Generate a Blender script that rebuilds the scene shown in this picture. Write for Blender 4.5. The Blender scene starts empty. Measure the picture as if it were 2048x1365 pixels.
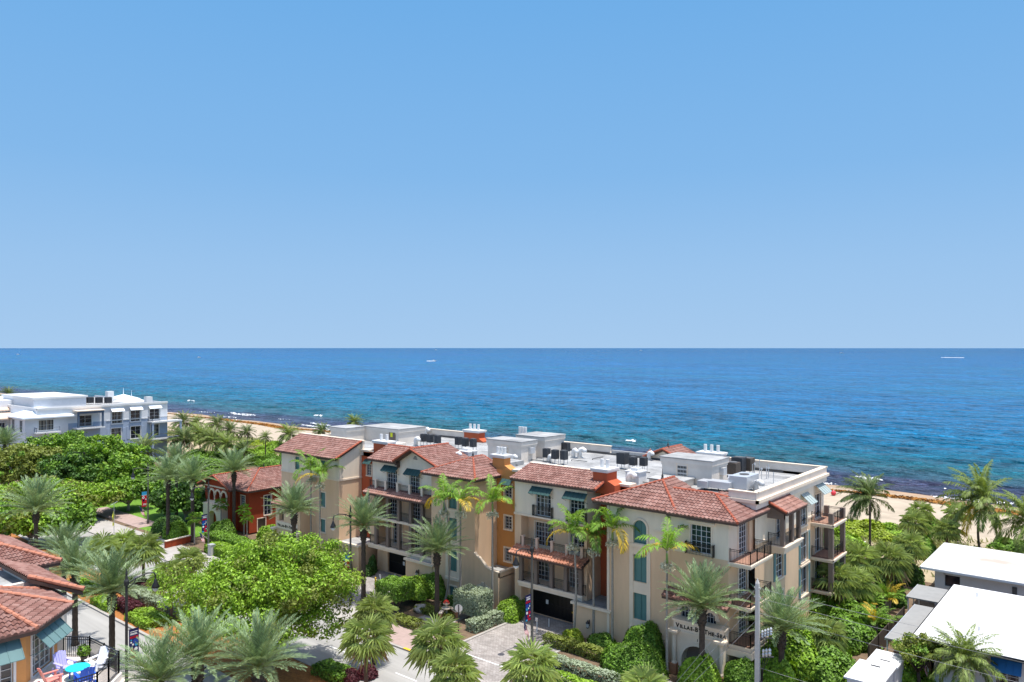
import bpy, bmesh, math, random
import numpy as np
from mathutils import Vector, Matrix
random.seed(7)
RNG = np.random.default_rng(11)
PI = math.pi
SC = bpy.context.scene
COL = SC.collection

# ------------------------------------------------------------------ camera
F_PX, CAM_H, YH = 1524.0, 27.5, 696.0
TH = math.atan2(1266, 1524); S_, C_ = math.sin(TH), math.cos(TH)
cam = bpy.data.cameras.new("camera"); camo = bpy.data.objects.new("camera", cam); COL.objects.link(camo)
camo.location = (0, 0, CAM_H); camo.rotation_euler = (PI/2, 0, TH)
cam.sensor_width = 36; cam.lens = F_PX/2048*36; cam.shift_y = 13.5/2048
cam.clip_start = 0.5; cam.clip_end = 90000
SC.camera = camo

def gp(px, py, z=0.0):
    """map reading: where the ray through a photo pixel meets the level z"""
    d = (CAM_H-z)*F_PX/(py-YH); r = (px-1024)/F_PX*d
    return (C_*r-S_*d, S_*r+C_*d)

# ------------------------------------------------------------------ light
SUN_EL = math.radians(79.8); SUN_AZ = math.atan2(0.23, 0.973)      # direction towards the sun in x,y
world = bpy.data.worlds.new("World"); SC.world = world; world.use_nodes = True
nt = world.node_tree; nt.nodes.clear()
sky = nt.nodes.new("ShaderNodeTexSky"); sky.sky_type = 'NISHITA'; sky.sun_disc = False
sky.sun_elevation = SUN_EL; sky.sun_rotation = PI/2-SUN_AZ
sky.air_density = 1.0; sky.dust_density = 2.0; sky.ozone_density = 2.0; sky.altitude = 0
bg = nt.nodes.new("ShaderNodeBackground"); bg.inputs[1].default_value = 0.15
# the lower sky takes the clear maritime gradient of the day, the Nishita dome carries the rest
tcw = nt.nodes.new("ShaderNodeTexCoord"); sxw = nt.nodes.new("ShaderNodeSeparateXYZ"); nt.links.new(tcw.outputs['Generated'], sxw.inputs[0])
crw = nt.nodes.new("ShaderNodeValToRGB"); nt.links.new(sxw.outputs[2], crw.inputs[0]); ew = crw.color_ramp.elements
SKYC = ((0.0, (.385, .590, .850)), (.10, (.325, .550, .845)), (.22, (.230, .480, .825)), (.42, (.160, .420, .800)), (.7, (.13, .36, .74)))
ew[0].position = 0; ew[0].color = (*SKYC[0][1], 1); ew[1].position = SKYC[-1][0]; ew[1].color = (*SKYC[-1][1], 1)
for ps, c in SKYC[1:-1]: x = ew.new(ps); x.color = (*c, 1)
gain = nt.nodes.new("ShaderNodeVectorMath"); gain.operation = 'SCALE'; gain.inputs['Scale'].default_value = 1/0.15/1.53; nt.links.new(crw.outputs[0], gain.inputs[0])
fac = nt.nodes.new("ShaderNodeMapRange"); fac.interpolation_type = 'SMOOTHSTEP'; nt.links.new(sxw.outputs[2], fac.inputs[0]); fac.inputs[1].default_value = .40; fac.inputs[2].default_value = .75
mx = nt.nodes.new("ShaderNodeMix"); mx.data_type = 'RGBA'
nt.links.new(fac.outputs[0], mx.inputs[0]); nt.links.new(gain.outputs[0], mx.inputs[6]); nt.links.new(sky.outputs[0], mx.inputs[7])
wo = nt.nodes.new("ShaderNodeOutputWorld")
nt.links.new(mx.outputs[2], bg.inputs[0]); nt.links.new(bg.outputs[0], wo.inputs[0])
sd = bpy.data.lights.new("sun", 'SUN'); sd.energy = 3.65; sd.angle = math.radians(0.5); sd.color = (1.0, 0.965, 0.91)
so = bpy.data.objects.new("sun", sd); COL.objects.link(so)
sv = Vector((math.cos(SUN_EL)*math.cos(SUN_AZ), math.cos(SUN_EL)*math.sin(SUN_AZ), math.sin(SUN_EL)))
so.rotation_euler = sv.to_track_quat('Z', 'Y').to_euler(); so.location = (0, 0, 80)
vs = SC.view_settings
vs.view_transform = 'Standard'; vs.look = 'None'; vs.exposure = 0.62; vs.gamma = 1.0
SC.display_settings.display_device = 'sRGB'
SC.cycles.max_bounces = 6; SC.cycles.diffuse_bounces = 3; SC.cycles.glossy_bounces = 3
SC.cycles.transparent_max_bounces = 8; SC.cycles.caustics_reflective = False; SC.cycles.caustics_refractive = False

# ------------------------------------------------------------------ materials
M = {}
def lin(h):
    h = h.lstrip('#'); c = [int(h[i:i+2], 16)/255 for i in (0, 2, 4)]
    return [x/12.92 if x <= .04045 else ((x+.055)/1.055)**2.4 for x in c]
def N(nt, t, **k):
    n = nt.nodes.new(t)
    for a, b in k.items(): setattr(n, a, b)
    return n
def mat(name, col, rough=.8, var=.12, scale=1.2, bump=0., bscale=20., metal=0., spec=.3, trans=0., island=0., obj=0., streak=False, coat=0., mscale=None):
    """procedural surface: colour broken by two octaves of noise, optional per-island / per-object tone, bump"""
    m = bpy.data.materials.new(name); m.use_nodes = True; nt = m.node_tree; L = nt.links.new
    p = nt.nodes["Principled BSDF"]; out = nt.nodes["Material Output"]
    col = lin(col) if isinstance(col, str) else list(col)
    tc = N(nt, "ShaderNodeTexCoord"); geo = N(nt, "ShaderNodeNewGeometry")
    mp = N(nt, "ShaderNodeMapping"); L(geo.outputs['Position'] if not trans else tc.outputs['Object'], mp.inputs[0])
    if mscale: mp.inputs[3].default_value = mscale
    if streak: mp.inputs[3].default_value = (1, 1, .18)
    n1 = N(nt, "ShaderNodeTexNoise"); n1.inputs['Scale'].default_value = scale; n1.inputs['Detail'].default_value = 5; n1.inputs['Roughness'].default_value = .62
    L(mp.outputs[0], n1.inputs[0])
    mr = N(nt, "ShaderNodeMapRange"); L(n1.outputs[0], mr.inputs[0])
    mr.inputs[1].default_value = .25; mr.inputs[2].default_value = .75; mr.inputs[3].default_value = 1-var; mr.inputs[4].default_value = 1+var
    val = mr.outputs[0]
    if island:
        a = N(nt, "ShaderNodeMapRange"); L(geo.outputs['Random Per Island'], a.inputs[0]); a.inputs[3].default_value = 1-island; a.inputs[4].default_value = 1+island
        b = N(nt, "ShaderNodeMath", operation='MULTIPLY'); L(val, b.inputs[0]); L(a.outputs[0], b.inputs[1]); val = b.outputs[0]
    if obj:
        oi = N(nt, "ShaderNodeObjectInfo")
        a = N(nt, "ShaderNodeMapRange"); L(oi.outputs['Random'], a.inputs[0]); a.inputs[3].default_value = 1-obj; a.inputs[4].default_value = 1+obj
        b = N(nt, "ShaderNodeMath", operation='MULTIPLY'); L(val, b.inputs[0]); L(a.outputs[0], b.inputs[1]); val = b.outputs[0]
    sc = N(nt, "ShaderNodeVectorMath", operation='SCALE'); sc.inputs[0].default_value = col[:3]; L(val, sc.inputs['Scale'])
    L(sc.outputs[0], p.inputs['Base Color'])
    p.inputs['Roughness'].default_value = rough; p.inputs['Metallic'].default_value = metal
    p.inputs['Specular IOR Level'].default_value = spec
    if coat: p.inputs['Coat Weight'].default_value = coat
    if bump:
        n2 = N(nt, "ShaderNodeTexNoise"); n2.inputs['Scale'].default_value = bscale; n2.inputs['Detail'].default_value = 4
        L(geo.outputs['Position'], n2.inputs[0])
        bp = N(nt, "ShaderNodeBump"); bp.inputs['Strength'].default_value = bump; bp.inputs['Distance'].default_value = .03
        L(n2.outputs[0], bp.inputs['Height']); L(bp.outputs[0], p.inputs['Normal'])
    if trans:
        tr = N(nt, "ShaderNodeBsdfTranslucent")
        s2 = N(nt, "ShaderNodeVectorMath", operation='MULTIPLY'); L(sc.outputs[0], s2.inputs[0]); s2.inputs[1].default_value = (1.5, 1.45, .8)
        L(s2.outputs[0], tr.inputs[0])
        mix = N(nt, "ShaderNodeMixShader"); mix.inputs[0].default_value = trans
        L(p.outputs[0], mix.inputs[1]); L(tr.outputs[0], mix.inputs[2]); L(mix.outputs[0], out.inputs[0])
    M[name] = m
    return m

STU = dict(rough=.9, var=.11, scale=.8, bump=.25, bscale=14, spec=.15)
mat('stucco_tan', (.755, .53, .345), streak=True, **STU)
mat('stucco_cream', (.82, .705, .555), streak=True, **STU)
mat('stucco_white', (.74, .665, .58), **STU)
mat('stucco_red', (.46, .11, .050), streak=True, **STU)
mat('stucco_orange', (.60, .27, .09), streak=True, **STU)
mat('house_red', (.33, .062, .026), **STU)
mat('house_orange', (.62, .30, .11), **STU)
mat('trim_cream', (.80, .665, .52), rough=.8, var=.06, spec=.2)
mat('trim_tan', (.64, .48, .37), rough=.85, var=.06, spec=.2)
mat('stone_rough', (.62, .52, .40), rough=.95, var=.22, scale=3, bump=.6, bscale=9)
mat('paint_white', (.70, .70, .69), rough=.55, var=.04, spec=.35)
mat('wall_white', (.72, .71, .70), rough=.8, var=.05, spec=.2)
mat('wall_grey', (.52, .50, .47), rough=.85, var=.05, spec=.2)
mat('bluewhite', (.70, .71, .73), rough=.85, var=.05, spec=.2)
mat('blue_grey', (.35, .42, .53), rough=.8, var=.06, spec=.25)
mat('blue_dark', (.09, .13, .19), rough=.6, var=.06, spec=.3)
mat('tin_white', (.78, .83, .88), rough=.35, var=.04, spec=.5)
mat('brown_wood', (.105, .07, .055), rough=.75, var=.2, scale=2, spec=.2)
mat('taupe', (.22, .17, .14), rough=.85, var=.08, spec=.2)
mat('iron', (.012, .011, .012), rough=.45, var=.1, spec=.5)
mat('pole_grey', (.10, .095, .085), rough=.6, var=.15, spec=.4)
mat('pole_dark', (.035, .035, .036), rough=.5, var=.15, spec=.4)
mat('concrete_pole', (.52, .51, .48), rough=.9, var=.12, scale=4)
mat('floor_terracotta', (.36, .20, .14), rough=.8, var=.15, scale=3)
mat('awning_green', (.036, .085, .080), rough=.7, var=.1, spec=.3)
mat('awning_pale', (.34, .40, .39), rough=.6, var=.08, spec=.3)
mat('awning_teal', (.125, .215, .215), rough=.7, var=.08, spec=.3)
mat('shutter_panel', (.095, .215, .205), rough=.6, var=.07, spec=.3)
mat('cable_grey', (.30, .30, .30), rough=.6, var=.05)
mat('roof_paint', (.66, .66, .65), rough=.7, var=.14, scale=.4, spec=.2)
mat('canopy_grey', (.27, .27, .26), rough=.8, var=.1)
mat('shutter_blue', (.14, .26, .27), rough=.7, var=.08, spec=.3)
mat('shutter_teal', (.065, .165, .16), rough=.55, var=.06, spec=.35)
mat('garage_black', (.008, .008, .010), rough=.4, var=.2, spec=.5)
mat('ac_dark', (.055, .057, .062), rough=.6, var=.2, spec=.4)
mat('ac_brown', (.11, .085, .065), rough=.6, var=.15, spec=.4)
mat('metal_light', (.62, .63, .64), rough=.4, var=.08, metal=.5, spec=.5)
mat('metal_dark', (.10, .10, .10), rough=.6, var=.3, spec=.4)
mat('void_dark', (.012, .011, .010), rough=.9, var=.1, spec=.1)
mat('yellow_paint', (.78, .46, .04), rough=.6, var=.1)
mat('sign_yellow', (.80, .80, .02), rough=.4, var=.03, spec=.4)
mat('letter_black', (.012, .011, .010), rough=.5, var=.05)
mat('red_tile_cap', (.38, .105, .06), rough=.75, var=.25, scale=5, spec=.25)
mat('red_tile_cap_pale', (.46, .19, .12), rough=.75, var=.25, scale=5, spec=.25)
mat('blue_fabric', (.02, .13, .33), rough=.8, var=.08)
mat('blue_bright', (.01, .26, .62), rough=.7, var=.08)
for n, c in (('plastic_coral', (.66, .25, .21)), ('plastic_lilac', (.42, .40, .72)), ('plastic_white', (.85, .86, .90)), ('plastic_blue', (.015, .10, .58)), ('plastic_cyan', (.02, .56, .66)),
             ('flag_red', (.55, .02, .03)), ('flag_blue', (.02, .03, .16)), ('flag_white', (.80, .80, .80)), ('banner_navy', (.015, .015, .10)), ('banner_red', (.55, .012, .03)),
             ('banner_cyan', (.04, .36, .62)), ('banner_white', (.85, .85, .85)), ('buoy_red', (.70, .05, .07)), ('banner_blue', (.02, .06, .36))):
    mat(n, c, rough=.5, var=.04, spec=.35)
mat('stucco_step', (.42, .20, .11), rough=.9, var=.2, scale=3)

def glass(name, col, rough=.08):
    m = bpy.data.materials.new(name); m.use_nodes = True; nt = m.node_tree; L = nt.links.new; p = nt.nodes["Principled BSDF"]
    geo = N(nt, "ShaderNodeNewGeometry"); n1 = N(nt, "ShaderNodeTexNoise"); n1.inputs['Scale'].default_value = .9
    L(geo.outputs['Position'], n1.inputs[0])
    cr = N(nt, "ShaderNodeValToRGB"); L(n1.outputs[0], cr.inputs[0])
    cr.color_ramp.elements[0].position = .35; cr.color_ramp.elements[0].color = (*[c*.5 for c in col], 1)
    cr.color_ramp.elements[1].position = .7; cr.color_ramp.elements[1].color = (*[min(1, c*1.8) for c in col], 1)
    oi = N(nt, "ShaderNodeObjectInfo"); bl = N(nt, "ShaderNodeMath", operation='GREATER_THAN'); L(oi.outputs['Random'], bl.inputs[0]); bl.inputs[1].default_value = .72
    sx = N(nt, "ShaderNodeSeparateXYZ"); L(geo.outputs['Position'], sx.inputs[0]); wv = N(nt, "ShaderNodeMath", operation='SINE'); ml = N(nt, "ShaderNodeMath", operation='MULTIPLY'); ml.inputs[1].default_value = 9.0
    ad = N(nt, "ShaderNodeMath", operation='ADD'); L(sx.outputs[0], ad.inputs[0]); L(sx.outputs[1], ad.inputs[1]); L(ad.outputs[0], ml.inputs[0]); L(ml.outputs[0], wv.inputs[0])
    gt = N(nt, "ShaderNodeMath", operation='GREATER_THAN'); L(wv.outputs[0], gt.inputs[0]); gt.inputs[1].default_value = -.15
    cu = N(nt, "ShaderNodeMath", operation='MULTIPLY'); L(gt.outputs[0], cu.inputs[0]); L(bl.outputs[0], cu.inputs[1])
    mxc = N(nt, "ShaderNodeMix"); mxc.data_type = 'RGBA'; L(cu.outputs[0], mxc.inputs[0]); L(cr.outputs[0], mxc.inputs[6]); mxc.inputs[7].default_value = (.16, .15, .14, 1)
    L(mxc.outputs[2], p.inputs['Base Color']); p.inputs['Roughness'].default_value = rough; p.inputs['Specular IOR Level'].default_value = .5
    n2 = N(nt, "ShaderNodeTexNoise"); n2.inputs['Scale'].default_value = 1.3; L(geo.outputs['Position'], n2.inputs[0])
    bp = N(nt, "ShaderNodeBump"); bp.inputs['Strength'].default_value = .08; L(n2.outputs[0], bp.inputs['Height']); L(bp.outputs[0], p.inputs['Normal'])
    M[name] = m
glass('glass', (.012, .016, .030)); glass('glass_green', (.02, .05, .055)); glass('glass_blue', (.03, .05, .07))

def tile_mat(name, c0, c1, c2):
    """one tone per roof tile, keyed on the tile number kept in the UV map"""
    m = bpy.data.materials.new(name); m.use_nodes = True; nt = m.node_tree; L = nt.links.new; p = nt.nodes["Principled BSDF"]
    uv = N(nt, "ShaderNodeUVMap"); fl = N(nt, "ShaderNodeVectorMath", operation='FLOOR'); L(uv.outputs[0], fl.inputs[0])
    wn = N(nt, "ShaderNodeTexWhiteNoise", noise_dimensions='2D'); L(fl.outputs[0], wn.inputs[0])
    cr = N(nt, "ShaderNodeValToRGB"); L(wn.outputs[0], cr.inputs[0])
    e = cr.color_ramp.elements; e[0].color = (*c0, 1); e[1].color = (*c2, 1); x = e.new(.5); x.color = (*c1, 1)
    geo = N(nt, "ShaderNodeNewGeometry"); n1 = N(nt, "ShaderNodeTexNoise"); n1.inputs['Scale'].default_value = .7; n1.inputs['Detail'].default_value = 6
    L(geo.outputs['Position'], n1.inputs[0])
    mr = N(nt, "ShaderNodeMapRange"); L(n1.outputs[0], mr.inputs[0]); mr.inputs[1].default_value = .3; mr.inputs[2].default_value = .7; mr.inputs[3].default_value = .82; mr.inputs[4].default_value = 1.15
    sc = N(nt, "ShaderNodeVectorMath", operation='SCALE'); L(cr.outputs[0], sc.inputs[0]); L(mr.outputs[0], sc.inputs['Scale']); L(sc.outputs[0], p.inputs['Base Color'])
    p.inputs['Roughness'].default_value = .8; p.inputs['Specular IOR Level'].default_value = .2
    M[name] = m
tile_mat('roof_tile', (.205, .10, .08), (.265, .14, .115), (.315, .185, .155))
tile_mat('roof_tile_pale', (.25, .13, .10), (.32, .175, .14), (.37, .22, .18))
tile_mat('roof_tile_orange', (.40, .165, .10), (.47, .21, .135), (.52, .26, .18))

def membrane():
    """white roll roofing: laps, patched strips, ponding stains"""
    m = bpy.data.materials.new('roof_white'); m.use_nodes = True; nt = m.node_tree; L = nt.links.new; p = nt.nodes["Principled BSDF"]
    geo = N(nt, "ShaderNodeNewGeometry"); br = N(nt, "ShaderNodeTexBrick"); L(geo.outputs['Position'], br.inputs[0])
    br.inputs['Scale'].default_value = 1.0; br.inputs['Brick Width'].default_value = 7.0; br.inputs['Row Height'].default_value = .92; br.inputs['Mortar Size'].default_value = .022
    br.inputs['Color1'].default_value = (.40, .40, .39, 1); br.inputs['Color2'].default_value = (.31, .31, .305, 1); br.inputs['Mortar'].default_value = (.16, .16, .16, 1)
    n1 = N(nt, "ShaderNodeTexNoise"); n1.inputs['Scale'].default_value = .45; n1.inputs['Detail'].default_value = 8; n1.inputs['Roughness'].default_value = .65; L(geo.outputs['Position'], n1.inputs[0])
    mr = N(nt, "ShaderNodeMapRange"); L(n1.outputs[0], mr.inputs[0]); mr.inputs[1].default_value = .32; mr.inputs[2].default_value = .62; mr.inputs[3].default_value = .62; mr.inputs[4].default_value = 1.12
    sc = N(nt, "ShaderNodeVectorMath", operation='SCALE'); L(br.outputs[0], sc.inputs[0]); L(mr.outputs[0], sc.inputs['Scale']); L(sc.outputs[0], p.inputs['Base Color']); p.inputs['Roughness'].default_value = .85
    M['roof_white'] = m
membrane()
# ------------------------------------------------------------------ mesh building
WLOC = {}
class MB:
    def __init__(s): s.v = []; s.f = []; s.mi = []; s.uv = None
    def add(s, v, f, m=0):
        b = len(s.v); s.v += [tuple(x) for x in v]; s.f += [tuple(b+i for i in q) for q in f]; s.mi += [m]*len(f)
    def box(s, x0, x1, y0, y1, z0, z1, m=0):
        s.add([(x0,y0,z0),(x1,y0,z0),(x1,y1,z0),(x0,y1,z0),(x0,y0,z1),(x1,y0,z1),(x1,y1,z1),(x0,y1,z1)],
              [(0,3,2,1),(4,5,6,7),(0,1,5,4),(1,2,6,5),(2,3,7,6),(3,0,4,7)], m)
    def bar(s, a, b, w, h=None, m=0, up=(0,0,1)):
        """square bar from a to b"""
        h = h or w; a = Vector(a); b = Vector(b); d = (b-a)
        if d.length < 1e-6: return
        d.normalize(); up = Vector(up)
        if abs(d.dot(up)) > .99: up = Vector((1,0,0))
        x = d.cross(up).normalized(); y = x.cross(d).normalized()
        c = [x*(sx*w/2)+y*(sy*h/2) for sx, sy in ((-1,-1),(1,-1),(1,1),(-1,1))]
        s.add([a+k for k in c]+[b+k for k in c], [(3,2,1,0),(4,5,6,7),(0,1,5,4),(1,2,6,5),(2,3,7,6),(3,0,4,7)], m)
    def tube(s, pts, rad, n=8, m=0, cap=True):
        pts = [Vector(p) for p in pts]; rad = rad if hasattr(rad, '__len__') else [rad]*len(pts)
        b = len(s.v); prev = Vector((1, .13, .07))
        for i, p in enumerate(pts):
            d = (pts[min(i+1, len(pts)-1)]-pts[max(i-1, 0)])
            d = d.normalized() if d.length > 1e-9 else Vector((0,0,1))
            x = prev-d*prev.dot(d)
            if x.length < 1e-4: x = Vector((0,1,0))-d*d.y
            x.normalize(); y = d.cross(x); prev = x
            for k in range(n):
                a = 2*PI*k/n; s.v.append(tuple(p+(x*math.cos(a)+y*math.sin(a))*rad[i]))
        for i in range(len(pts)-1):
            for k in range(n):
                k2 = (k+1) % n; s.f.append((b+i*n+k, b+i*n+k2, b+(i+1)*n+k2, b+(i+1)*n+k)); s.mi.append(m)
        if cap:
            s.f.append(tuple(b+k for k in range(n))[::-1]); s.f.append(tuple(b+(len(pts)-1)*n+k for k in range(n))); s.mi += [m, m]
    def lathe(s, c, prof, n=12, m=0):
        s.tube([(c[0], c[1], c[2]+z) for r, z in prof], [max(r, .001) for r, z in prof], n, m)
    def prism(s, poly, vec, m=0):
        """extrude a polygon (list of 3d points) along vec"""
        n = len(poly); v = [Vector(p) for p in poly]; w = [p+Vector(vec) for p in v]
        s.add(v+w, [tuple(range(n))[::-1], tuple(range(n, 2*n))]+[(i, (i+1) % n, n+(i+1) % n, n+i) for i in range(n)], m)
    def build(s, name, mats, parent=None, smooth=False, local=False):
        me = bpy.data.meshes.new(name)
        off = Vector((0,0,0)) if (local or parent is None) else WLOC.get(parent.name, Vector((0,0,0)))
        v = s.v if off.length == 0 else [(a-off.x, b-off.y, c-off.z) for a, b, c in s.v]
        me.from_pydata(v, [], s.f)
        mats = mats if isinstance(mats, (list, tuple)) else [mats]
        for x in mats: me.materials.append(M[x] if isinstance(x, str) else x)
        if len(mats) > 1: me.polygons.foreach_set('material_index', s.mi)
        if s.uv is not None:
            ul = me.uv_layers.new(name='UVMap'); li = np.zeros(len(me.loops), dtype=np.int32); me.loops.foreach_get('vertex_index', li)
            ul.data.foreach_set('uv', np.asarray(s.uv, dtype=np.float32)[li].ravel())
        bm = bmesh.new(); bm.from_mesh(me)
        bmesh.ops.recalc_face_normals(bm, faces=bm.faces) if len(s.f) < 60000 and s.uv is None else None
        bm.to_mesh(me); bm.free()
        if smooth: me.polygons.foreach_set('use_smooth', [True]*len(me.polygons))
        o = bpy.data.objects.new(name, me); COL.objects.link(o)
        if parent is not None:
            o.parent = parent; WLOC[o.name] = off
        return o
    def build_split(s, name, mats, parent):
        """every separate piece (touching pieces stay together) becomes a mesh of its own"""
        n = len(s.v); par = list(range(n))
        def fd(a):
            while par[a] != a: par[a] = par[par[a]]; a = par[a]
            return a
        for q in s.f:
            r = fd(q[0])
            for k in q[1:]: par[fd(k)] = r
        bb = {}
        for i, p in enumerate(s.v):
            r = fd(i); b = bb.get(r)
            if b is None: bb[r] = [*p, *p]
            else:
                for k in range(3): b[k] = min(b[k], p[k]); b[k+3] = max(b[k+3], p[k])
        ks = list(bb); g = {k: k for k in ks}
        def fg(a):
            while g[a] != a: g[a] = g[g[a]]; a = g[a]
            return a
        for i, a in enumerate(ks):
            A = bb[a]
            for b in ks[:i]:
                B = bb[b]
                if all(A[k] <= B[k+3]+.012 and B[k] <= A[k+3]+.012 for k in range(3)): g[fg(a)] = fg(b)
        out = {}
        for q in s.f:
            r = fg(fd(q[0])); m, mp = out.setdefault(r, (MB(), {})); t = []
            for k in q:
                if k not in mp: mp[k] = len(m.v); m.v.append(s.v[k])
                t.append(mp[k])
            m.f.append(tuple(t)); m.mi.append(0)
        return [m.build(name, mats, parent) for m, _ in out.values()]
def tag(o, label, cat, group=None):
    o['label'] = label; o['category'] = cat
    if group: o['group'] = group
    return o
def thing(name, label, cat, loc=(0,0,0), rz=0, group=None):
    o = bpy.data.objects.new(name, None); COL.objects.link(o); o.location = loc; o.rotation_euler = (0,0,rz); o.empty_display_size = .3
    WLOC[o.name] = Vector(loc)
    return tag(o, label, cat, group)
def kind(o, k):
    o['kind'] = k; return o
def copy_tree(o, parent=None):
    c = o.copy(); COL.objects.link(c)
    if parent is not None: c.parent = parent
    for ch in list(o.children): copy_tree(ch, c)
    return c

class FR:
    """a wall plane: origin, direction along it (seen left to right from outside), outward normal"""
    def __init__(s, ox, oy, dx, dy):
        s.o = (ox, oy); s.d = (dx, dy); s.n = (dy, -dx)
    def P(s, a, z, o=0.): return (s.o[0]+s.d[0]*a+s.n[0]*o, s.o[1]+s.d[1]*a+s.n[1]*o, z)
def fbox(mb, F, s0, s1, z0, z1, o0, o1, m=0):
    p = [F.P(a, z, o) for o in (o0, o1) for a, z in ((s0,z0),(s1,z0),(s1,z1),(s0,z1))]
    mb.add(p, [(0,1,2,3)[::-1],(4,5,6,7),(0,1,5,4),(1,2,6,5),(2,3,7,6),(3,0,4,7)], m)
def wall(mb, F, s0, s1, z0, z1, holes=(), depth=.22, m=0):
    """wall face with real openings and their reveals"""
    xs = sorted({s0, s1, *[h[0] for h in holes], *[h[1] for h in holes]}); zs = sorted({z0, z1, *[h[2] for h in holes], *[h[3] for h in holes]})
    xs = [x for x in xs if s0-1e-6 <= x <= s1+1e-6]; zs = [z for z in zs if z0-1e-6 <= z <= z1+1e-6]
    for i in range(len(xs)-1):
        for j in range(len(zs)-1):
            cx, cz = (xs[i]+xs[i+1])/2, (zs[j]+zs[j+1])/2
            if any(h[0] < cx < h[1] and h[2] < cz < h[3] for h in holes): continue
            mb.add([F.P(xs[i], zs[j]), F.P(xs[i+1], zs[j]), F.P(xs[i+1], zs[j+1]), F.P(xs[i], zs[j+1])], [(0,1,2,3)], m)
    for a, b, c, d in holes:
        q = [F.P(a, c), F.P(b, c), F.P(b, d), F.P(a, d)]; r = [F.P(a, c, -depth), F.P(b, c, -depth), F.P(b, d, -depth), F.P(a, d, -depth)]
        mb.add(q+r, [(0,1,5,4),(1,2,6,5),(2,3,7,6),(3,0,4,7)], m)
def window(parent, F, s0, s1, z0, z1, cols=2, rows=3, name='window', rec=.13, casing='trim_cream', tw=.13, frame='paint_white', gl='glass', sill=True, mul=True):
    fr = MB(); w = .06
    for a, b, c, d in ((s0, s0+w, z0, z1), (s1-w, s1, z0, z1), (s0+w, s1-w, z0, z0+w), (s0+w, s1-w, z1-w, z1)):
        fbox(fr, F, a, b, c, d, -rec-.05, -rec+.03)
    t = .032
    for i in range(1, cols):
        x = s0+(s1-s0)*i/cols; ww = .055 if (cols % 2 == 0 and i == cols//2) else t
        fbox(fr, F, x-ww/2, x+ww/2, z0+w, z1-w, -rec-.03, -rec+.022)
    for j in range(1, rows):
        z = z0+(z1-z0)*j/rows; fbox(fr, F, s0+w, s1-w, z-t/2, z+t/2, -rec-.03, -rec+.016)
    o = fr.build(name, frame, parent)
    pn = MB(); pn.add([F.P(s0+.01, z0+.01, -rec-.035), F.P(s1-.01, z0+.01, -rec-.035), F.P(s1-.01, z1-.01, -rec-.035), F.P(s0+.01, z1-.01, -rec-.035)], [(0,1,2,3)])
    pn.build('pane', gl, o)
    if casing:
        c = MB(); e = .05
        fbox(c, F, s0-tw, s0, z0, z1, -.02, e); fbox(c, F, s1, s1+tw, z0, z1, -.02, e)
        fbox(c, F, s0-tw, s1+tw, z1, z1+tw, -.02, e+.01); fbox(c, F, s0-tw, s1+tw, z0-tw, z0, -.02, e+(.06 if sill else .01))
        c.build('casing', casing, o)
    return o
def awning(parent, F, s0, s1, zt, drop=.62, out=.75, m='awning_green', arms=True):
    a = MB(); t = .03
    p = [F.P(s0, zt, .06), F.P(s1, zt, .06), F.P(s1, zt-drop, out), F.P(s0, zt-drop, out)]
    a.prism(p, (0, 0, -t)); n = max(2, round((s1-s0)/.55))
    for i in range(n+1):
        x = s0+(s1-s0)*i/n; a.bar(F.P(x, zt+.015, .06), F.P(x, zt-drop+.015, out), .035)
    if arms:
        for x in (s0-.02, s1+.02): a.bar(F.P(x, zt-drop-.35, .03), F.P(x, zt-drop, out-.02), .03)
    return a.build('awning', m, parent)
def railing(parent, pts, h=1.05, sp=.13, m='iron', post=.06, name='railing', scroll=True):
    r = MB()
    for i in range(len(pts)-1):
        a, b = Vector(pts[i]), Vector(pts[i+1]); L = (b-a).length
        for z in (h, h-.14, .09): r.bar(a+Vector((0,0,z)), b+Vector((0,0,z)), .05 if z == h else .03, .04 if z == h else .03)
        n = max(1, round(L/sp))
        for k in range(n+1):
            p = a.lerp(b, k/n); big = k in (0, n)
            w = post if big else .02
            r.bar(p+Vector((0,0,0)), p+Vector((0,0,h+(.07 if big else -.02))), w, w)
    return r.build(name, m, parent)

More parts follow.
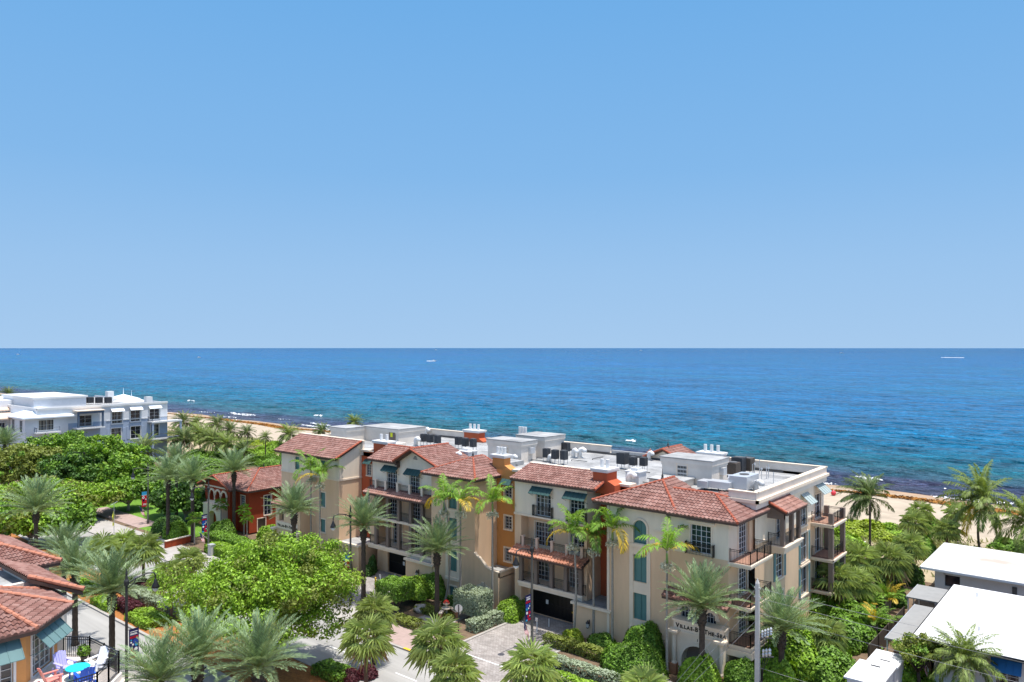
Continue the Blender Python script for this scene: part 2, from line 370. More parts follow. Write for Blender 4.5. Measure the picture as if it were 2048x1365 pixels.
PER, ROW = .36, .44
def tile_roof(parent, polys, mat='roof_tile', name='roof', deck='brown_wood', thick=.2, per=PER, row=ROW):
    """clay barrel tiles: corrugated courses cut to each roof plane (first edge = eave) over a timber deck"""
    mb = MB(); mb.uv = []; dk = MB()
    for poly in polys:
        P = [Vector(p) for p in poly]
        s = (P[1]-P[0]).normalized(); n = Vector((0,0,0))
        for i in range(len(P)): n += P[i].cross(P[(i+1) % len(P)])
        n.normalize()
        if n.z < 0: n = -n
        t = n.cross(s).normalized()
        if t.z < 0: t = -t
        o = P[0]; q = [((p-o).dot(s), (p-o).dot(t)) for p in P]
        s0, s1 = min(a for a, b in q), max(a for a, b in q); t0, t1 = min(b for a, b in q), max(b for a, b in q)
        ns = max(6, int((s1-s0)/per*6)+1); bm = bmesh.new(); rows = int(math.ceil((t1-t0)/row))
        xs = [s0+(s1-s0)*i/ns for i in range(ns+1)]
        hs = [.105*(.5+.5*math.cos(2*PI*x/per))**.8 for x in xs]
        for r in range(rows):
            ta, tb = t0+r*row-.02, t0+(r+1)*row
            lo = [bm.verts.new((x, ta, h+.075)) for x, h in zip(xs, hs)]; hi = [bm.verts.new((x, tb, h+.012)) for x, h in zip(xs, hs)]
            bs = [bm.verts.new((x, ta, h*.2-.03)) for x, h in zip(xs, hs)]
            for i in range(ns):
                bm.faces.new((lo[i], lo[i+1], hi[i+1], hi[i])); bm.faces.new((bs[i], bs[i+1], lo[i+1], lo[i]))
        cx = sum(a for a, b in q)/len(q); cy = sum(b for a, b in q)/len(q)
        for i in range(len(q)):
            a, b = Vector((*q[i], 0)), Vector((*q[(i+1) % len(q)], 0)); e = b-a
            if e.length < 1e-5: continue
            nn = Vector((e.y, -e.x, 0)).normalized()
            if nn.dot(Vector((cx, cy, 0))-a) > 0: nn = -nn
            co = a+nn*(.05 if i == 0 else .004)
            bmesh.ops.bisect_plane(bm, geom=bm.verts[:]+bm.edges[:]+bm.faces[:], plane_co=co, plane_no=nn, clear_outer=True)
        bm.verts.ensure_lookup_table(); b0 = len(mb.v)
        for i, v in enumerate(bm.verts):
            v.index = i; mb.v.append(tuple(o+s*v.co.x+t*v.co.y+n*v.co.z)); mb.uv.append((v.co.x/per+.5, v.co.y/row+.001))
        # every face gets its own verts for a clean tile number
        for f in bm.faces:
            c = f.calc_center_median(); k = (math.floor(c.x/per+.5)+.5, math.floor((c.y+.01)/row)+.5)
            idx = []
            for v in f.verts:
                idx.append(len(mb.v)); mb.v.append(mb.v[b0+v.index]); mb.uv.append(k)
            mb.f.append(tuple(idx)); mb.mi.append(0)
        bm.free()
        dk.prism([p-n*.01 for p in P], (0, 0, -thick))
    ro = mb.build(name, mat, parent); dk.build('roof_deck', deck, ro)
    return ro
def ridge(parent, segs, m='red_tile_cap', r=.13):
    mb = MB()
    for a, b in segs:
        a, b = Vector(a), Vector(b); L = (b-a).length; n = max(1, round(L/.42))
        for k in range(n):
            p = a.lerp(b, k/n); q = a.lerp(b, (k+1.12)/n if k < n-1 else 1)
            mb.tube([p+Vector((0,0,.04)), q+Vector((0,0,.02))], [r, r*.82], 8)
    return mb.build_split('ridge_cap', m, parent)
def arc_ring(mb, F, cx, zc, r0, r1, o0, o1, a0=0, a1=PI, n=14, m=0):
    for i in range(n):
        p = [a0+(a1-a0)*(i+k)/n for k in (0, 1)]
        q = [F.P(cx+r*math.cos(a), zc+r*math.sin(a), o) for o in (o0, o1) for a, r in ((p[0], r0), (p[0], r1), (p[1], r1), (p[1], r0))]
        mb.add(q, [(0,3,2,1),(4,5,6,7),(0,1,5,4),(1,2,6,5),(2,3,7,6),(3,0,4,7)], m)
def arch_fill(mb, F, s0, s1, zs, zt, depth=.22, n=14, m=0, o=0.):
    """spandrels that turn the top of a rectangular opening (zs..zt) into a round arch"""
    cx, r = (s0+s1)/2, (s1-s0)/2; sc = (zt-zs)/r
    for i in range(n):
        a = [PI-PI*(i+k)/n for k in (0, 1)]; x = [cx+r*math.cos(t) for t in a]; z = [zs+r*sc*math.sin(t) for t in a]
        mb.add([F.P(x[0], z[0], o), F.P(x[1], z[1], o), F.P(x[1], zt, o), F.P(x[0], zt, o), F.P(x[0], z[0], o-depth), F.P(x[1], z[1], o-depth)], [(0,1,2,3),(0,4,5,1)], m)
def text_mesh(name, txt, size, mat, parent, F, s, z, o=.02, ext=.02, bold=.0, align='LEFT', sx=1.0):
    cu = bpy.data.curves.new(name, 'FONT'); cu.body = txt; cu.size = size; cu.extrude = ext; cu.offset = bold; cu.align_x = align; cu.resolution_u = 2
    ob = bpy.data.objects.new(name, cu); COL.objects.link(ob); bpy.context.view_layer.update()
    me = bpy.data.meshes.new_from_object(ob.evaluated_get(bpy.context.evaluated_depsgraph_get())); COL.objects.unlink(ob); bpy.data.objects.remove(ob)
    mb = MB(); mb.add([F.P(s+v.co.x*sx, z+v.co.y, o+v.co.z) for v in me.vertices], [tuple(p.vertices) for p in me.polygons])
    w = max([v.co.x for v in me.vertices])*sx if len(me.vertices) else 0
    return (mb.build(name, mat, parent), w)
# ================================================================== ground, road, beach, sea
def sheet(name, x0, x1, y0, y1, z, m, thick=0.0, k='structure'):
    b = MB()
    if thick: b.box(x0, x1, y0, y1, z-thick, z)
    else: b.add([(x0,y0,z),(x1,y0,z),(x1,y1,z),(x0,y1,z)], [(0,1,2,3)])
    return kind(b.build(name, m), k)
mat('soil', (.16, .11, .07), rough=.95, var=.35, scale=1.5, bump=.6, bscale=6)
mat('mulch', (.34, .14, .04), rough=.95, var=.4, scale=4, bump=.8, bscale=18)
mat('asphalt', (.33, .32, .30), rough=.85, var=.17, scale=.8, mscale=(.07, 1.5, 1), bump=.2, bscale=40)
mat('concrete', (.37, .345, .315), rough=.9, var=.16, scale=.7, bump=.2, bscale=25)
mat('concrete_pink', (.37, .275, .245), rough=.9, var=.14, scale=1.5, bump=.2, bscale=25)
mat('road_paint', (.78, .78, .76), rough=.6, var=.08, scale=4)
mat('lawn', (.12, .24, .025), rough=.9, var=.3, scale=1.5, bump=.8, bscale=9)
def paver_mat():
    m = bpy.data.materials.new('pavers'); m.use_nodes = True; nt = m.node_tree; L = nt.links.new; p = nt.nodes["Principled BSDF"]
    geo = N(nt, "ShaderNodeNewGeometry"); br = N(nt, "ShaderNodeTexBrick"); L(geo.outputs['Position'], br.inputs[0])
    br.inputs['Scale'].default_value = 1.0; br.inputs['Brick Width'].default_value = .32; br.inputs['Row Height'].default_value = .20; br.inputs['Mortar Size'].default_value = .012
    br.inputs['Color1'].default_value = (.365, .335, .31, 1); br.inputs['Color2'].default_value = (.27, .24, .22, 1); br.inputs['Mortar'].default_value = (.16, .14, .13, 1)
    n1 = N(nt, "ShaderNodeTexNoise"); n1.inputs['Scale'].default_value = .8; n1.inputs['Detail'].default_value = 8; L(geo.outputs['Position'], n1.inputs[0])
    mr = N(nt, "ShaderNodeMapRange"); L(n1.outputs[0], mr.inputs[0]); mr.inputs[1].default_value = .3; mr.inputs[2].default_value = .7; mr.inputs[3].default_value = .8; mr.inputs[4].default_value = 1.2
    sc = N(nt, "ShaderNodeVectorMath", operation='SCALE'); L(br.outputs[0], sc.inputs[0]); L(mr.outputs[0], sc.inputs['Scale']); L(sc.outputs[0], p.inputs['Base Color']); p.inputs['Roughness'].default_value = .9
    M['pavers'] = m
paver_mat()
def sand_mat():
    m = bpy.data.materials.new('sand'); m.use_nodes = True; nt = m.node_tree; L = nt.links.new; p = nt.nodes["Principled BSDF"]
    geo = N(nt, "ShaderNodeNewGeometry"); sx = N(nt, "ShaderNodeSeparateXYZ"); L(geo.outputs['Position'], sx.inputs[0])
    n0 = N(nt, "ShaderNodeTexNoise"); n0.inputs['Scale'].default_value = .05; n0.inputs['Detail'].default_value = 6; L(geo.outputs['Position'], n0.inputs[0])
    ad = N(nt, "ShaderNodeMath", operation='MULTIPLY_ADD'); L(n0.outputs[0], ad.inputs[0]); ad.inputs[1].default_value = 9; L(sx.outputs[1], ad.inputs[2])
    mr = N(nt, "ShaderNodeMapRange"); L(ad.outputs[0], mr.inputs[0]); mr.inputs[1].default_value = 100; mr.inputs[2].default_value = 180
    cr = N(nt, "ShaderNodeValToRGB"); L(mr.outputs[0], cr.inputs[0]); e = cr.color_ramp.elements
    e[0].position = 0; e[0].color = (.42, .34, .22, 1); e[1].position = 1; e[1].color = (.20, .13, .085, 1)
    for ps, c in ((.30, (.34, .275, .19)), (.42, (.415, .345, .26)), (.78, (.415, .345, .26)), (.86, (.34, .26, .18)), (.92, (.38, .26, .17))):
        x = e.new(ps); x.color = (*c, 1)
    n1 = N(nt, "ShaderNodeTexNoise"); n1.inputs['Scale'].default_value = .35; n1.inputs['Detail'].default_value = 9; L(geo.outputs['Position'], n1.inputs[0])
    m2 = N(nt, "ShaderNodeMapRange"); L(n1.outputs[0], m2.inputs[0]); m2.inputs[1].default_value = .3; m2.inputs[2].default_value = .7; m2.inputs[3].default_value = .86; m2.inputs[4].default_value = 1.12
    sc = N(nt, "ShaderNodeVectorMath", operation='SCALE'); L(cr.outputs[0], sc.inputs[0]); L(m2.outputs[0], sc.inputs['Scale']); L(sc.outputs[0], p.inputs['Base Color'])
    p.inputs['Roughness'].default_value = .95; p.inputs['Specular IOR Level'].default_value = .1
    bp = N(nt, "ShaderNodeBump"); bp.inputs['Strength'].default_value = .5; bp.inputs['Distance'].default_value = .3; L(n1.outputs[0], bp.inputs['Height']); L(bp.outputs[0], p.inputs['Normal'])
    M['sand'] = m
sand_mat()
def sea_mat():
    m = bpy.data.materials.new('sea_water'); m.use_nodes = True; nt = m.node_tree; L = nt.links.new; p = nt.nodes["Principled BSDF"]
    geo = N(nt, "ShaderNodeNewGeometry"); sx = N(nt, "ShaderNodeSeparateXYZ"); L(geo.outputs['Position'], sx.inputs[0])
    def noise(scale, sxy, det=4, rough=.55):
        mp = N(nt, "ShaderNodeMapping"); L(geo.outputs['Position'], mp.inputs[0]); mp.inputs[2].default_value = (0, 0, math.radians(-22)); mp.inputs[3].default_value = (sxy[0], sxy[1], 1)
        n = N(nt, "ShaderNodeTexNoise"); n.inputs['Scale'].default_value = scale; n.inputs['Detail'].default_value = det; n.inputs['Roughness'].default_value = rough; L(mp.outputs[0], n.inputs[0]); return n.outputs[0]
    def M_(op, a, b, c=None):
        x = N(nt, "ShaderNodeMath", operation=op)
        for i, q in enumerate((a, b, c)):
            if q is None: continue
            if hasattr(q, 'is_linked') or not isinstance(q, (int, float)): L(q, x.inputs[i])
            else: x.inputs[i].default_value = q
        return x.outputs[0]
    patch = noise(.012, (.35, 1), 5); patch2 = noise(.05, (.4, 1), 5)
    # depth bands follow the distance from the shore, broken up by drifting weed
    d = M_('SUBTRACT', sx.outputs[1], 166.0)
    dd = M_('MULTIPLY_ADD', patch2, 34.0, d); dd = M_('SUBTRACT', dd, 17.0)
    lg = M_('LOGARITHM', M_('MAXIMUM', M_('ADD', dd, 14.0), 1.0), 10.0)
    t = M_('MULTIPLY', lg, .25)                                        # 14 m .29, 50 m .43, 150 m .55, 1 km .75, 10 km 1
    cr = N(nt, "ShaderNodeValToRGB"); L(t, cr.inputs[0]); e = cr.color_ramp.elements
    cols_ = ((.10, (.085, .050, .040)), (.27, (.062, .045, .060)), (.39, (.036, .045, .090)), (.425, (.014, .090, .115)), (.455, (.006, .100, .145)), (.50, (.001, .104, .200)), (.60, (.000, .105, .255)), (.72, (.000, .104, .275)), (.84, (.000, .084, .245)), (.95, (.000, .058, .180)))
    e[0].position = cols_[0][0]; e[0].color = (*cols_[0][1], 1); e[1].position = cols_[-1][0]; e[1].color = (*cols_[-1][1], 1)
    for ps, c in cols_[1:-1]: x = e.new(ps); x.color = (*c, 1)
    mr = N(nt, "ShaderNodeMapRange"); L(patch, mr.inputs[0]); mr.inputs[1].default_value = .3; mr.inputs[2].default_value = .7; mr.inputs[3].default_value = .80; mr.inputs[4].default_value = 1.2
    sc = N(nt, "ShaderNodeVectorMath", operation='SCALE'); L(cr.outputs[0], sc.inputs[0]); L(mr.outputs[0], sc.inputs['Scale'])
    for q, lo in ((noise(.5, (.8, 1), 2, .6), .62), (noise(.2, (.8, 1), 3, .65), .58), (noise(.045, (.6, 1), 4, .6), .84)):  # light and shade of the wave faces painted into the water colour by noise
        mz = N(nt, "ShaderNodeMapRange"); L(q, mz.inputs[0]); mz.inputs[1].default_value = .34; mz.inputs[2].default_value = .62; mz.inputs[3].default_value = lo; mz.inputs[4].default_value = 1.3
        s3 = N(nt, "ShaderNodeVectorMath", operation='SCALE'); L(sc.outputs[0], s3.inputs[0]); L(mz.outputs[0], s3.inputs['Scale']); sc = s3
    # turquoise drifts where the bottom is paler
    tq = N(nt, "ShaderNodeMapRange"); L(noise(.006, (.3, 1), 6, .6), tq.inputs[0]); tq.inputs[1].default_value = .46; tq.inputs[2].default_value = .66; tq.inputs[3].default_value = 0; tq.inputs[4].default_value = .55
    far = N(nt, "ShaderNodeMapRange"); L(t, far.inputs[0]); far.inputs[1].default_value = .46; far.inputs[2].default_value = .52
    tf = M_('MULTIPLY', tq.outputs[0], far.outputs[0]); mt = N(nt, "ShaderNodeMix"); mt.data_type = 'RGBA'; L(tf, mt.inputs[0]); L(sc.outputs[0], mt.inputs[6]); mt.inputs[7].default_value = (.001, .150, .230, 1)
    # foam flecks on the steepest chop
    fo = noise(.11, (.45, 1), 7, .62); ft = N(nt, "ShaderNodeMapRange"); L(fo, ft.inputs[0]); ft.inputs[1].default_value = .735; ft.inputs[2].default_value = .77
    mixc = N(nt, "ShaderNodeMix"); mixc.data_type = 'RGBA'; L(ft.outputs[0], mixc.inputs[0]); L(mt.outputs[2], mixc.inputs[6]); mixc.inputs[7].default_value = (.5, .55, .6, 1)
    L(mixc.outputs[2], p.inputs['Base Color'])
    p.inputs['Roughness'].default_value = .2; p.inputs['IOR'].default_value = 1.33; p.inputs['Specular IOR Level'].default_value = .17
    w = None
    for scl, amp, st in ((.9, .30, (.75, 1)), (.36, .95, (.75, 1)), (.14, 2.1, (.7, 1)), (.055, 3.0, (.7, 1)), (.02, 3.5, (.6, 1))):
        q = M_('MULTIPLY', noise(scl, st, 3, .5), amp); w = q if w is None else M_('ADD', w, q)
    bp = N(nt, "ShaderNodeBump"); bp.inputs['Strength'].default_value = 1.0; bp.inputs['Distance'].default_value = 5.0; L(w, bp.inputs['Height']); L(bp.outputs[0], p.inputs['Normal'])
    M['sea_water'] = m
sea_mat()
def strip_grid(name, xs, ys, zf, m, k='structure'):
    v = [(x, y, zf(x, y)) for y in ys for x in xs]; nx = len(xs)
    f = [(j*nx+i, j*nx+i+1, (j+1)*nx+i+1, (j+1)*nx+i) for j in range(len(ys)-1) for i in range(nx-1)]
    b = MB(); b.add(v, f); return kind(b.build(name, m, smooth=True), k)
sheet('ground', -900, 400, -200, 101, -.22, 'soil')
def beach_z(x, y):
    z = -.24 if y <= 100.5 else np.interp(y, [100, 112, 128, 150, 166, 185, 240], [-.2, .1, -.2, -.9, -1.75, -3.2, -7])
    if 104 < y < 128: z += .35*math.sin(x*.21+y*.3)*math.sin(y*.4+x*.05)
    if 150 < y < 180: z += .12*math.sin(x*.09+1.5*math.sin(x*.021))
    return float(z)
strip_grid('beach', list(np.arange(-900, 401, 4.)), [98, 100.4, 102, 104, 106, 108, 110, 112, 115, 118, 121, 124, 127, 130, 135, 140, 145, 150, 154, 158, 161, 164, 167, 170, 175, 180, 190, 200, 220, 240], beach_z, 'sand')
def chop(x, y):
    a = min(1, max(0, (y-164)/20))*max(0, 1-(y-160)/500)
    return -2.0+a*(.16*math.sin(y*.55+x*.11+2*math.sin(x*.037))+.13*math.sin(y*.31-x*.16+1.3*math.sin(y*.05+x*.02))+.10*math.sin(y*.9+x*.4))
ys = list(np.arange(160, 320, 1.6))+list(np.arange(320, 700, 8.))+[750, 850, 1000, 1300, 1800, 2600, 4000, 7000, 12000, 25000, 60000]
xs = [-60000, -25000, -12000, -6000, -3000, -1800, -1200, -900]+list(np.arange(-700, -360, 10.))+list(np.arange(-360, 60, 2.4))+list(np.arange(60, 240, 10.))+[300, 500, 900, 1500, 3000, 8000, 20000, 60000]
strip_grid('sea', xs, ys, chop, 'sea_water')
# street
sheet('road', -420, 120, 30.0, 33.7, -.12, 'asphalt'); sheet('road', -420, 120, 39.7, 47.2, -.12, 'asphalt')
sheet('sidewalk', -420, -66, 20.0, 29.6, .0, 'concrete', .2); sheet('sidewalk', -66, 120, 20.0, 29.6, .0, 'concrete', .2)
sheet('kerb', -420, 120, 29.6, 29.98, .02, 'concrete', .22)
sheet('kerb', -420, 120, 33.6, 33.9, .05, 'concrete', .25); sheet('kerb', -420, 120, 39.5, 39.8, .05, 'concrete', .25)
sheet('median', -420, 120, 33.9, 39.5, .0, 'mulch', .2)
for u0, u1 in ((-300, -72.8), (-65.2, -48.9), (-41.0, 60)):
    sheet('kerb', u0, u1, 47.2, 47.45, .02, 'concrete', .22); sheet('sidewalk', u0, u1, 47.45, 52.2, .0, 'concrete', .2); sheet('planting_bed', u0, u1, 52.2, 60.5, -.01, 'soil', .2)
sheet('sidewalk', -57.5, -51.0, 47.5, 52.1, .006, 'concrete_pink'); sheet('path', -57.0, -53.2, 52.2, 60.0, .004, 'pavers')
for u0, u1 in ((-72.8, -65.2), (-48.9, -41.0)): sheet('driveway', u0, u1, 46.6, 63.0, -.02, 'pavers', .15)
x = MB()
for u in np.arange(-400, 110, 9.): x.box(u, u+2.6, 43.44, 43.56, -.12, -.114)
for u in np.arange(-402, 110, 9.): x.box(u, u+3.0, 30.2, 30.31, -.12, -.114)
x.box(-420, 110, 46.3, 46.42, -.02, -.0) if False else None
kind(x.build('road_marking', 'road_paint'), 'structure')
x = MB()
for u0, u1 in ((-72.7, -65.3), (-48.8, -41.1)): x.box(u0, u1, 50.0, 50.14, -.02, -.012)
kind(x.build('driveway_marking', 'road_paint'), 'structure')
x = MB(); x.box(-50.4, -48.9, 47.2, 47.5, .0, .04); x.box(-49.2, -48.9, 47.5, 50.5, .0, .04); x.box(-52.2, -50.4, 47.2, 47.5, .0, .04)
kind(x.build('kerb_paint', 'yellow_paint'), 'structure')
x = MB(); x.box(-49.2, -48.9, 50.5, 61.0, -.1, .05); x.box(-41.0, -40.75, 50.5, 58.0, -.1, .05); x.box(-65.2, -64.95, 50.5, 60, -.1, .05); kind(x.build('kerb', 'concrete'), 'structure')
sheet('lawn', -150, -106, 53, 75, .01, 'lawn', .2); sheet('path', -138, -118, 53, 56.5, .03, 'concrete_pink', .2)
sheet('lawn', -110, -60, 84, 99, -.05, 'lawn', .15); sheet('yard', -24, 60, 62, 99, -.03, 'soil', .15)
# ================================================================== main apartment building
AB = thing('apartment_building', 'long cream and red Mediterranean apartment block with clay tile roofs between street and beach', 'apartment building', (-58, 72, 0))
X1 = (1, 0); Y1 = (0, 1)
tan, cream, red, orange, white = MB(), MB(), MB(), MB(), MB()
mold = MB()
def win(F, s0, s1, z0, z1, *a, **k): return window(AB, F, s0, s1, z0, z1, *a, **k)
def two_tone(F, s0, s1, z1, holes, band=10.75, z0=0.):
    lo = [h for h in holes if h[3] <= band+.01]; hi = [h for h in holes if h[2] >= band-.01]
    wall(tan, F, s0, s1, z0, band, lo); wall(cream, F, s0, s1, band, z1, hi)
    fbox(mold, F, s0-.04, s1+.04, band-.1, band+.12, -.02, .09)

# ---- left block L
FL = FR(-90.8, 60, *X1)
hl = [(8.75, 9.8, 3.75, 5.4), (8.75, 9.8, 7.0, 8.85), (8.75, 9.8, 11.25, 12.95), (3.2, 4.2, 11.25, 12.95), (3.2, 4.2, 7.0, 8.85)]
two_tone(FL, 0, 12.6, 13.5, hl)
for h in hl: win(FL, *h, 1, 1, gl='shutter_panel', frame='shutter_panel', sill=True)
FLr = FR(-78.2, 60, *Y1)
wall(tan, FLr, 0, 3.8, 0, 10.75); cream.add([FLr.P(0, 10.75), FLr.P(3.8, 10.75), FLr.P(3.8, 15.2), FLr.P(0, 13.5)], [(0,1,2,3)])
fbox(mold, FLr, 0.0, 3.8, 10.65, 10.87, -.02, .09)
wall(tan, FR(-90.8, 64, 0, -1), 0, 4, 0, 13.5)
# ---- red recess left
FRL = FR(-78.2, 63.6, *X1)
hr = [(1.05, 1.95, 11.1, 12.5), (1.05, 1.95, 7.6, 9.1), (1.05, 1.95, 4.1, 5.6)]
wall(red, FRL, 0, 5.0, 0, 14.15, hr)
for h in hr: win(FRL, *h, 2, 4)
awning(AB, FRL, .8, 2.2, 13.15, .5, .6)
# ---- balcony block B
FB = FR(-73.3, 61.3, *X1); FBl = FR(-73.3, 62.4, *X1)
hb = [(2.75, 4.55, 10.35, 12.75), (6.75, 8.45, 10.35, 12.75)]
wall(cream, FB, 0, 11.7, 10.3, 14.0, hb)
cream.add([FB.P(4.9, 14.0), FB.P(11.9, 14.0), FB.P(11.9, 14.15), FB.P(7.7, 15.6), FB.P(4.9, 14.15)], [(0,1,2,3,4)])
for h in hb: win(FB, *h, 4, 5, name='french_door', sill=False)
awning(AB, FB, 2.3, 4.9, 13.3); awning(AB, FB, 6.35, 8.9, 13.3)
v = MB()                                                            # small gable vent
for i in range(3): fbox(v, FB, 7.35+.1*i, 8.05-.1*i, 14.45+.14*i, 14.52+.14*i, -.01, .06)
v.build('gable_vent', 'taupe', AB)
hb3 = [(1.9, 3.5, 7.1, 9.4), (5.9, 7.6, 7.1, 9.4)]; hb2 = [(2.6, 4.2, 3.65, 6.1), (6.3, 8.0, 3.65, 6.1)]
wall(tan, FBl, 0, 11.7, 3.1, 10.3, hb3+hb2)
for h in hb3+hb2: win(FBl, *h, 4, 5, name='french_door', sill=False)
tan.box(-73.3, -72.2, 60.9, 62.4, 3.6, 10.3)
slab = MB()
slab.box(-73.3, -61.6, 60.95, 61.3, 10.1, 10.3); slab.box(-73.3, -61.6, 60.62, 62.4, 6.75, 7.02)
slab.box(-73.3, -61.6, 60.6, 63.5, 3.12, 3.62); slab.box(-73.35, -61.6, 60.5, 60.6, 3.4, 3.64)
cols = MB(); rose = MB()
for u in (-71.95, -69.8, -67.85, -65.8, -63.85):
    for z0, z1 in ((3.62, 6.75), (7.02, 9.95)):
        cols.box(u-.2, u+.2, 60.62, 61.02, z0, z1); cols.box(u-.25, u+.25, 60.57, 61.07, z0, z0+.12)
for u in (-72.1, -70.3, -68.2, -66.1, -64.0, -62.2): rose.box(u-.15, u+.15, 60.75, 61.05, 10.3, 11.42); rose.box(u-.19, u+.19, 60.71, 61.09, 11.42, 11.5)
rose.build_split('balcony_pillar', 'trim_cream', AB)
for z in (3.62, 7.02, 10.3): railing(AB, [(-73.2, 60.85, z), (-61.7, 60.85, z)], 1.0, .16)
tile_roof(AB, [[(-73.4, 59.9, 9.9), (-61.7, 59.9, 9.9), (-61.7, 61.25, 10.5), (-73.4, 61.25, 10.5)]], 'roof_tile_pale', name='tile_skirt')
# garage under B
FG = FR(-73.3, 62.1, *X1); wall(tan, FG, 0, 11.7, 0, 3.12, [(1.9, 10.6, 0, 2.75)], .4)
def garage_gate(F, s0, s1, z1, sign_s, sign_z):
    g = MB(); fbox(g, F, s0, s1, 0, z1, -.36, -.3)
    n = int((s1-s0)/.16)
    for i in range(n+1): fbox(g, F, s0+(s1-s0)*i/n-.02, s0+(s1-s0)*i/n+.02, .05, z1, -.3, -.25)
    for z in (.1, z1*.5, z1-.1): fbox(g, F, s0, s1, z-.04, z+.04, -.3, -.23)
    o = g.build('garage_gate', 'garage_black', AB)
    s = MB(); fbox(s, F, sign_s-.16, sign_s+.16, sign_z-.22, sign_z+.22, -.22, -.2); p = s.build('notice', 'paint_white', o)
    return o
garage_gate(FG, 1.9, 10.6, 2.75, 4.6, 1.5)
# piers beside the garages, flat roofed
def pier(u0, u1, v0, v1, h=3.1):
    tan.box(u0, u1, v0, v1, 0, h)
    for a, b, c, d in ((u0-.18, u1+.18, v0-.18, v0+.12), (u0-.18, u0+.12, v0+.12, v1), (u1-.12, u1+.18, v0+.12, v1)):
        mold.box(a, b, c, d, h-.12, h+.12)
        if d-c > .4 or b-a > .4: pass
    rf = MB(); rf.box(u0+.12, u1-.12, v0+.12, v1, h, h+.03); rf.build('pier_roof', 'roof_white', AB)
pier(-78.8, -74.3, 59.95, 63.5); pier(-65.8, -61.4, 59.95, 62.0); pier(-42.2, -38.05, 59.95, 63.38)
def lantern(x, y, z):
    l = MB(); l.box(x-.05, x+.05, y-.02, y+.06, z-.3, z+.3); l.bar((x, y, z+.22), (x, y-.3, z+.25), .05)
    l.lathe((x, y-.3, z-.35), [(.02, -.12), (.10, -.03), (.15, .0), (.17, .4), (.21, .42), (.06, .6), (.02, .7)], 8)
    o = l.build('wall_lantern', 'iron', AB)
    g = MB(); g.lathe((x, y-.3, z-.35), [(.155, .05), (.18, .37)], 8); g.build('lantern_glass', 'wall_grey', o)
lantern(-63.6, 59.93, 1.95); lantern(-40.3, 59.93, 1.55)
# gable + shed roof of B
tile_roof(AB, [
    [(-73.5, 60.7, 13.85), (-68.3, 60.7, 13.85), (-68.3, 64.0, 15.2), (-73.5, 64.0, 15.2)],
    [(-68.6, 66.8, 14.05), (-68.6, 60.5, 14.05), (-65.6, 60.5, 15.7), (-65.6, 66.8, 15.7)],
    [(-61.3, 60.5, 14.35-.25), (-61.3, 66.8, 14.35-.25), (-65.6, 66.8, 15.7), (-65.6, 60.5, 15.7)]])
ridge(AB, [((-65.6, 60.45, 15.78), (-65.6, 66.8, 15.78)), ((-68.65, 60.45, 14.05), (-65.6, 60.45, 15.72)), ((-61.25, 60.45, 14.1), (-65.6, 60.45, 15.72)), ((-73.4, 64.0, 15.25), (-66.5, 64.0, 15.25))])
br = MB()
for u in (-68.35, -61.9): br.box(u-.1, u+.1, 60.6, 61.3, 13.55, 13.85); br.box(u-.1, u+.1, 60.9, 61.3, 13.25, 13.55)
br.build_split('eave_bracket', 'brown_wood', AB)
# ---- tower M
FM = FR(-61.6, 60, *X1); PN = [(2.7, 4.0, 6.45, 8.85), (2.7, 4.0, 3.05, 5.4)]
hm = PN+[(2.85, 3.9, .3, 1.4)]
def paned_bay(F, s0, s1, arch=True):
    """tall framed bay: arched window over two tall shuttered windows in a raised cream surround"""
    b = MB(); w = .3
    fbox(b, F, s0-w-.1, s0-.02, 2.35, 9.55, -.02, .09); fbox(b, F, s1+.02, s1+w+.1, 2.35, 9.55, -.02, .09)
    for z0, z1, e in ((2.1, 2.4, .2), (5.42, 6.42, .05), (8.87, 9.55, .06), (9.55, 9.85, .16), (2.4, 3.03, .05)):
        fbox(b, F, s0-(w+.1 if e > .1 else .02), s1+(w+.1 if e > .1 else .02), z0, z1, -.02, e)
    if arch:
        r = (s1-s0)/2; arc_ring(b, F, (s0+s1)/2, 11.35, r, r+.2, -.02, .09)
        fbox(b, F, s0-.2, s0, 9.85, 11.35, -.02, .09); fbox(b, F, s1, s1+.2, 9.85, 11.35, -.02, .09)
    b.build('window_surround', 'trim_cream', AB)
    for z0, z1 in ((6.45, 8.85), (3.05, 5.4)): win(F, s0, s1, z0, z1, 2, 1, gl='shutter_panel', frame='shutter_panel', casing=None)
    if arch: win(F, s0, s1, 9.9, 12.0, 2, 1, gl='shutter_panel', frame='shutter_panel', casing=None)
wall(tan, FM, 0, 6.6, 0, 9.85, hm); wall(tan, FM, 0, 6.6, 9.85, 13.3, [(2.7, 4.0, 9.9, 12.0)])
arch_fill(tan, FM, 2.7, 4.0, 11.35, 12.0)
paned_bay(FM, 2.7, 4.0)
win(FM, 2.85, 3.9, .3, 1.4, 2, 1, gl='shutter_panel', frame='shutter_panel', tw=.16)
wall(tan, FR(-55, 60, *Y1), 0, 4, 0, 13.3)
MA = (-57.94, 62.9, 15.25); MBk = (-57.94, 64.6, 15.25)
tile_roof(AB, [[(-62.6, 59.4, 13.45), (-54.4, 59.4, 13.45), MA], [(-54.4, 59.4, 13.45), (-54.4, 65.3, 13.45), MBk, MA], [(-62.6, 65.3, 13.45), (-62.6, 59.4, 13.45), MA, MBk]])
ridge(AB, [((-54.35, 59.35, 13.5), MA), ((-62.65, 59.35, 13.5), MA), (MA, MBk), ((-54.4, 65.2, 13.5), MBk)])
def finial(x, y, z, h=1.0):
    f = MB(); f.lathe((x, y, z), [(.16, -.2), (.16, .12), (.08, .2), (.13, .3), (.05, .45), (.03, .6), (.012, h)], 8); f.build('finial', 'pole_dark', AB)
finial(*MA)
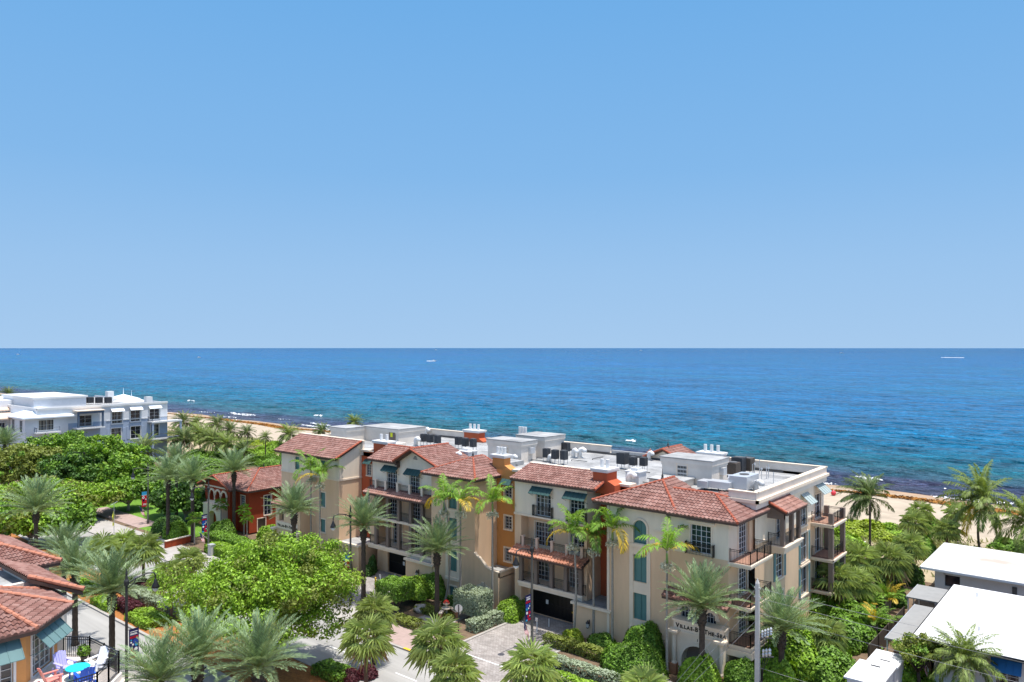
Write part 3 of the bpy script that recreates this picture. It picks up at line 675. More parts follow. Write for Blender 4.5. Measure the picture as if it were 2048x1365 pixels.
# low entrance with the stone arch and the curved parapet
FE = FR(-55.0, 59.9, *X1)
cx, ri, zs = 1.35, 1.0, 1.05
wall(tan, FE, 0, 3.4, 0, 3.6, [(cx-ri, cx+ri, 0, zs+ri)], 1.2); arch_fill(tan, FE, cx-ri, cx+ri, zs, zs+ri, 1.2)
pr = [(0.35-.5, 5.6), (.37, 5.3), (.8, 5.15), (1.27, 4.75), (1.7, 4.4), (2.34, 4.2), (3.4, 4.1)]
for (a, za), (b, zb) in zip(pr[:-1], pr[1:]):
    a = max(a, 0)
    tan.prism([FE.P(a, 3.6), FE.P(b, 3.6), FE.P(b, zb), FE.P(a, za)], (0, .22, 0))
    mold.prism([FE.P(a, za, .05), FE.P(b, zb, .05), FE.P(b, zb+.12, .05), FE.P(a, za+.12, .05)], (0, .34, 0))
wall(tan, FR(-51.6, 59.9, *Y1), 0, 3.75, 0, 4.1); mold.box(-51.85, -51.55, 60.24, 63.6, 4.08, 4.2)
x = MB(); x.box(-55, -51.6, 60.1, 63.6, 3.5, 3.6); x.build('porch_roof', 'roof_white', AB)
st = MB(); arc_ring(st, FE, cx, zs, ri, ri+.58, -.02, .08, n=13)
for s in (cx-ri-.58, cx+ri): 
    for j in range(3): fbox(st, FE, s+.01*(j % 2), s+.58-.01*(j % 2), j*.35+.01, (j+1)*.35-.01, -.02, .09-.01*(j % 2))
fbox(st, FE, cx-.2, cx+.2, zs+ri-.05, zs+ri+.75, -.02, .14)
st.build('stone_arch', 'stone_rough', AB)
x = MB(); fbox(x, FE, cx-ri-.1, cx+ri+.1, 0, zs+ri+.1, -1.3, -1.2); x.build('porch_wall', 'house_red', AB)
x = MB(); fbox(x, FE, .55, 1.2, .02, 2.0, -1.2, -1.12); x.build('door', 'brown_wood', AB)
# ---- orange recess
FO = FR(-55, 63.6, *X1); ho = [(1.15, 2.15, 11.2, 12.6), (1.15, 2.15, 7.75, 9.15), (1.15, 2.15, 4.25, 5.65)]
wall(orange, FO, 0, 4.8, 0, 14.15, ho)
for h in ho: win(FO, *h, 2, 4, tw=.16)
awning(AB, FO, .85, 2.3, 13.2, .55, .65)
# ---- balcony block C
FC = FR(-50.3, 61.0, *X1); FCl = FR(-50.3, 62.2, *X1)
hc = [(2.8, 4.7, 10.55, 12.75), (7.0, 8.75, 10.55, 12.75)]
wall(cream, FC, 0, 9.0, 10.4, 14.0, hc)
for h in hc: win(FC, *h, 4, 5, name='french_door', sill=False)
awning(AB, FC, 2.35, 4.95, 13.45); awning(AB, FC, 6.55, 9.1, 13.45)
for a, b in ((2.55, 4.95), (6.75, 9.0)):
    railing(AB, [FC.P(a, 10.5, .02), FC.P(a, 10.5, .28), FC.P(b, 10.5, .28), FC.P(b, 10.5, .02)], 1.05, .14, name='juliet_railing')
    slab.box(-50.3+a-.1, -50.3+b+.1, 60.65, 61.0, 10.36, 10.5)
fbox(mold, FC, -.03, 9.03, 10.28, 10.5, -.02, .12); mold.box(-41.3, -41.2, 61.0, 63.4, 10.28, 10.5)
hc3 = [(1.75, 4.1, 7.15, 9.55), (6.15, 7.9, 7.15, 9.4)]; hc2 = [(2.0, 3.8, 3.65, 6.0), (6.0, 7.7, 3.65, 6.0)]
wall(tan, FCl, .8, 8.75, 3.1, 10.4, hc3+hc2)
for h in hc3+hc2: win(FCl, *h, 6 if h[1]-h[0] > 2 else 4, 5, name='french_door', sill=False)
tan.box(-50.3, -49.45, 61.0, 62.4, 0, 10.4); tan.box(-41.6, -41.3, 61.0, 63.4, 0, 10.4); cream.box(-41.55, -41.3, 61.02, 63.4, 10.4, 14.1)
slab.box(-49.45, -41.6, 60.62, 62.2, 6.75, 7.05); slab.box(-49.5, -41.6, 60.6, 63.5, 3.12, 3.64); slab.box(-49.55, -41.55, 60.5, 60.6, 3.42, 3.66)
for u in (-49.25, -47.3, -45.35, -43.6, -41.85): cols.box(u-.19, u+.19, 60.62, 61.0, 3.64, 6.75); cols.box(u-.24, u+.24, 60.57, 61.05, 3.64, 3.76)
rp = MB()
for u in (-49.1, -47.3, -45.4, -43.6, -41.8): rp.box(u-.14, u+.14, 60.78, 61.05, 7.05, 8.18); rp.box(u-.18, u+.18, 60.74, 61.09, 8.18, 8.26)
rp.build_split('balcony_pillar', 'trim_tan', AB)
railing(AB, [(-49.4, 60.9, 7.05), (-41.3, 60.9, 7.05)], 1.0, .16); railing(AB, [(-49.4, 60.8, 3.64), (-41.3, 60.8, 3.64)], 1.0, .16)
tile_roof(AB, [[(-50.0, 59.65, 6.6), (-41.0, 59.65, 6.6), (-41.0, 61.0, 7.2), (-50.0, 61.0, 7.2)]], 'roof_tile_orange', name='tile_skirt')
FGc = FR(-50.3, 62.2, *X1); wall(tan, FGc, .8, 8.75, 0, 3.12, [(1.1, 8.6, 0, 2.6)], .4); garage_gate(FGc, 1.1, 8.6, 2.6, 3.15, 1.45)
x = MB(); fbox(x, FGc, 6.3, 8.5, 1.0, 1.14, -.2, -.12); x.build('gate_bar', 'yellow_paint', AB)
tile_roof(AB, [[(-50.6, 60.55, 13.98), (-41.4, 60.55, 13.98), (-41.4, 64.0, 15.1), (-50.6, 64.0, 15.1)], [(-41.4, 60.55, 13.98), (-40.1, 60.55, 13.98), (-40.1, 62.2, 14.515), (-41.4, 62.2, 14.515)]])
ridge(AB, [((-40.1, 60.5, 14.02), (-40.1, 62.25, 14.6))], r=.15)
# ---- red pilaster right of C
FRR = FR(-41.3, 63.4, *X1); wall(red, FRR, 0, 3.2, 0, 14.2)
# ---- right block R
FRa = FR(-38.3, 60, *X1)
wall(tan, FRa, 0, 6.7, 0, 9.85, [(2.75, 4.1, 6.45, 8.85), (2.75, 4.1, 3.05, 5.4)]); wall(cream, FRa, 0, 6.7, 9.85, 13.3, [(2.75, 4.1, 9.9, 12.0)])
arch_fill(cream, FRa, 2.75, 4.1, 11.35, 12.0); paned_bay(FRa, 2.75, 4.1)
fbox(cream, FRa, 4.9, 6.72, 11.45, 13.3, 0, .08); fbox(mold, FRa, 4.85, 6.72, 11.25, 11.46, -.02, .14)
mold.box(-38.36, -38.1, 59.94, 60.0, 0, 13.2)
FRb = FR(-31.6, 59.5, *X1)
wall(tan, FRb, 0, 5.3, 0, 10.0, [(1.0, 2.0, 3.95, 5.5), (2.25, 3.05, 3.95, 5.5), (3.35, 4.2, 3.95, 5.5)]); wall(cream, FRb, 0, 5.3, 10.0, 13.3, [(1.9, 3.75, 10.2, 12.55)])
win(FRb, 1.9, 3.75, 10.2, 12.55, 4, 5, gl='glass_green', tw=.16)
fbox(mold, FRb, 1.5, 4.15, 12.72, 12.9, -.02, .22)
railing(AB, [FRb.P(1.55, 10.05, .02), FRb.P(1.55, 10.05, .3), FRb.P(4.05, 10.05, .3), FRb.P(4.05, 10.05, .02)], 1.0, .13, name='juliet_railing')
tan.box(-31.62, -31.58, 59.5, 60.0, 0, 13.2)
for h in ((1.0, 2.0), (2.25, 3.05), (3.35, 4.2)):
    arch_fill(tan, FRb, h[0], h[1], 5.0, 5.5); win(FRb, h[0], h[1], 3.95, 5.5, 3, 3, casing=None)
b = MB()
for h in ((1.0, 2.0), (2.25, 3.05), (3.35, 4.2)):
    r = (h[1]-h[0])/2; arc_ring(b, FRb, (h[0]+h[1])/2, 5.0, r, r+.27, -.02, .16)
for s in (.83, 4.37): fbox(b, FRb, s-.2, s+.2, 4.86, 5.0, -.02, .18)
for s in (2.12, 3.2):
    b.lathe((-31.6+s, 59.42, 3.95), [(.17, 0), (.17, .12), (.1, .16), (.09, .85), (.15, .92), (.15, 1.05)], 10)
b.build('arch_trim', 'trim_cream', AB)
# entrance portal with the name band
FPt = FR(-31.6, 58.6, *X1)
po = MB(); wall(po, FPt, .9, 5.2, 0, 3.6, [(1.55, 4.35, 0, 2.62)], .8); arch_fill(po, FPt, 1.55, 4.35, 1.3, 2.62, .8)
for s in (.9, 5.2): po.box(-31.6+s-.02, -31.6+s+.02, 58.6, 59.5, 0, 3.6)
arc_ring(po, FPt, 2.95, 1.25, 1.4, 1.68, -.02, .1)
for s in (1.27, 4.35): fbox(po, FPt, s, s+.28, 0, 1.25, -.02, .1)
for s in (.95, 5.15):
    po.lathe((-31.6+s, 58.4, 0), [(.24, .85), (.24, .95), (.2, 1.0), (.17, 1.1), (.165, 3.2), (.2, 3.28), (.24, 3.35), (.24, 3.5)], 14)
    fbox(po, FPt, s-.38, s+.38, 3.5, 3.58, -.1, .62); fbox(po, FPt, s-.46, s+.46, 3.58, 3.74, -.1, .7)
po.build('portal', 'trim_cream', AB)
x = MB()
for s in (.95, 5.15): fbox(x, FPt, s-.29, s+.29, 0, .85, -.1, .52)
x.build_split('portal_plinth', 'stucco_step', AB)
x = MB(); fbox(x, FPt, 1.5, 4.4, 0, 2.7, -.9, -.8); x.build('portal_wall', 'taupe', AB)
sg = MB(); fbox(sg, FPt, .75, 5.35, 3.5, 3.66, -.9, .12); fbox(sg, FPt, .8, 5.3, 3.66, 4.42, -.9, .04); fbox(sg, FPt, .7, 5.4, 4.42, 4.56, -.9, .14)
sgo = sg.build('name_band', 'trim_cream', AB)
def small_caps(parent, F, s, z, words, big, small, o, w):
    start = s; parts = []
    for k, ch in enumerate(words):
        up = ch.isupper() or ch == '-'; c = ch.upper()
        ob, ww = text_mesh('lettering', c, big if ch.isupper() else small, 'letter_black', parent, F, s, z, o, .02, .012)
        s += ww+.035
    return s
def lettering(parent, F, s, z, txt, big, small, o):
    allm = MB(); x = s
    for ch in txt:
        sz = big if ch.isupper() else small
        if ch == ' ': x += small*.3; continue
        ob, ww = text_mesh('lettering', ch.upper(), sz, 'letter_black', None, F, x, z, o, .02, .016)
        off = len(allm.v); allm.add([tuple(v.co) for v in ob.data.vertices], [tuple(p.vertices) for p in ob.data.polygons])
        bpy.data.objects.remove(ob); x += ww+.045
    return allm.build('lettering', 'letter_black', parent), x
lettering(sgo, FPt, 1.02, 3.88, 'Villas-By-The-Sea', .50, .40, .05)
text_mesh('house_number', '1', .3, 'letter_black', AB, FPt, 2.9, 3.05, .0, .02, .01)
tile_roof(AB, [[(-31.8, 58.3, 6.3), (-25.9, 58.3, 6.3), (-25.9, 59.5, 6.85), (-31.8, 59.5, 6.85)]], name='tile_skirt')
# right flank of R: corner room, balconies
FRc = FR(-26.3, 59.5, *Y1)
hd = [(1.95, 3.75, 10.0, 12.75), (1.95, 3.75, 6.55, 9.2), (1.95, 3.75, 3.3, 5.7)]
wall(cream, FRc, 0, 1.5, 9.9, 13.3); wall(cream, FRc, 1.5, 4.0, 9.9, 13.3, hd[:1]); wall(tan, FRc, 0, 4.0, 0, 9.9, hd[1:])
for h in hd: win(FRc, *h, 4, 6, name='french_door', sill=False, tw=.18)
tan.box(-26.32, -26.1, 63.3, 64.6, 9.9, 13.3)
for z in (9.9, 6.45, 3.2):
    slab.box(-26.3, -24.45, 59.5, 64.05, z-.32, z); slab.box(-26.35, -24.35, 59.42, 59.5, z-.14, z+.02); slab.box(-24.45, -24.35, 59.5, 64.05, z-.14, z+.02)
    fl = MB(); fl.box(-26.28, -24.5, 59.55, 64.0, z, z+.02); fl.build('balcony_floor', 'floor_terracotta', AB)
    railing(AB, [(-26.2, 59.55, z), (-24.5, 59.55, z), (-24.5, 61.0, z), (-24.5, 62.5, z), (-24.5, 64.0, z), (-25.9, 64.0, z)], 1.08, .13)
slab.box(-26.4, -24.25, 59.35, 64.1, 2.35, 2.88)
FS = FR(-25.9, 64.0, *Y1)
hs = [(4.9, 6.05, 9.95, 12.5), (11.4, 13.05, 9.95, 12.05), (15.5, 17.3, 9.95, 12.5),
      (4.85, 6.65, 6.3, 8.75), (11.4, 13.3, 6.4, 9.2), (15.5, 17.3, 6.45, 9.1),
      (4.85, 6.65, 2.6, 5.0), (11.4, 13.3, 3.1, 5.9), (15.5, 17.3, 3.1, 5.7)]
wall(cream, FS, 0, 18, 10.5, 14.3, [(a, b, max(c, 10.5), d) for a, b, c, d in hs[:3]]); wall(tan, FS, 0, 18, 0, 10.5, [(a, b, c, min(d, 10.5)) for a, b, c, d in hs])
fbox(mold, FS, 0, 4.5, 10.42, 10.58, -.02, .06); fbox(mold, FS, 13.4, 15.2, 10.42, 10.58, -.02, .06)
for i, h in enumerate(hs):
    win(FS, *h, 2, 2 if i % 3 else 4, name='window' if i % 3 == 1 else 'french_door', tw=.15)
def shutters(F, s0, s1, z0, z1):
    for a in (s0-.62, s1+.14):
        s = MB(); fbox(s, F, a, a+.48, z0-.05, z1+.05, .0, .06); n = int((z1-z0)/.12)
        for i in range(n): fbox(s, F, a+.06, a+.42, z0+.04+i*.12, z0+.1+i*.12, .06, .085)
        s.build('shutter', 'shutter_blue', AB)
for i in (3, 4, 7): shutters(FS, *hs[i])
for a, b, zt, m in ((11.3, 13.2, 13.15, 'awning_pale'), (15.3, 17.6, 13.55, 'awning_pale')): awning(AB, FS, a, b, zt, .85, 1.05, m)
for i in (7,): fbox(mold, FS, hs[i][0]-.35, hs[i][1]+.35, 6.05, 6.2, 0, .18)
# projecting bay with its own tile roof
slab.box(-25.9, -24.3, 66.7, 71.2, 9.6, 9.95); slab.box(-25.9, -24.45, 66.85, 71.05, 9.3, 9.6); slab.box(-25.9, -24.2, 66.6, 71.3, 9.88, 9.98)
for y in (66.95, 69.1, 70.95): cols.box(-24.75, -24.4, y-.18, y+.18, 9.98, 13.0)
cols.box(-25.9, -24.4, 66.78, 67.08, 12.35, 13.1); cols.box(-24.75, -24.4, 67.1, 71.1, 12.75, 13.05)
railing(AB, [(-25.8, 66.85, 9.98), (-24.6, 66.85, 9.98)], 1.05); railing(AB, [(-24.55, 67.1, 9.98), (-24.55, 69.0, 9.98), (-24.55, 70.9, 9.98)], 1.05)
tile_roof(AB, [[(-24.0, 66.4, 13.0), (-24.0, 71.5, 13.0), (-25.9, 71.5, 13.85), (-25.9, 66.4, 13.85)]], 'roof_tile_pale'); ridge(AB, [((-24.0, 66.4, 13.08), (-25.9, 66.4, 13.95))])
cols.add([(-25.9, 66.62, 13.0), (-24.3, 66.62, 13.0), (-25.9, 66.62, 13.72), (-25.9, 66.75, 13.0), (-24.3, 66.75, 13.0), (-25.9, 66.75, 13.72)], [(0,1,2),(3,5,4),(0,3,4,1),(1,4,5,2)])
# far corner balconies
for z in (9.9, 6.45, 3.2):
    slab.box(-25.9, -23.75, 78.3, 82.6, z-.32, z); slab.box(-23.75, -23.65, 78.2, 82.6, z-.14, z+.02); slab.box(-25.9, -23.65, 78.2, 78.3, z-.14, z+.02)
    fl = MB(); fl.box(-25.88, -23.8, 78.35, 82.5, z, z+.02); fl.build('balcony_floor', 'floor_terracotta', AB)
    hgt = 1.12 if z > 9 else 3.0
    for x_, y_ in ((-24.0, 78.55), (-24.0, 82.3), (-25.6, 82.3)): cols.box(x_-.22, x_+.22, y_-.22, y_+.22, z, z+hgt)
    railing(AB, [(-25.85, 78.5, z), (-24.2, 78.5, z)], 1.05); railing(AB, [(-23.95, 78.8, z), (-23.95, 80.4, z), (-23.95, 82.1, z)], 1.05); railing(AB, [(-24.2, 82.4, z), (-25.5, 82.4, z)], 1.05)
# tile roof of R
z0 = 13.25
tile_roof(AB, [
    [(-39.6, 59.4, z0), (-30.9, 59.4, z0), (-34.2, 62.9, 15.24)],
    [(-39.6, 65.5, z0), (-39.6, 59.4, z0), (-34.2, 62.9, 15.24), (-34.2, 65.2, 15.24)],
    [(-30.9, 59.4, z0), (-30.9, 66.4, z0), (-34.2, 65.2, 15.24), (-34.2, 62.9, 15.24)],
    [(-31.7, 58.9, z0+.03), (-25.3, 58.9, z0+.03), (-29.1, 63, 14.6), (-34.0, 63, 14.6)],
    [(-25.3, 58.9, z0+.03), (-25.3, 65.9, z0+.03), (-27.4, 65.9, 13.98), (-29.1, 64.4, 14.6), (-29.1, 63, 14.6)]])
ridge(AB, [((-30.95, 59.35, z0+.06), (-34.2, 62.9, 15.3)), ((-39.65, 59.35, z0+.06), (-34.2, 62.9, 15.3)), ((-34.2, 62.9, 15.3), (-34.2, 65.2, 15.3)), ((-25.25, 58.85, z0+.08), (-29.1, 63, 14.66)),
           ((-33.4, 63, 14.66), (-29.1, 63, 14.66)), ((-29.1, 63, 14.64), (-27.9, 63.6, 14.3))])
finial(-34.6, 63.6, 15.25)
# ---- L roof, parapets
tile_roof(AB, [[(-91.4, 59.3, 13.5), (-78.0, 59.3, 13.5), (-78.0, 63.4, 15.35), (-91.4, 63.4, 15.35)]])
ridge(AB, [((-78.0, 59.25, 13.58), (-78.0, 63.4, 15.42))], r=.15)
par = MB()
def parapet(x0, x1, y0, y1, zb=13.6, zt=15.0): par.box(x0, x1, y0, y1, zb, zt); mold.box(x0-.08, x1+.08, y0-.08, y1+.08, zt, zt+.1)
parapet(-91.2, -77.8, 63.45, 63.75, zt=15.42); parapet(-50.6, -41.5, 64.02, 64.3, zt=15.15); parapet(-73.5, -68.7, 64.05, 64.3, zt=15.2)
parapet(-28.1, -25.6, 63.55, 63.85); parapet(-25.95, -25.6, 63.85, 82.0); parapet(-38.5, -25.6, 82.0, 82.3); parapet(-92, -76, 82.0, 82.3, zt=15.0); parapet(-63.2, -52, 82.0, 82.3)
par.box(-92, -25.9, 82.0, 82.25, 0, 14.25); par.box(-92.05, -91.75, 64, 82, 0, 14.9)
mold.box(-28.2, -25.35, 63.35, 63.55, 14.15, 14.42); mold.box(-25.6, -25.35, 63.35, 82.4, 14.15, 14.42)
par.build_split('parapet', 'stucco_white', AB)
dk = MB(); dk.box(-91.9, -25.95, 64.3, 82.0, 13.55, 13.98); dk.box(-78.2, -73.3, 63.6, 64.3, 13.5, 14.0); dk.box(-55, -50.4, 63.7, 64.3, 13.5, 14.0); dk.box(-41.9, -38.3, 63.4, 64.3, 13.5, 14.0)
rs = np.random.default_rng(3)
for k in range(26):                                                 # membrane laps on the flat roof
    y = 65+k*.65; dk.box(-91.7, -26.0, y, y+.05, 13.98, 13.99)
dk.build('flat_roof', 'roof_white', AB)
x = MB()
for u0, u1 in ((-92, -68), (-63, -48), (-48, -30)): x.box(u0, u1, 81.85, 81.99, 13.98, 14.18)
x.build_split('roof_flashing', 'metal_dark', AB)
# cornice caps on red/orange fronts
for u0, u1 in ((-78.2, -76.5), (-52.5, -50.3), (-40.0, -38.0)): mold.box(u0-.1, u1+.1, 63.2 if u0 > -41 else 63.3, 64.5, 14.15, 14.38)
# ---- chimneys
def chimney(u0, u1, v0, v1, zb, zt, wallmat, n=3, shoulder=True):
    c = MB(); c.box(u0, u1, v0, v1, zb, zt)
    if shoulder: c.add([(u1, v0+.02, zt-.75), (u1+.85, v0+.02, zt-1.15), (u1+.85, v0+.02, zb), (u1, v0+.02, zb), (u1, v1, zt-.75), (u1+.85, v1, zt-1.15), (u1+.85, v1, zb), (u1, v1, zb)], [(0,1,2,3),(4,7,6,5),(0,4,5,1),(1,5,6,2)])
    o = c.build('chimney', wallmat, AB)
    k = MB(); k.box(u0-.13, u1+.13, v0-.13, v1+.13, zt, zt+.16); k.box(u0-.2, u1+.2, v0-.2, v1+.2, zt+.16, zt+.34); k.build('chimney_cap', 'paint_white', o)
    for i in range(n):
        f = MB(); x_ = u0+(u1-u0)*(i+.75)/(n+.5); f.tube([(x_, (v0+v1)/2, zt+.34), (x_, (v0+v1)/2, zt+1.15)], .19, 10); f.build('flue', 'paint_white', o)
chimney(-76.45, -73.7, 64.1, 65.3, 13.5, 15.25, 'stucco_red', 2)
chimney(-56.0, -54.3, 64.0, 65.1, 13.5, 15.3, 'stucco_orange')
chimney(-41.4, -39.8, 62.2, 64.0, 13.4, 15.45, 'stucco_red', 2)
chimney(-76.0, -73.2, 80.6, 82.0, 14, 15.3, 'stucco_red', 3); chimney(-39.3, -36.6, 80.6, 81.95, 14, 15.3, 'stucco_red', 3, False)
# ---- penthouses
def penthouse(u0, u1, v0, v1, zt):
    p = MB(); p.box(u0, u1, v0, v1, 13.98, zt-.5); p.box(u0-.06, u1+.06, v0-.06, v1+.06, zt-.75, zt-.5); p.box(u0-.14, u1+.14, v0-.14, v1+.14, zt-.5, zt-.06)
    o = p.build('penthouse', 'stucco_white', AB); r = MB(); r.box(u0-.2, u1+.2, v0-.2, v1+.2, zt-.06, zt+.04); r.build('penthouse_roof', 'roof_white', o); return o
def grille(o, F, s0, s1, z0, z1):
    g = MB(); fbox(g, F, s0, s1, z0, z1, .0, .02); o2 = g.build('vent_window', 'void_dark', o); b = MB()
    for i in range(7): fbox(b, F, s0+(s1-s0)*i/6-.02, s0+(s1-s0)*i/6+.02, z0, z1, .02, .05)
    for j in range(3): arc = z0+(z1-z0)*(j+.5)/3; fbox(b, F, s0, s1, arc-.08, arc+.08, .02, .045)
    b.build('window_grille', 'wall_grey', o); c = MB()
    for a, b_, e, f in ((s0-.12, s0, z0-.12, z1+.12), (s1, s1+.12, z0-.12, z1+.12), (s0, s1, z1, z1+.12), (s0, s1, z0-.12, z0)): fbox(c, F, a, b_, e, f, 0, .07)
    c.build('window_casing', 'trim_cream', o)
p = penthouse(-91.3, -87.7, 68.6, 72.0, 16.0)
p = penthouse(-88.2, -80.5, 72, 77, 16.05)
x = MB(); x.box(-82.4, -81.1, 71.9, 72.02, 14.0, 15.9); x.build('service_door', 'taupe', p); x = MB(); x.box(-82.05, -81.6, 71.86, 71.9, 14.9, 15.5); x.build('door_notice', 'sign_yellow', p)
p = penthouse(-61.7, -56.45, 69.66, 72.46, 16.4); grille(p, FR(-61.7, 69.66, *X1), 2.35, 3.15, 14.7, 15.8)
acw = MB(); acw.box(-56.45, -56.1, 71.0, 71.8, 14.9, 15.6); acw.build('wall_unit', 'metal_light', p)
p = penthouse(-60.6, -56.3, 74, 78, 16.6)
f = MB()
for i in range(3): f.tube([(-62.2+i*.45, 76.5, 15.6), (-62.2+i*.45, 76.5, 17.3)], .19, 10)
f.build_split('flue', 'paint_white', AB)
x = MB(); x.box(-63, -60.7, 75.8, 77.2, 13.98, 15.8); x.build('flue_base', 'stucco_white', AB)
p = penthouse(-37.8, -32.4, 69.4, 72.9, 16.45); grille(p, FR(-37.8, 69.4, *X1), 1.75, 2.75, 14.75, 16.0)
acw = MB(); acw.box(-32.4, -32.0, 71.2, 72.0, 14.9, 15.6); acw.build('wall_unit', 'metal_light', p)
x = MB(); x.box(-37.6, -34.2, 66.4, 69.2, 13.98, 14.6); x.build('roof_curb', 'stucco_white', AB); x = MB(); x.box(-37.75, -34.05, 66.25, 69.35, 14.6, 14.7); x.build('curb_lid', 'roof_white', AB)
x = MB(); x.box(-58.5, -55.2, 66.0, 68.6, 13.98, 14.5); x.build('roof_curb', 'roof_white', AB)
x = MB(); x.box(-79.5, -77.2, 68.6, 70.5, 13.98, 14.6); x.build('roof_curb', 'stucco_white', AB)
# seaward gables peeping over the roof edge
rl_ = MB()
for u0, u1 in ((-73, -63.4), (-51.8, -38.7)):
    rl_.box(u0, u1, 82.0, 82.2, 14.2, 14.6)
    for k in range(int((u1-u0)/.9)): rl_.box(u0+k*.9, u0+k*.9+.55, 81.97, 82.0, 14.22, 14.55)
rl_.build_split('parapet', 'wall_grey', AB)
for uc in (-44.4,):
    tile_roof(AB, [[(uc+2.6, 81.6, 14.2), (uc+2.6, 86.5, 14.2), (uc, 86.5, 15.35), (uc, 81.6, 15.35)], [(uc-2.6, 86.5, 14.2), (uc-2.6, 81.6, 14.2), (uc, 81.6, 15.35), (uc, 86.5, 15.35)]])
    ridge(AB, [((uc+2.6, 81.55, 14.25), (uc, 81.55, 15.4)), ((uc-2.6, 81.55, 14.25), (uc, 81.55, 15.4)), ((uc, 81.6, 15.4), (uc, 86.5, 15.4))])
    cream.add([(uc-2.4, 81.9, 13.9), (uc+2.4, 81.9, 13.9), (uc, 81.9, 15.1)], [(0,1,2)]); finial(uc, 83, 15.5)
tile_roof(AB, [[(-47.9, 83.2, 14.0), (-46.0, 83.2, 14.0), (-47.9, 85, 14.7)]], name='roof')
cd = MB(); rs = random.Random(9)
for i in range(16):
    a, b_ = rs.uniform(-76, -34), rs.uniform(66, 80); L_ = rs.uniform(2, 7)
    if rs.random() < .5: cd.bar((a, b_, 14.12), (a+L_, b_, 14.12), .07)
    else: cd.bar((a, b_, 14.12), (a, min(81, b_+L_*.6), 14.12), .07)
    cd.bar((a, b_, 13.98), (a, b_, 14.12), .07)
cd.build_split('conduit', 'metal_dark', AB)
# ---- second entrance on L (mirrored name band)
FP2 = FR(-90.9, 58.5, *X1)
po = MB(); wall(po, FP2, 1.0, 6.6, 0, 6.6, [(1.8, 2.9, 4.45, 6.1), (4.9, 5.9, 4.45, 6.1), (2.6, 5.2, 0, 2.7)], .5)
for a, b in ((1.8, 2.9), (4.9, 5.9)): arch_fill(po, FP2, a, b, 5.5, 6.1, .5)
po.box(-89.9, -84.3, 58.52, 60, 6.55, 6.7); po.box(-84.34, -84.3, 58.5, 60, 0, 6.6)
po.build('portal', 'stucco_tan', AB)
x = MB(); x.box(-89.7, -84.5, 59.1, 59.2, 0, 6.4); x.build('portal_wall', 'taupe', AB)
b = MB()
for a, c in ((1.8, 2.9), (4.9, 5.9)): r = (c-a)/2; arc_ring(b, FP2, (a+c)/2, 5.5, r, r+.25, -.02, .15)
for s in (1.0, 6.5): fbox(b, FP2, s-.35, s+.35, 3.2, 3.45, -.1, .6); b.lathe((-90.9+s, 58.2, 0), [(.2, 0), (.17, 3.2)], 10)
b.build('arch_trim', 'trim_cream', AB)
sg = MB(); fbox(sg, FP2, 1.4, 6.1, 3.45, 4.35, -.3, .1); sgo = sg.build('name_band', 'trim_cream', AB)
lettering(sgo, FP2, 1.6, 3.72, 'Villas-By-The-Sea', .50, .40, .11)
tile_roof(AB, [[(-90.2, 58.0, 6.65), (-84.0, 58.0, 6.65), (-84.0, 60.0, 7.4), (-90.2, 60.0, 7.4)]], name='tile_skirt')

tan.build_split('wall', 'stucco_tan', AB); cream.build_split('wall', 'stucco_cream', AB); red.build_split('wall', 'stucco_red', AB); orange.build_split('wall', 'stucco_orange', AB)
mold.build_split('moulding', 'trim_cream', AB); slab.build_split('balcony_slab', 'trim_cream', AB); cols.build_split('column', 'taupe', AB)
# ================================================================== plants
LEAF = dict(rough=.55, spec=.35, var=.18, scale=.9)
mat('leaf_bright', (.215, .355, .028), trans=.2, island=.5, **LEAF)
mat('leaf_mid', (.135, .255, .026), trans=.18, island=.5, **LEAF)
mat('leaf_dark', (.06, .135, .02), trans=.15, island=.45, **LEAF)
mat('leaf_lime', (.29, .38, .030), trans=.22, island=.35, **LEAF)
mat('leaf_olive', (.20, .24, .045), trans=.25, island=.35, **LEAF)
mat('leaf_silver', (.30, .36, .24), trans=.2, island=.25, **LEAF)
mat('leaf_burgundy', (.085, .018, .024), trans=.2, island=.4, **LEAF)
mat('frond_date', (.22, .31, .16), trans=.16, island=.42, obj=.10, **LEAF)
mat('frond_fan', (.36, .44, .145), trans=.22, island=.42, obj=.12, **LEAF)
mat('frond_green', (.165, .30, .035), trans=.30, island=.35, obj=.10, **LEAF)
mat('frond_coco', (.18, .245, .055), trans=.28, island=.40, obj=.15, **LEAF)
mat('frond_yellow', (.52, .38, .045), trans=.3, island=.35, **LEAF)
mat('frond_dry', (.36, .26, .14), trans=.15, island=.3, **LEAF)
mat('frond_stem', (.30, .33, .10), rough=.6, var=.2)
mat('bark_grey', (.33, .30, .26), rough=.9, var=.25, scale=5, bump=.5, bscale=14)
mat('bark_brown', (.125, .09, .065), rough=.95, var=.35, scale=6, bump=.9, bscale=16)
mat('bark_dark', (.075, .058, .045), rough=.95, var=.35, scale=5, bump=.8, bscale=12)
mat('crownshaft', (.22, .32, .09), rough=.5, var=.1)
mat('blossom', (.62, .58, .42), rough=.8, var=.2)
mat('flower_red', (.60, .05, .03), rough=.7, var=.2)
mat('terracotta', (.55, .26, .16), rough=.85, var=.12)
mat('dune_grass', (.30, .31, .13), trans=.15, island=.35, **LEAF)

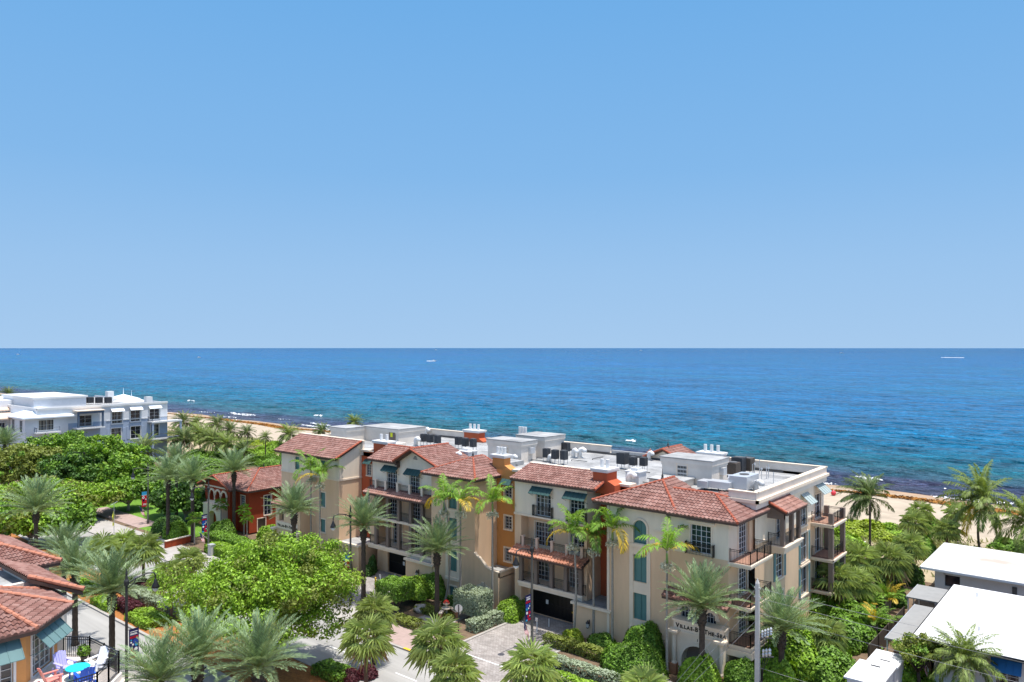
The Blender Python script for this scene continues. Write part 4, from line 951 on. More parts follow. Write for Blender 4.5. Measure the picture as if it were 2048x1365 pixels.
class NB:
    """numpy quad collector"""
    def __init__(s): s.q = []; s.m = []
    def quads(s, a, m=0): s.q.append(np.asarray(a, dtype=np.float64).reshape(-1, 4, 3)); s.m.append(np.full(len(s.q[-1]), m, dtype=np.int32))
    def mesh(s, name, mats):
        q = np.concatenate(s.q); n = len(q); me = bpy.data.meshes.new(name)
        me.vertices.add(n*4); me.vertices.foreach_set('co', q.reshape(-1)); me.loops.add(n*4); me.loops.foreach_set('vertex_index', np.arange(n*4, dtype=np.int32))
        me.polygons.add(n); me.polygons.foreach_set('loop_start', np.arange(0, n*4, 4, dtype=np.int32))
        for x in mats: me.materials.append(M[x])
        if len(mats) > 1: me.polygons.foreach_set('material_index', np.concatenate(s.m))
        me.update(calc_edges=True); me.validate(); return me
    def obj(s, name, mats, parent=None):
        o = bpy.data.objects.new(name, s.mesh(name, mats)); COL.objects.link(o)
        if parent is not None: o.parent = parent
        return o
def rotz(a): c, s = math.cos(a), math.sin(a); return np.array([[c, -s, 0], [s, c, 0], [0, 0, 1.]])
def frond(nb, rng, base, az, elev, L, droop, nl, ll, lw, vee=.5, sag=.0, twist=0., m=0, fwd0=1.15, fwd1=.45, stem=.022, start=.14):
    """one feather frond: a curved stalk with two ranks of leaflets, each leaflet a bent diamond"""
    K = 14; t = np.linspace(0, 1, K+1); ang = elev-droop*t**1.35; dl = L/K
    x = np.concatenate([[0], np.cumsum(np.cos(ang[:-1])*dl)]); z = np.concatenate([[0], np.cumsum(np.sin(ang[:-1])*dl)])
    side = twist*t**1.5*L*.25
    P = np.stack([x, side, z], 1)
    R = rotz(az)
    u = np.sort(np.concatenate([start+(1-start)*(np.arange(nl)+.5)/nl]))
    p = np.stack([np.interp(u, t, P[:, k]) for k in range(3)], 1); a = np.interp(u, t, ang)
    T = np.stack([np.cos(a), np.zeros_like(a), np.sin(a)], 1); U = np.stack([-np.sin(a), np.zeros_like(a), np.cos(a)], 1)
    prof = np.sin(PI*np.clip(.12+.83*u, 0, 1))**.55
    prof *= np.where(u > .85, 1-.45*(u-.85)/.15, 1)
    f = fwd0+(fwd1-fwd0)*u
    for sgn in (-1, 1):
        rnd = rng.normal(0, .10, (nl, 3)); l = ll*prof*rng.uniform(.85, 1.12, nl)
        D = T*np.cos(f)[:, None]+np.array([0, sgn, 0])*np.sin(f)[:, None]*math.cos(vee)+U*(np.sin(f)*math.sin(vee))[:, None]+rnd
        D /= np.linalg.norm(D, axis=1)[:, None]
        tip = p+D*l[:, None]+np.array([0, 0, -1.])*(sag*l)[:, None]
        mid = p+D*(l*.5)[:, None]
        W = np.cross(D, U); W /= np.linalg.norm(W, axis=1)[:, None]+1e-9
        w = lw*(.6+.4*prof)
        q = np.stack([p, mid+W*w[:, None], tip, mid-W*w[:, None]], 1)
        nb.quads((q.reshape(-1, 3) @ R.T).reshape(-1, 4, 3)+np.array(base), m)
    S = []
    for i in range(K):
        w0, w1 = stem*(1-.8*t[i]), stem*(1-.8*t[i+1])
        S += [[P[i]+[0, -w0, 0], P[i]+[0, w0, 0], P[i+1]+[0, w1, 0], P[i+1]+[0, -w1, 0]], [P[i]+[0, 0, -w0], P[i]+[0, 0, w0], P[i+1]+[0, 0, w1], P[i+1]+[0, 0, -w1]]]
    nb.quads((np.array(S).reshape(-1, 3) @ R.T).reshape(-1, 4, 3)+np.array(base), 1)
def fan(nb, rng, base, az, elev, stalk, rad, nb_l=16, droop=.5, m=0, bw=.035):
    """one fan leaf: stalk, then blades spread round its end with drooping tips"""
    d = np.array([math.cos(elev), 0, math.sin(elev)]); e = stalk*d+np.array([0, 0, -.12*stalk*stalk]); R = rotz(az)
    pe = elev-rng.uniform(.15, .6); ax = np.array([math.cos(pe), 0, math.sin(pe)]); up = np.array([-math.sin(pe), 0, math.cos(pe)])
    sp = rng.uniform(1.75, 2.1); q = []
    for i in range(nb_l):
        th = -sp+2*sp*(i+.5)/nb_l; r = rad*(1-.22*(abs(th)/sp)**2)*rng.uniform(.9, 1.08)
        D = ax*math.cos(th)+np.array([0, 1, 0])*math.sin(th)+up*(.18*math.cos(th)); D /= np.linalg.norm(D); W = np.cross(D, up); W /= np.linalg.norm(W)
        mid = e+D*r*.55; tip = mid+D*r*.42+np.array([0, 0, -1])*droop*r*rng.uniform(.25, .6); mw = bw*rng.uniform(.85, 1.2)
        q.append([e, mid+W*mw, mid*.45+tip*.55+W*mw*.55, tip]); q.append([e, tip, mid*.45+tip*.55-W*mw*.55, mid-W*mw])
    nb.quads((np.array(q).reshape(-1, 3) @ R.T).reshape(-1, 4, 3)+np.array(base), m)
    s = .016; yv = np.array([0, s, 0]); zv = np.array([0, 0, s])
    st = np.array([[-yv, yv, e+yv, e-yv], [-zv, zv, e+zv, e-zv]]); nb.quads((st.reshape(-1, 3) @ R.T).reshape(-1, 4, 3)+np.array(base), 1)
GA = PI*(3-math.sqrt(5))
PROTO = {}
def date_crown(seed, scale=1.0):
    rng = np.random.default_rng(seed); nb = NB(); n = 74
    for i in range(n):
        k = i/(n-1); elev = math.radians(87-77*k**.82)+rng.normal(0, .09)
        frond(nb, rng, (0, 0, .25*(1-k)), i*GA+rng.normal(0, .12), elev, scale*rng.uniform(2.7, 3.3)*(.86+.24*math.sin(PI*min(1, k*1.1))), .32+.38*k+rng.normal(0, .08), 38, .44*scale, .0225, vee=.55-.2*k, sag=.06, twist=rng.normal(0, .3))
    return nb.mesh('crown', ['frond_date', 'frond_stem'])
mat('frond_coco_dark', (.095, .145, .035), trans=.2, island=.4, **LEAF)
def coco_crown(seed, wind=0., scale=1.0, n=38, yellow=.25, mt='frond_coco'):
    rng = np.random.default_rng(seed); nb = NB()
    for i in range(n):
        k = i/(n-1); az = i*GA+rng.normal(0, .15)
        if wind: az = PI+((az-PI+PI) % (2*PI)-PI)*(1-wind*.45)           # the sea breeze combs the fronds inland
        elev = math.radians(82-98*k)+rng.normal(0, .1); y = 2 if (k > .7 and rng.random() < yellow) else 0
        frond(nb, rng, (0, 0, .2*(1-k)), az, elev, scale*rng.uniform(3.0, 3.8), .9+.5*k+rng.normal(0, .12), 40, .72*scale, .045, vee=.1, sag=.45, twist=rng.normal(0, .5), m=y, stem=.03)
    return nb.mesh('crown', [mt, 'frond_stem', 'frond_yellow'])
def royal_crown(seed, n=9, yellow=2, scale=1.0):
    rng = np.random.default_rng(seed); nb = NB()
    for i in range(n):
        k = i/(n-1); elev = math.radians(80-62*k)+rng.normal(0, .08); y = 2 if i >= n-yellow else 0
        frond(nb, rng, (0, 0, 0), i*GA+rng.normal(0, .2), elev, scale*rng.uniform(2.3, 2.8), 1.15+.75*k+rng.normal(0, .12), 30, .62*scale, .048, vee=.28, sag=.42, twist=rng.normal(0, .5), m=y, fwd0=1.25, fwd1=.7, stem=.035, start=.08)
    return nb.mesh('crown', ['frond_green', 'frond_stem', 'frond_yellow'])
def sabal_crown(seed, n=38, rad=1.25, stalk=1.0, mat_='frond_fan'):
    rng = np.random.default_rng(seed); nb = NB()
    for i in range(n):
        k = i/(n-1); elev = math.asin(max(-1, .99-1.52*k))+rng.normal(0, .1)
        fan(nb, rng, (0, 0, .15*(1-k)), i*GA+rng.normal(0, .15), elev, stalk*rng.uniform(.8, 1.12), rad*rng.uniform(.85, 1.12), 13, droop=.5+.4*k, m=2 if (k > .9 and rng.random() < .45) else 0, bw=.040*rad)
    return nb.mesh('crown', [mat_, 'frond_stem', 'frond_dry'])
def trunk_mesh(prof, bend, n=10, boots=0, seed=1, mats='bark_brown'):
    """tapered, slightly leaning trunk; boots = cut leaf bases standing out of the bark"""
    rng = np.random.default_rng(seed); mb = MB(); H = prof[-1][1]; pts = []; rad = []
    zs = np.linspace(0, H, 26)
    for z in zs:
        t = z/H; pts.append((bend[0]*(t*t-t)*1.0, bend[1]*(t*t-t), z)); r = float(np.interp(z, [b for a, b in prof], [a for a, b in prof])); rad.append(r*(1+.05*math.sin(z*9)))
    mb.tube(pts, rad, n)
    for i in range(boots):
        z = H-.05-(i/boots)*1.5; a = i*GA; r = float(np.interp(z, [b for a_, b in prof], [a_ for a_, b in prof])); p = Vector((r*.8*math.cos(a), r*.8*math.sin(a), z)); d = Vector((math.cos(a), math.sin(a), 1.3)).normalized()
        mb.bar(p, p+d*.26, .13, .07)
    return mb
def palm(kindname, label, group, x, y, h, key, crown_fn, prof, bend=(0, 0), boots=0, bark='bark_brown', rz=None, z0=0., sc=1.0, extra=None):
    t = thing(kindname, label, 'palm', (x, y, z0), random.uniform(0, 6.28) if rz is None else rz, group)
    tk = (kindname, round(h, 1), bend)
    if tk not in PROTO:
        o = trunk_mesh(prof(h), bend, boots=boots).build('trunk', bark, t, smooth=True, local=True); PROTO[tk] = o.data
    else:
        o = bpy.data.objects.new('trunk', PROTO[tk]); COL.objects.link(o); o.parent = t
    if key not in PROTO: PROTO[key] = crown_fn()
    c = bpy.data.objects.new('crown', PROTO[key]); COL.objects.link(c); c.parent = t; c.location = (0, 0, h); c.scale = (sc, sc, sc)
    if extra: extra(t, h)
    return t
DATE_P = lambda h: [(.36, 0), (.26, .5), (.23, h-1.6), (.33, h-1.0), (.38, h-.5), (.24, h)]
SAB_P = lambda h: [(.24, 0), (.17, .5), (.16, h-.8), (.22, h-.3), (.16, h)]
ROY_P = lambda h: [(.17, 0), (.12, .6), (.085, h-1.0), (.085, h)]
COC_P = lambda h: [(.26, 0), (.16, .8), (.12, h-.5), (.15, h)]
def royal_extra(t, h):
    if 'shaft' not in PROTO:
        m = MB(); m.tube([(0, 0, -1.05), (0, 0, -.9), (0, 0, -.3), (0, 0, .1)], [.09, .115, .10, .05], 10); o = m.build('crownshaft', 'crownshaft', t, smooth=True, local=True); PROTO['shaft'] = o.data
        rng = np.random.default_rng(5); nb = NB(); q = []
        for i in range(260):
            a = rng.uniform(0, 6.28); r = .12+.5*rng.random()**.7; p = np.array([r*math.cos(a), r*math.sin(a), -1.05-.5*r+rng.normal(0, .14)]); d = rng.normal(0, .06, (2, 3)); q.append([p-d[0], p-d[1], p+d[0], p+d[1]])
        nb.quads(q); PROTO['blossom'] = nb.mesh('blossom', ['blossom'])
    else:
        o = bpy.data.objects.new('crownshaft', PROTO['shaft']); COL.objects.link(o); o.parent = t
    o.location = (0, 0, h)
    b = bpy.data.objects.new('blossom', PROTO['blossom']); COL.objects.link(b); b.parent = t; b.location = (0, 0, h-.05)
def date_palm(px, py, h, label, seed=0, base=None, sc=1.0):
    x, y = gp(px, py, h) if base is None else base
    return palm('date_palm', label, 'date palms along the street', x, y, h, ('date', seed % 3), lambda: date_crown(seed % 3+20), DATE_P, boots=34, bark='bark_dark', sc=sc*1.22)
def sabal_palm(px, py, h, label, seed=0, sc=1.0, z0=0., group='fan palms with round crowns'):
    x, y = gp(px, py, h+z0)
    return palm('fan_palm', label, group, x, y, h, ('sabal', seed % 3), lambda: sabal_crown(seed % 3+40), SAB_P, boots=18, bark='bark_brown', sc=sc*1.1, z0=z0)
def royal_palm(px, py, h, label, seed=0, sc=1.0, bend=(0, 0), base=None, rz=None):
    x, y = gp(px, py, h) if base is None else base
    return palm('slender_palm', label, 'slender green palms beside the apartment block', x, y, h, ('royal', seed % 4), lambda: royal_crown(seed % 4+60, yellow=(1, 2, 2, 1)[seed % 4]), ROY_P, bend=bend, bark='bark_grey', sc=sc*1.28, extra=royal_extra, rz=rz)
def coco_palm(px, py, h, label, seed=0, sc=1.0, bend=(0, 0), z0=0., wind=.8, mt='frond_coco', group='coconut palms behind the beach', rz=0.0):
    x, y = gp(px, py, h+z0)
    return palm('coconut_palm', label, group, x, y, h, ('coco', seed % 4, wind > 0, mt), lambda: coco_crown(seed % 4+80, wind, yellow=.05 if wind and mt == 'frond_coco' else 0, mt=mt), COC_P, bend=bend, bark='bark_dark', sc=sc*1.2, z0=z0, rz=rz)

def leaf_cards(rng, P, Nrm, size, jitter=.55, asp=.62):
    n = len(P); nv = Nrm+rng.normal(0, jitter, (n, 3)); nv /= np.linalg.norm(nv, axis=1)[:, None]+1e-9
    r = rng.normal(0, 1, (n, 3)); a = np.cross(nv, r); a /= np.linalg.norm(a, axis=1)[:, None]+1e-9; b = np.cross(nv, a)
    s = size*rng.uniform(.65, 1.3, n)[:, None]; a = a*s; b = b*s*asp; f = nv*s*.22
    return np.stack([P-a, P+b*.9+f, P+a, P-b*.9+f], 1)
LEAF2 = {'leaf_bright': 'leaf_olive', 'leaf_mid': 'leaf_bright', 'leaf_dark': 'leaf_mid', 'leaf_olive': 'leaf_mid'}
def tree(label, group, x, y, H, rad, trunk_h, leaf, lsize, nclump, per, seed=0, name='broadleaf_tree', flat=.62, bark='bark_grey', z0=0., cw=.85, low=-.55, cat='tree'):
    """tapered trunk and limbs under a crown of leaf clumps spread through an uneven volume"""
    rng = np.random.default_rng(seed); t = thing(name, label, cat, (x, y, z0), 0, group)
    cz = (H+trunk_h)/2; rz_ = (H-trunk_h)/2
    lob = [(rng.normal(0, 1, 3), rng.uniform(.5, 1)) for _ in range(7)]
    C = []; tries = 0
    while len(C) < nclump and tries < nclump*30:
        tries += 1; d = rng.normal(0, 1, 3); d /= np.linalg.norm(d)
        if d[2] < low: continue
        w = .78+.30*sum(k*math.sin(3*np.dot(d, v)) for v, k in lob)/3.0
        r = rng.random()**.38*w; C.append((d[0]*r*rad, d[1]*r*rad, cz+d[2]*r*rz_))
    C = np.array(C)
    br = MB(); br.tube([(0, 0, 0), (.1, .05, trunk_h*.5), (.0, .1, trunk_h)], [rad*.055+.06, rad*.045+.04, rad*.04+.03], 8)
    for i in range(min(14, nclump)):
        c = C[rng.integers(len(C))]; m = (c[0]*.45, c[1]*.45, trunk_h*.6+c[2]*.4)
        br.tube([(0, .08, trunk_h*.85), m, tuple(c)], [rad*.03+.02, rad*.018+.015, .02], 5)
    br.build('trunk', bark, t, smooth=True, local=True)
    nb = NB()
    for c in C:
        d = rng.normal(0, 1, (per, 3)); d /= np.linalg.norm(d, axis=1)[:, None]; r = cw*rng.uniform(.7, 1.25)*rng.random(per)[:, None]**.45
        p = c+d*r*np.array([1, 1, .7]); nn = d*.8+np.array([0, 0, .38])
        nb.quads(leaf_cards(rng, p, nn, lsize), 1 if rng.random() < .22 else 0)
    nb.obj('crown', [leaf, LEAF2.get(leaf, leaf)], t); return t
def shrub(label, x, y, shape, leaf='leaf_mid', ls=.13, dens=120, seed=0, name='shrub', cat='shrub', group=None, rz=0., z0=0., rough=.12, stems=False, lift=0.):
    """clipped bush: shape = ('box', lx, ly, h) or ('dome', rx, ry, h); leaves cover and thicken its surface"""
    rng = np.random.default_rng(seed+int(abs(x*31+y*17)) % 9999); t = thing(name, label, cat, (x, y, z0), rz, group)
    k, a, b, h = shape; P = []; Nn = []
    if k == 'box':
        for (o, u, v, nrm) in (((-a/2, -b/2, h), (a, 0, 0), (0, b, 0), (0, 0, 1)), ((-a/2, -b/2, lift), (a, 0, 0), (0, 0, h-lift), (0, -1, 0)), ((-a/2, b/2, lift), (a, 0, 0), (0, 0, h-lift), (0, 1, 0)),
                               ((a/2, -b/2, lift), (0, b, 0), (0, 0, h-lift), (1, 0, 0)), ((-a/2, -b/2, lift), (0, b, 0), (0, 0, h-lift), (-1, 0, 0))):
            ar = np.linalg.norm(np.cross(u, v)); n = int(ar*dens)+4; w = rng.random((n, 2))
            P.append(np.array(o)+w[:, :1]*np.array(u)+w[:, 1:]*np.array(v)); Nn.append(np.tile(nrm, (n, 1)))
        P = np.concatenate(P).astype(float); Nn = np.concatenate(Nn).astype(float)
        bump = np.sin(P[:, 0]*2.1+seed)*.5+np.sin(P[:, 1]*2.7+P[:, 2]*1.9)*.5
        P += Nn*(bump*rough+rng.normal(0, .05, len(P)))[:, None]
    else:
        n = int((2.2*PI*max(a, b)*h+PI*a*b)*dens*.8)+10; d = rng.normal(0, 1, (n, 3)); d[:, 2] = np.abs(d[:, 2]); d /= np.linalg.norm(d, axis=1)[:, None]
        r = (1+rough*np.sin(d[:, 0]*5+seed)*np.sin(d[:, 1]*4+1)+rng.normal(0, .035, n))[:, None]
        P = d*r*np.array([a, b, h-lift])+np.array([0, 0, lift]); Nn = d/np.array([a, b, h-lift]); Nn /= np.linalg.norm(Nn, axis=1)[:, None]
    nb = NB(); nb.quads(leaf_cards(rng, P, Nn+np.array([0, 0, .25]), ls, .45))
    # inner foliage fills the body
    m = len(P)//3; Q = P[:m]*np.array([.86, .86, .9])+np.array([0, 0, .02]); nb.quads(leaf_cards(rng, Q, Nn[:m], ls*1.7, .3, .9))
    nb.obj('foliage', [leaf], t)
    st = MB(); 
    if stems:
        for i in range(5):
            an = i*1.3; st.tube([(.25*math.cos(an), .25*math.sin(an), 0), (a*.4*math.cos(an), b*.4*math.sin(an), lift+.3), (a*.6*math.cos(an), b*.6*math.sin(an), lift+.9)], [.07, .05, .03], 5)
    else: st.tube([(0, 0, 0), (0, 0, h*.5)], [.06, .03], 5)
    st.build('stem', 'bark_brown', t, local=True)
    return t

# ---------------- date palms
date_palm(72, 1062, 7.6, 'wide crowned date palm above the tiled roof at the left edge', 0, base=gp(72, 1150), sc=1.25)
date_palm(128, 1108, 6.0, 'low date palm behind the far corner of the tiled roof in the lower left', 1, sc=.9)
date_palm(150, 1150, 6.5, 'date palm with fronds brushing the tip of the lower left tiled roof', 2, sc=.95)
date_palm(229, 1180, 6.5, 'thick trunked date palm just left of the near lamp post', 0, base=gp(224, 1338), sc=1.1)
date_palm(337, 960, 8.5, 'tall date palm, front left of the three standing together in the park corner', 1, base=gp(336, 1079))
date_palm(353, 955, 8.9, 'tall date palm, rear one of the three standing together in the park corner', 2, base=gp(353, 1045))
date_palm(383, 962, 8.7, 'tall date palm, right one of the three and closest to the red house', 0, base=gp(385, 1084))
date_palm(468, 946, 9.2, 'tall date palm standing straight in front of the red house roof', 1, base=gp(468, 1070))
date_palm(588, 1026, 8.0, 'date palm in front of the far name band of the apartment block', 2)
date_palm(727, 1058, 8.0, 'date palm in front of the left garage drive with a tall bare trunk', 0, base=gp(727, 1202))
date_palm(873, 1108, 6.6, 'date palm on the planting bed in front of the tan tower', 1, base=gp(874, 1235))
date_palm(1404, 1217, 6.6, 'date palm directly in front of the near entrance, hiding part of the lettering', 2, sc=1.0)
date_palm(1563, 1262, 4.7, 'date palm just right of the concrete utility pole', 0)
date_palm(396, 1322, 8.2, 'silvery date palm crown at the bottom edge, middle one of the three side by side', 1, sc=.85)
date_palm(517, 1338, 8.0, 'silvery date palm crown at the bottom edge, below the big round street tree', 2, sc=.9)
date_palm(318, 1366, 7.9, 'silvery date palm crown low on the bottom edge, right of the near banner', 0, sc=.82)
date_palm(10, 890, 9.0, 'far date palm at the left edge in front of the pale blue building', 1)
# ---------------- fan palms in the median and by the beach
for px, py, h, lb, s, sc in (
    (342, 1152, 4.6, 'fan palm with bare trunk in the median left of the big round tree', 0, .95), (376, 1122, 4.4, 'fan palm just behind the bare trunked one in the median', 1, .85),
    (205, 1104, 4.4, 'pale fan palm in the median, leftmost of the far group', 2, 1.1), (287, 1100, 4.4, 'pale fan palm in the median, right of the far group', 0, 1.1), (248, 1090, 4.2, 'pale fan palm at the back of the far median group', 1, 1.0),
    (732, 1276, 5.4, 'large round fan palm in front of the left garage drive', 1, .95), (748, 1226, 4.4, 'fan palm half hidden behind the large round one', 2, .9),
    (876, 1288, 6.3, 'fan palm with spreading crown over the kerb by the pink paving', 0, 1.0), (908, 1345, 5.6, 'lower fan palm at the bottom edge under the spreading one', 2, .85),
    (1064, 1335, 7.4, 'fan palm crown at the bottom edge in front of the right garage drive', 1, .85), (1290, 1384, 7.4, 'fan palm tips at the bottom edge below the big clipped bush', 2, .8)):
    sabal_palm(px, py, h, lb, s, sc, group='fan palms in the street median')
for px, py, h, lb, s, sc in (
    (1683, 1112, 4.6, 'shaggy fan palm close to the corner balconies of the apartment block', 0, 1.05), (1672, 1160, 4.0, 'shaggy fan palm low beside the side wall of the apartment block', 1, 1.1), (1722, 1122, 4.4, 'shaggy fan palm second from the balconies', 2, 1.1),
    (1716, 1168, 3.4, 'low fan palm in front of the shaggy group by the side wall', 0, .9), (1780, 1120, 4.6, 'fan palm with brownish skirt behind the bright feather palms', 1, 1.1), (1820, 1092, 4.6, 'fan palm at the left corner of the far white roof', 2, .95),
    (1828, 1046, 4.4, 'dune fan palm in the middle of the row behind the far white roof', 0, .9), (1842, 1024, 4.0, 'dune fan palm nearest the sand, left of the tall coconut palm', 1, .85), (1914, 1026, 4.0, 'dune fan palm under the yellowish coconut palm', 2, .85),
    (1894, 1060, 4.0, 'dune fan palm close behind the far white roof', 0, .85), (1612, 1262, 2.9, 'short fan palm right of the date palm by the utility pole', 1, .85), (1655, 1270, 2.9, 'short fan palm in the green thicket beside the side wall', 2, .8)):
    sabal_palm(px, py, h, lb, s, sc, group='fan palms by the beach side')
# small thatch palms by the red house
for px, py, h, lb, s, sc in ((442, 1010, 4.4, 'small light green fan palm left of the straight date palm at the red house', 0, .72), (488, 1020, 3.9, 'small light green fan palm right of the straight date palm at the red house', 1, .66),
                             (494, 1036, 2.9, 'small star shaped fan palm by the red house wall', 2, .62), (389, 1038, 3.6, 'small light green fan palm beside the far flag pole', 0, .7)):
    x, y = gp(px, py, h); palm('thatch_palm', lb, 'small fan palms by the red house', x, y, h, ('thatch', s), lambda s=s: sabal_crown(70+s, 24, .85, 1.0, 'frond_green'), lambda h: [(.10, 0), (.07, h)], bark='bark_grey', sc=sc)
# ---------------- slender palms against the apartment block
royal_palm(985, 1000, 11.6, 'slender palm in front of the orange recess with pale blossom under its crown', 0, base=gp(985, 1229), rz=.3)
royal_palm(922, 1004, 11.4, 'slender palm against the tan tower', 1, base=gp(921, 1222), rz=1.2)
royal_palm(855, 1004, 11.3, 'slender palm leaning over the left balconies', 2, base=gp(888, 1214), bend=(3.6, .8), rz=2.9)
royal_palm(1133, 1064, 10.0, 'slender palm with a yellow frond left of the right garage pier', 2, base=gp(1146, 1281), rz=3.4, bend=(1.2, 0))
royal_palm(1174, 1076, 9.7, 'slender palm over the right garage pier with a drooping dead frond', 3, base=gp(1187, 1282), rz=.9)
royal_palm(1226, 1056, 11.0, 'slender palm in front of the red pilaster', 0, base=gp(1225, 1300), rz=5.0)
royal_palm(1327, 1098, 10.5, 'slender palm beside the tall shuttered windows with an orange frond', 1, base=gp(1334, 1353), rz=2.6)
royal_palm(601, 945, 11.6, 'slender palm at the far left end wall of the apartment block', 3, base=gp(622, 1120), rz=.4, sc=1.15)
royal_palm(638, 966, 11.4, 'slender palm on the far left wall, right of its neighbour', 1, base=gp(640, 1133), rz=4.0, sc=1.05)
# ---------------- coconut palms
coco_palm(1740, 1000, 8.2, 'tall windswept coconut palm with dark trunk in front of the sand', 0, wind=.9, sc=1.0, rz=-.4, mt='frond_coco_dark')
coco_palm(1965, 1006, 7.5, 'large yellowish coconut palm on the right in front of the sea', 1, wind=.6, sc=1.3, bend=(2, 0))
coco_palm(2062, 1052, 6.0, 'coconut palm cut off by the right edge', 2, wind=.3, sc=1.2)
coco_palm(1928, 1322, 3.4, 'bushy palm in front of the near white house', 3, wind=0, sc=.72)
for px, py, h, lb, s, sc in ((495, 866, 3.6, 'thin windblown coconut palm alone on the sand, left of the straight one', 0, .75), (531, 876, 6.2, 'straight thin coconut palm with small crown on the dune', 1, .5), (578, 872, 4.5, 'dense coconut palm left of the far tiled roof', 2, 1.0),
    (462, 864, 4.5, 'windblown coconut palm at the right of the dune grove', 3, .95), (436, 850, 5.0, 'windblown coconut palm at the back of the dune grove', 0, .95), (425, 884, 5.0, 'coconut palm in the middle of the dune grove', 1, 1.1), (400, 872, 5.0, 'coconut palm left of the middle in the dune grove', 2, 1.1),
    (368, 846, 5.6, 'coconut palm right beside the pale blue building', 3, 1.0), (368, 880, 5.0, 'coconut palm at the front left of the dune grove', 0, 1.1), (393, 848, 4.6, 'coconut palm at the back left of the dune grove', 1, .8), (452, 892, 4.4, 'coconut palm at the front right of the dune grove', 2, 1.0), (488, 903, 3.6, 'low coconut palm between the grove and the dune scrub', 3, .8),
    (288, 905, 5.4, 'yellowing coconut palm at the foot of the pale blue building', 1, 1.1), (708, 846, 5.6, 'coconut palm top just showing above the far penthouse roof', 2, .8), (645, 864, 4.4, 'coconut palm tips behind the ridge of the far tiled roof', 0, .8), (18, 790, 6.0, 'coconut palm far up the beach at the left edge', 3, 1.1)):
    coco_palm(px, py, h, lb, s, sc, wind=.85, mt='frond_coco_dark' if s in (0, 3) else 'frond_coco')
# ---------------- broadleaf trees
gx = (-57.5, 36.6)
tree('big round street tree with bright green leaves in the median', 'broadleaf trees', gx[0], gx[1], 11.6, 8.9, 2.4, 'leaf_bright', .135, 700, 110, 3, cw=.95, low=-.75)
def far_tree(px, py, H, rad, lb, leaf, seed, th=1.3, n=150):
    x, y = gp(px, py, H*.58); return tree(lb, 'broadleaf trees', x, y, H, rad, th, leaf, .27, int(n*1.9), 44, seed, cw=.95, low=-.85)
far_tree(205, 915, 11.5, 8.5, 'bright green park tree right of the pale blue building', 'leaf_mid', 5, n=230)
far_tree(120, 905, 11.5, 8.5, 'dense park tree below the tin roof of the pale blue building', 'leaf_mid', 6, n=220)
far_tree(55, 925, 10.5, 8.0, 'olive green park tree near the left edge', 'leaf_olive', 7, n=180)
far_tree(160, 940, 9.0, 7.0, 'dark park tree behind the banner post with white cameras', 'leaf_dark', 8, n=180)
far_tree(255, 945, 8.0, 6.0, 'park tree right of the banner post with white cameras', 'leaf_mid', 9, n=150)
far_tree(160, 998, 6.0, 6.0, 'spreading lime green tree beside the yellow crossing sign', 'leaf_bright', 10, n=190)
far_tree(90, 985, 6.6, 7.0, 'spreading lime green tree behind the large left date palm', 'leaf_bright', 11, n=180)
far_tree(15, 1000, 6.0, 6.5, 'spreading lime green tree at the left edge', 'leaf_bright', 12, n=150)
far_tree(256, 984, 5.6, 4.2, 'round green tree between the crossing sign and the far banner post', 'leaf_mid', 13, n=140)
far_tree(338, 998, 5.0, 3.7, 'dark green tree behind the three tall date palms', 'leaf_dark', 14, n=140)
far_tree(370, 1000, 6.0, 5.0, 'dark green tree filling the corner left of the red house', 'leaf_dark', 15, n=150)
far_tree(345, 960, 5.5, 6.0, 'mid green tree further behind the three tall date palms', 'leaf_mid', 16, n=130)
far_tree(440, 960, 4.6, 5.0, 'bright green scrub tree behind the red house roof', 'leaf_mid', 17, n=110)
far_tree(60, 1045, 5.6, 5.5, 'lime green tree behind the wide crowned date palm', 'leaf_bright', 31, n=120)
far_tree(128, 1042, 5.4, 4.6, 'lime green tree between the spreading ones and the street', 'leaf_mid', 32, n=110)
far_tree(8, 1040, 6.0, 5.0, 'mid green tree low at the left edge', 'leaf_mid', 33, n=110)
far_tree(95, 870, 12.5, 6.5, 'upper dark green tree directly below the tin roof', 'leaf_dark', 35, n=140)
x, y = gp(1835, 1315, 2.6); tree('small crooked tree in front of the near white house', 'broadleaf trees', x, y, 4.6, 2.3, 1.6, 'leaf_olive', .12, 70, 46, 21, cw=.45, bark='bark_dark')
# ---------------- scrub and hedges
def px_shrub(px, py, lb, shape, leaf='leaf_mid', **k):
    x, y = gp(px, py, k.get('z0', 0)); return shrub(lb, x, y, shape, leaf, **k)
G1 = 'clipped bushes in front of the apartment block'
px_shrub(1268, 1348, 'big clipped bush of two lobes in front of the shuttered windows, left lobe', ('dome', 2.9, 2.2, 2.5), 'leaf_mid', group=G1, ls=.11, dens=170)
px_shrub(1290, 1318, 'big clipped bush beside the slender palm, taller right lobe', ('dome', 2.0, 1.9, 3.0), 'leaf_mid', group=G1, ls=.11, dens=170)
px_shrub(1400, 1382, 'round clipped bush in front of the near entrance arch', ('dome', 1.75, 1.6, 2.7), 'leaf_bright', group=G1, ls=.11, dens=170)
px_shrub(1482, 1378, 'round bush under the lowest corner balcony', ('dome', 1.5, 1.3, 2.3), 'leaf_mid', group=G1, ls=.11, dens=150)
px_shrub(1018, 1238, 'bright bush left of the right garage drive', ('dome', 1.35, 1.2, 1.9), 'leaf_bright', group=G1, ls=.11)
px_shrub(1035, 1225, 'darker bush beside the low porch wall', ('dome', 1.3, 1.5, 1.8), 'leaf_mid', group=G1, ls=.11)
px_shrub(1145, 1285, 'variegated bush at the left end of the low hedge by the right pier', ('dome', 1.1, 1.0, 1.2), 'leaf_lime', group=G1, ls=.1)
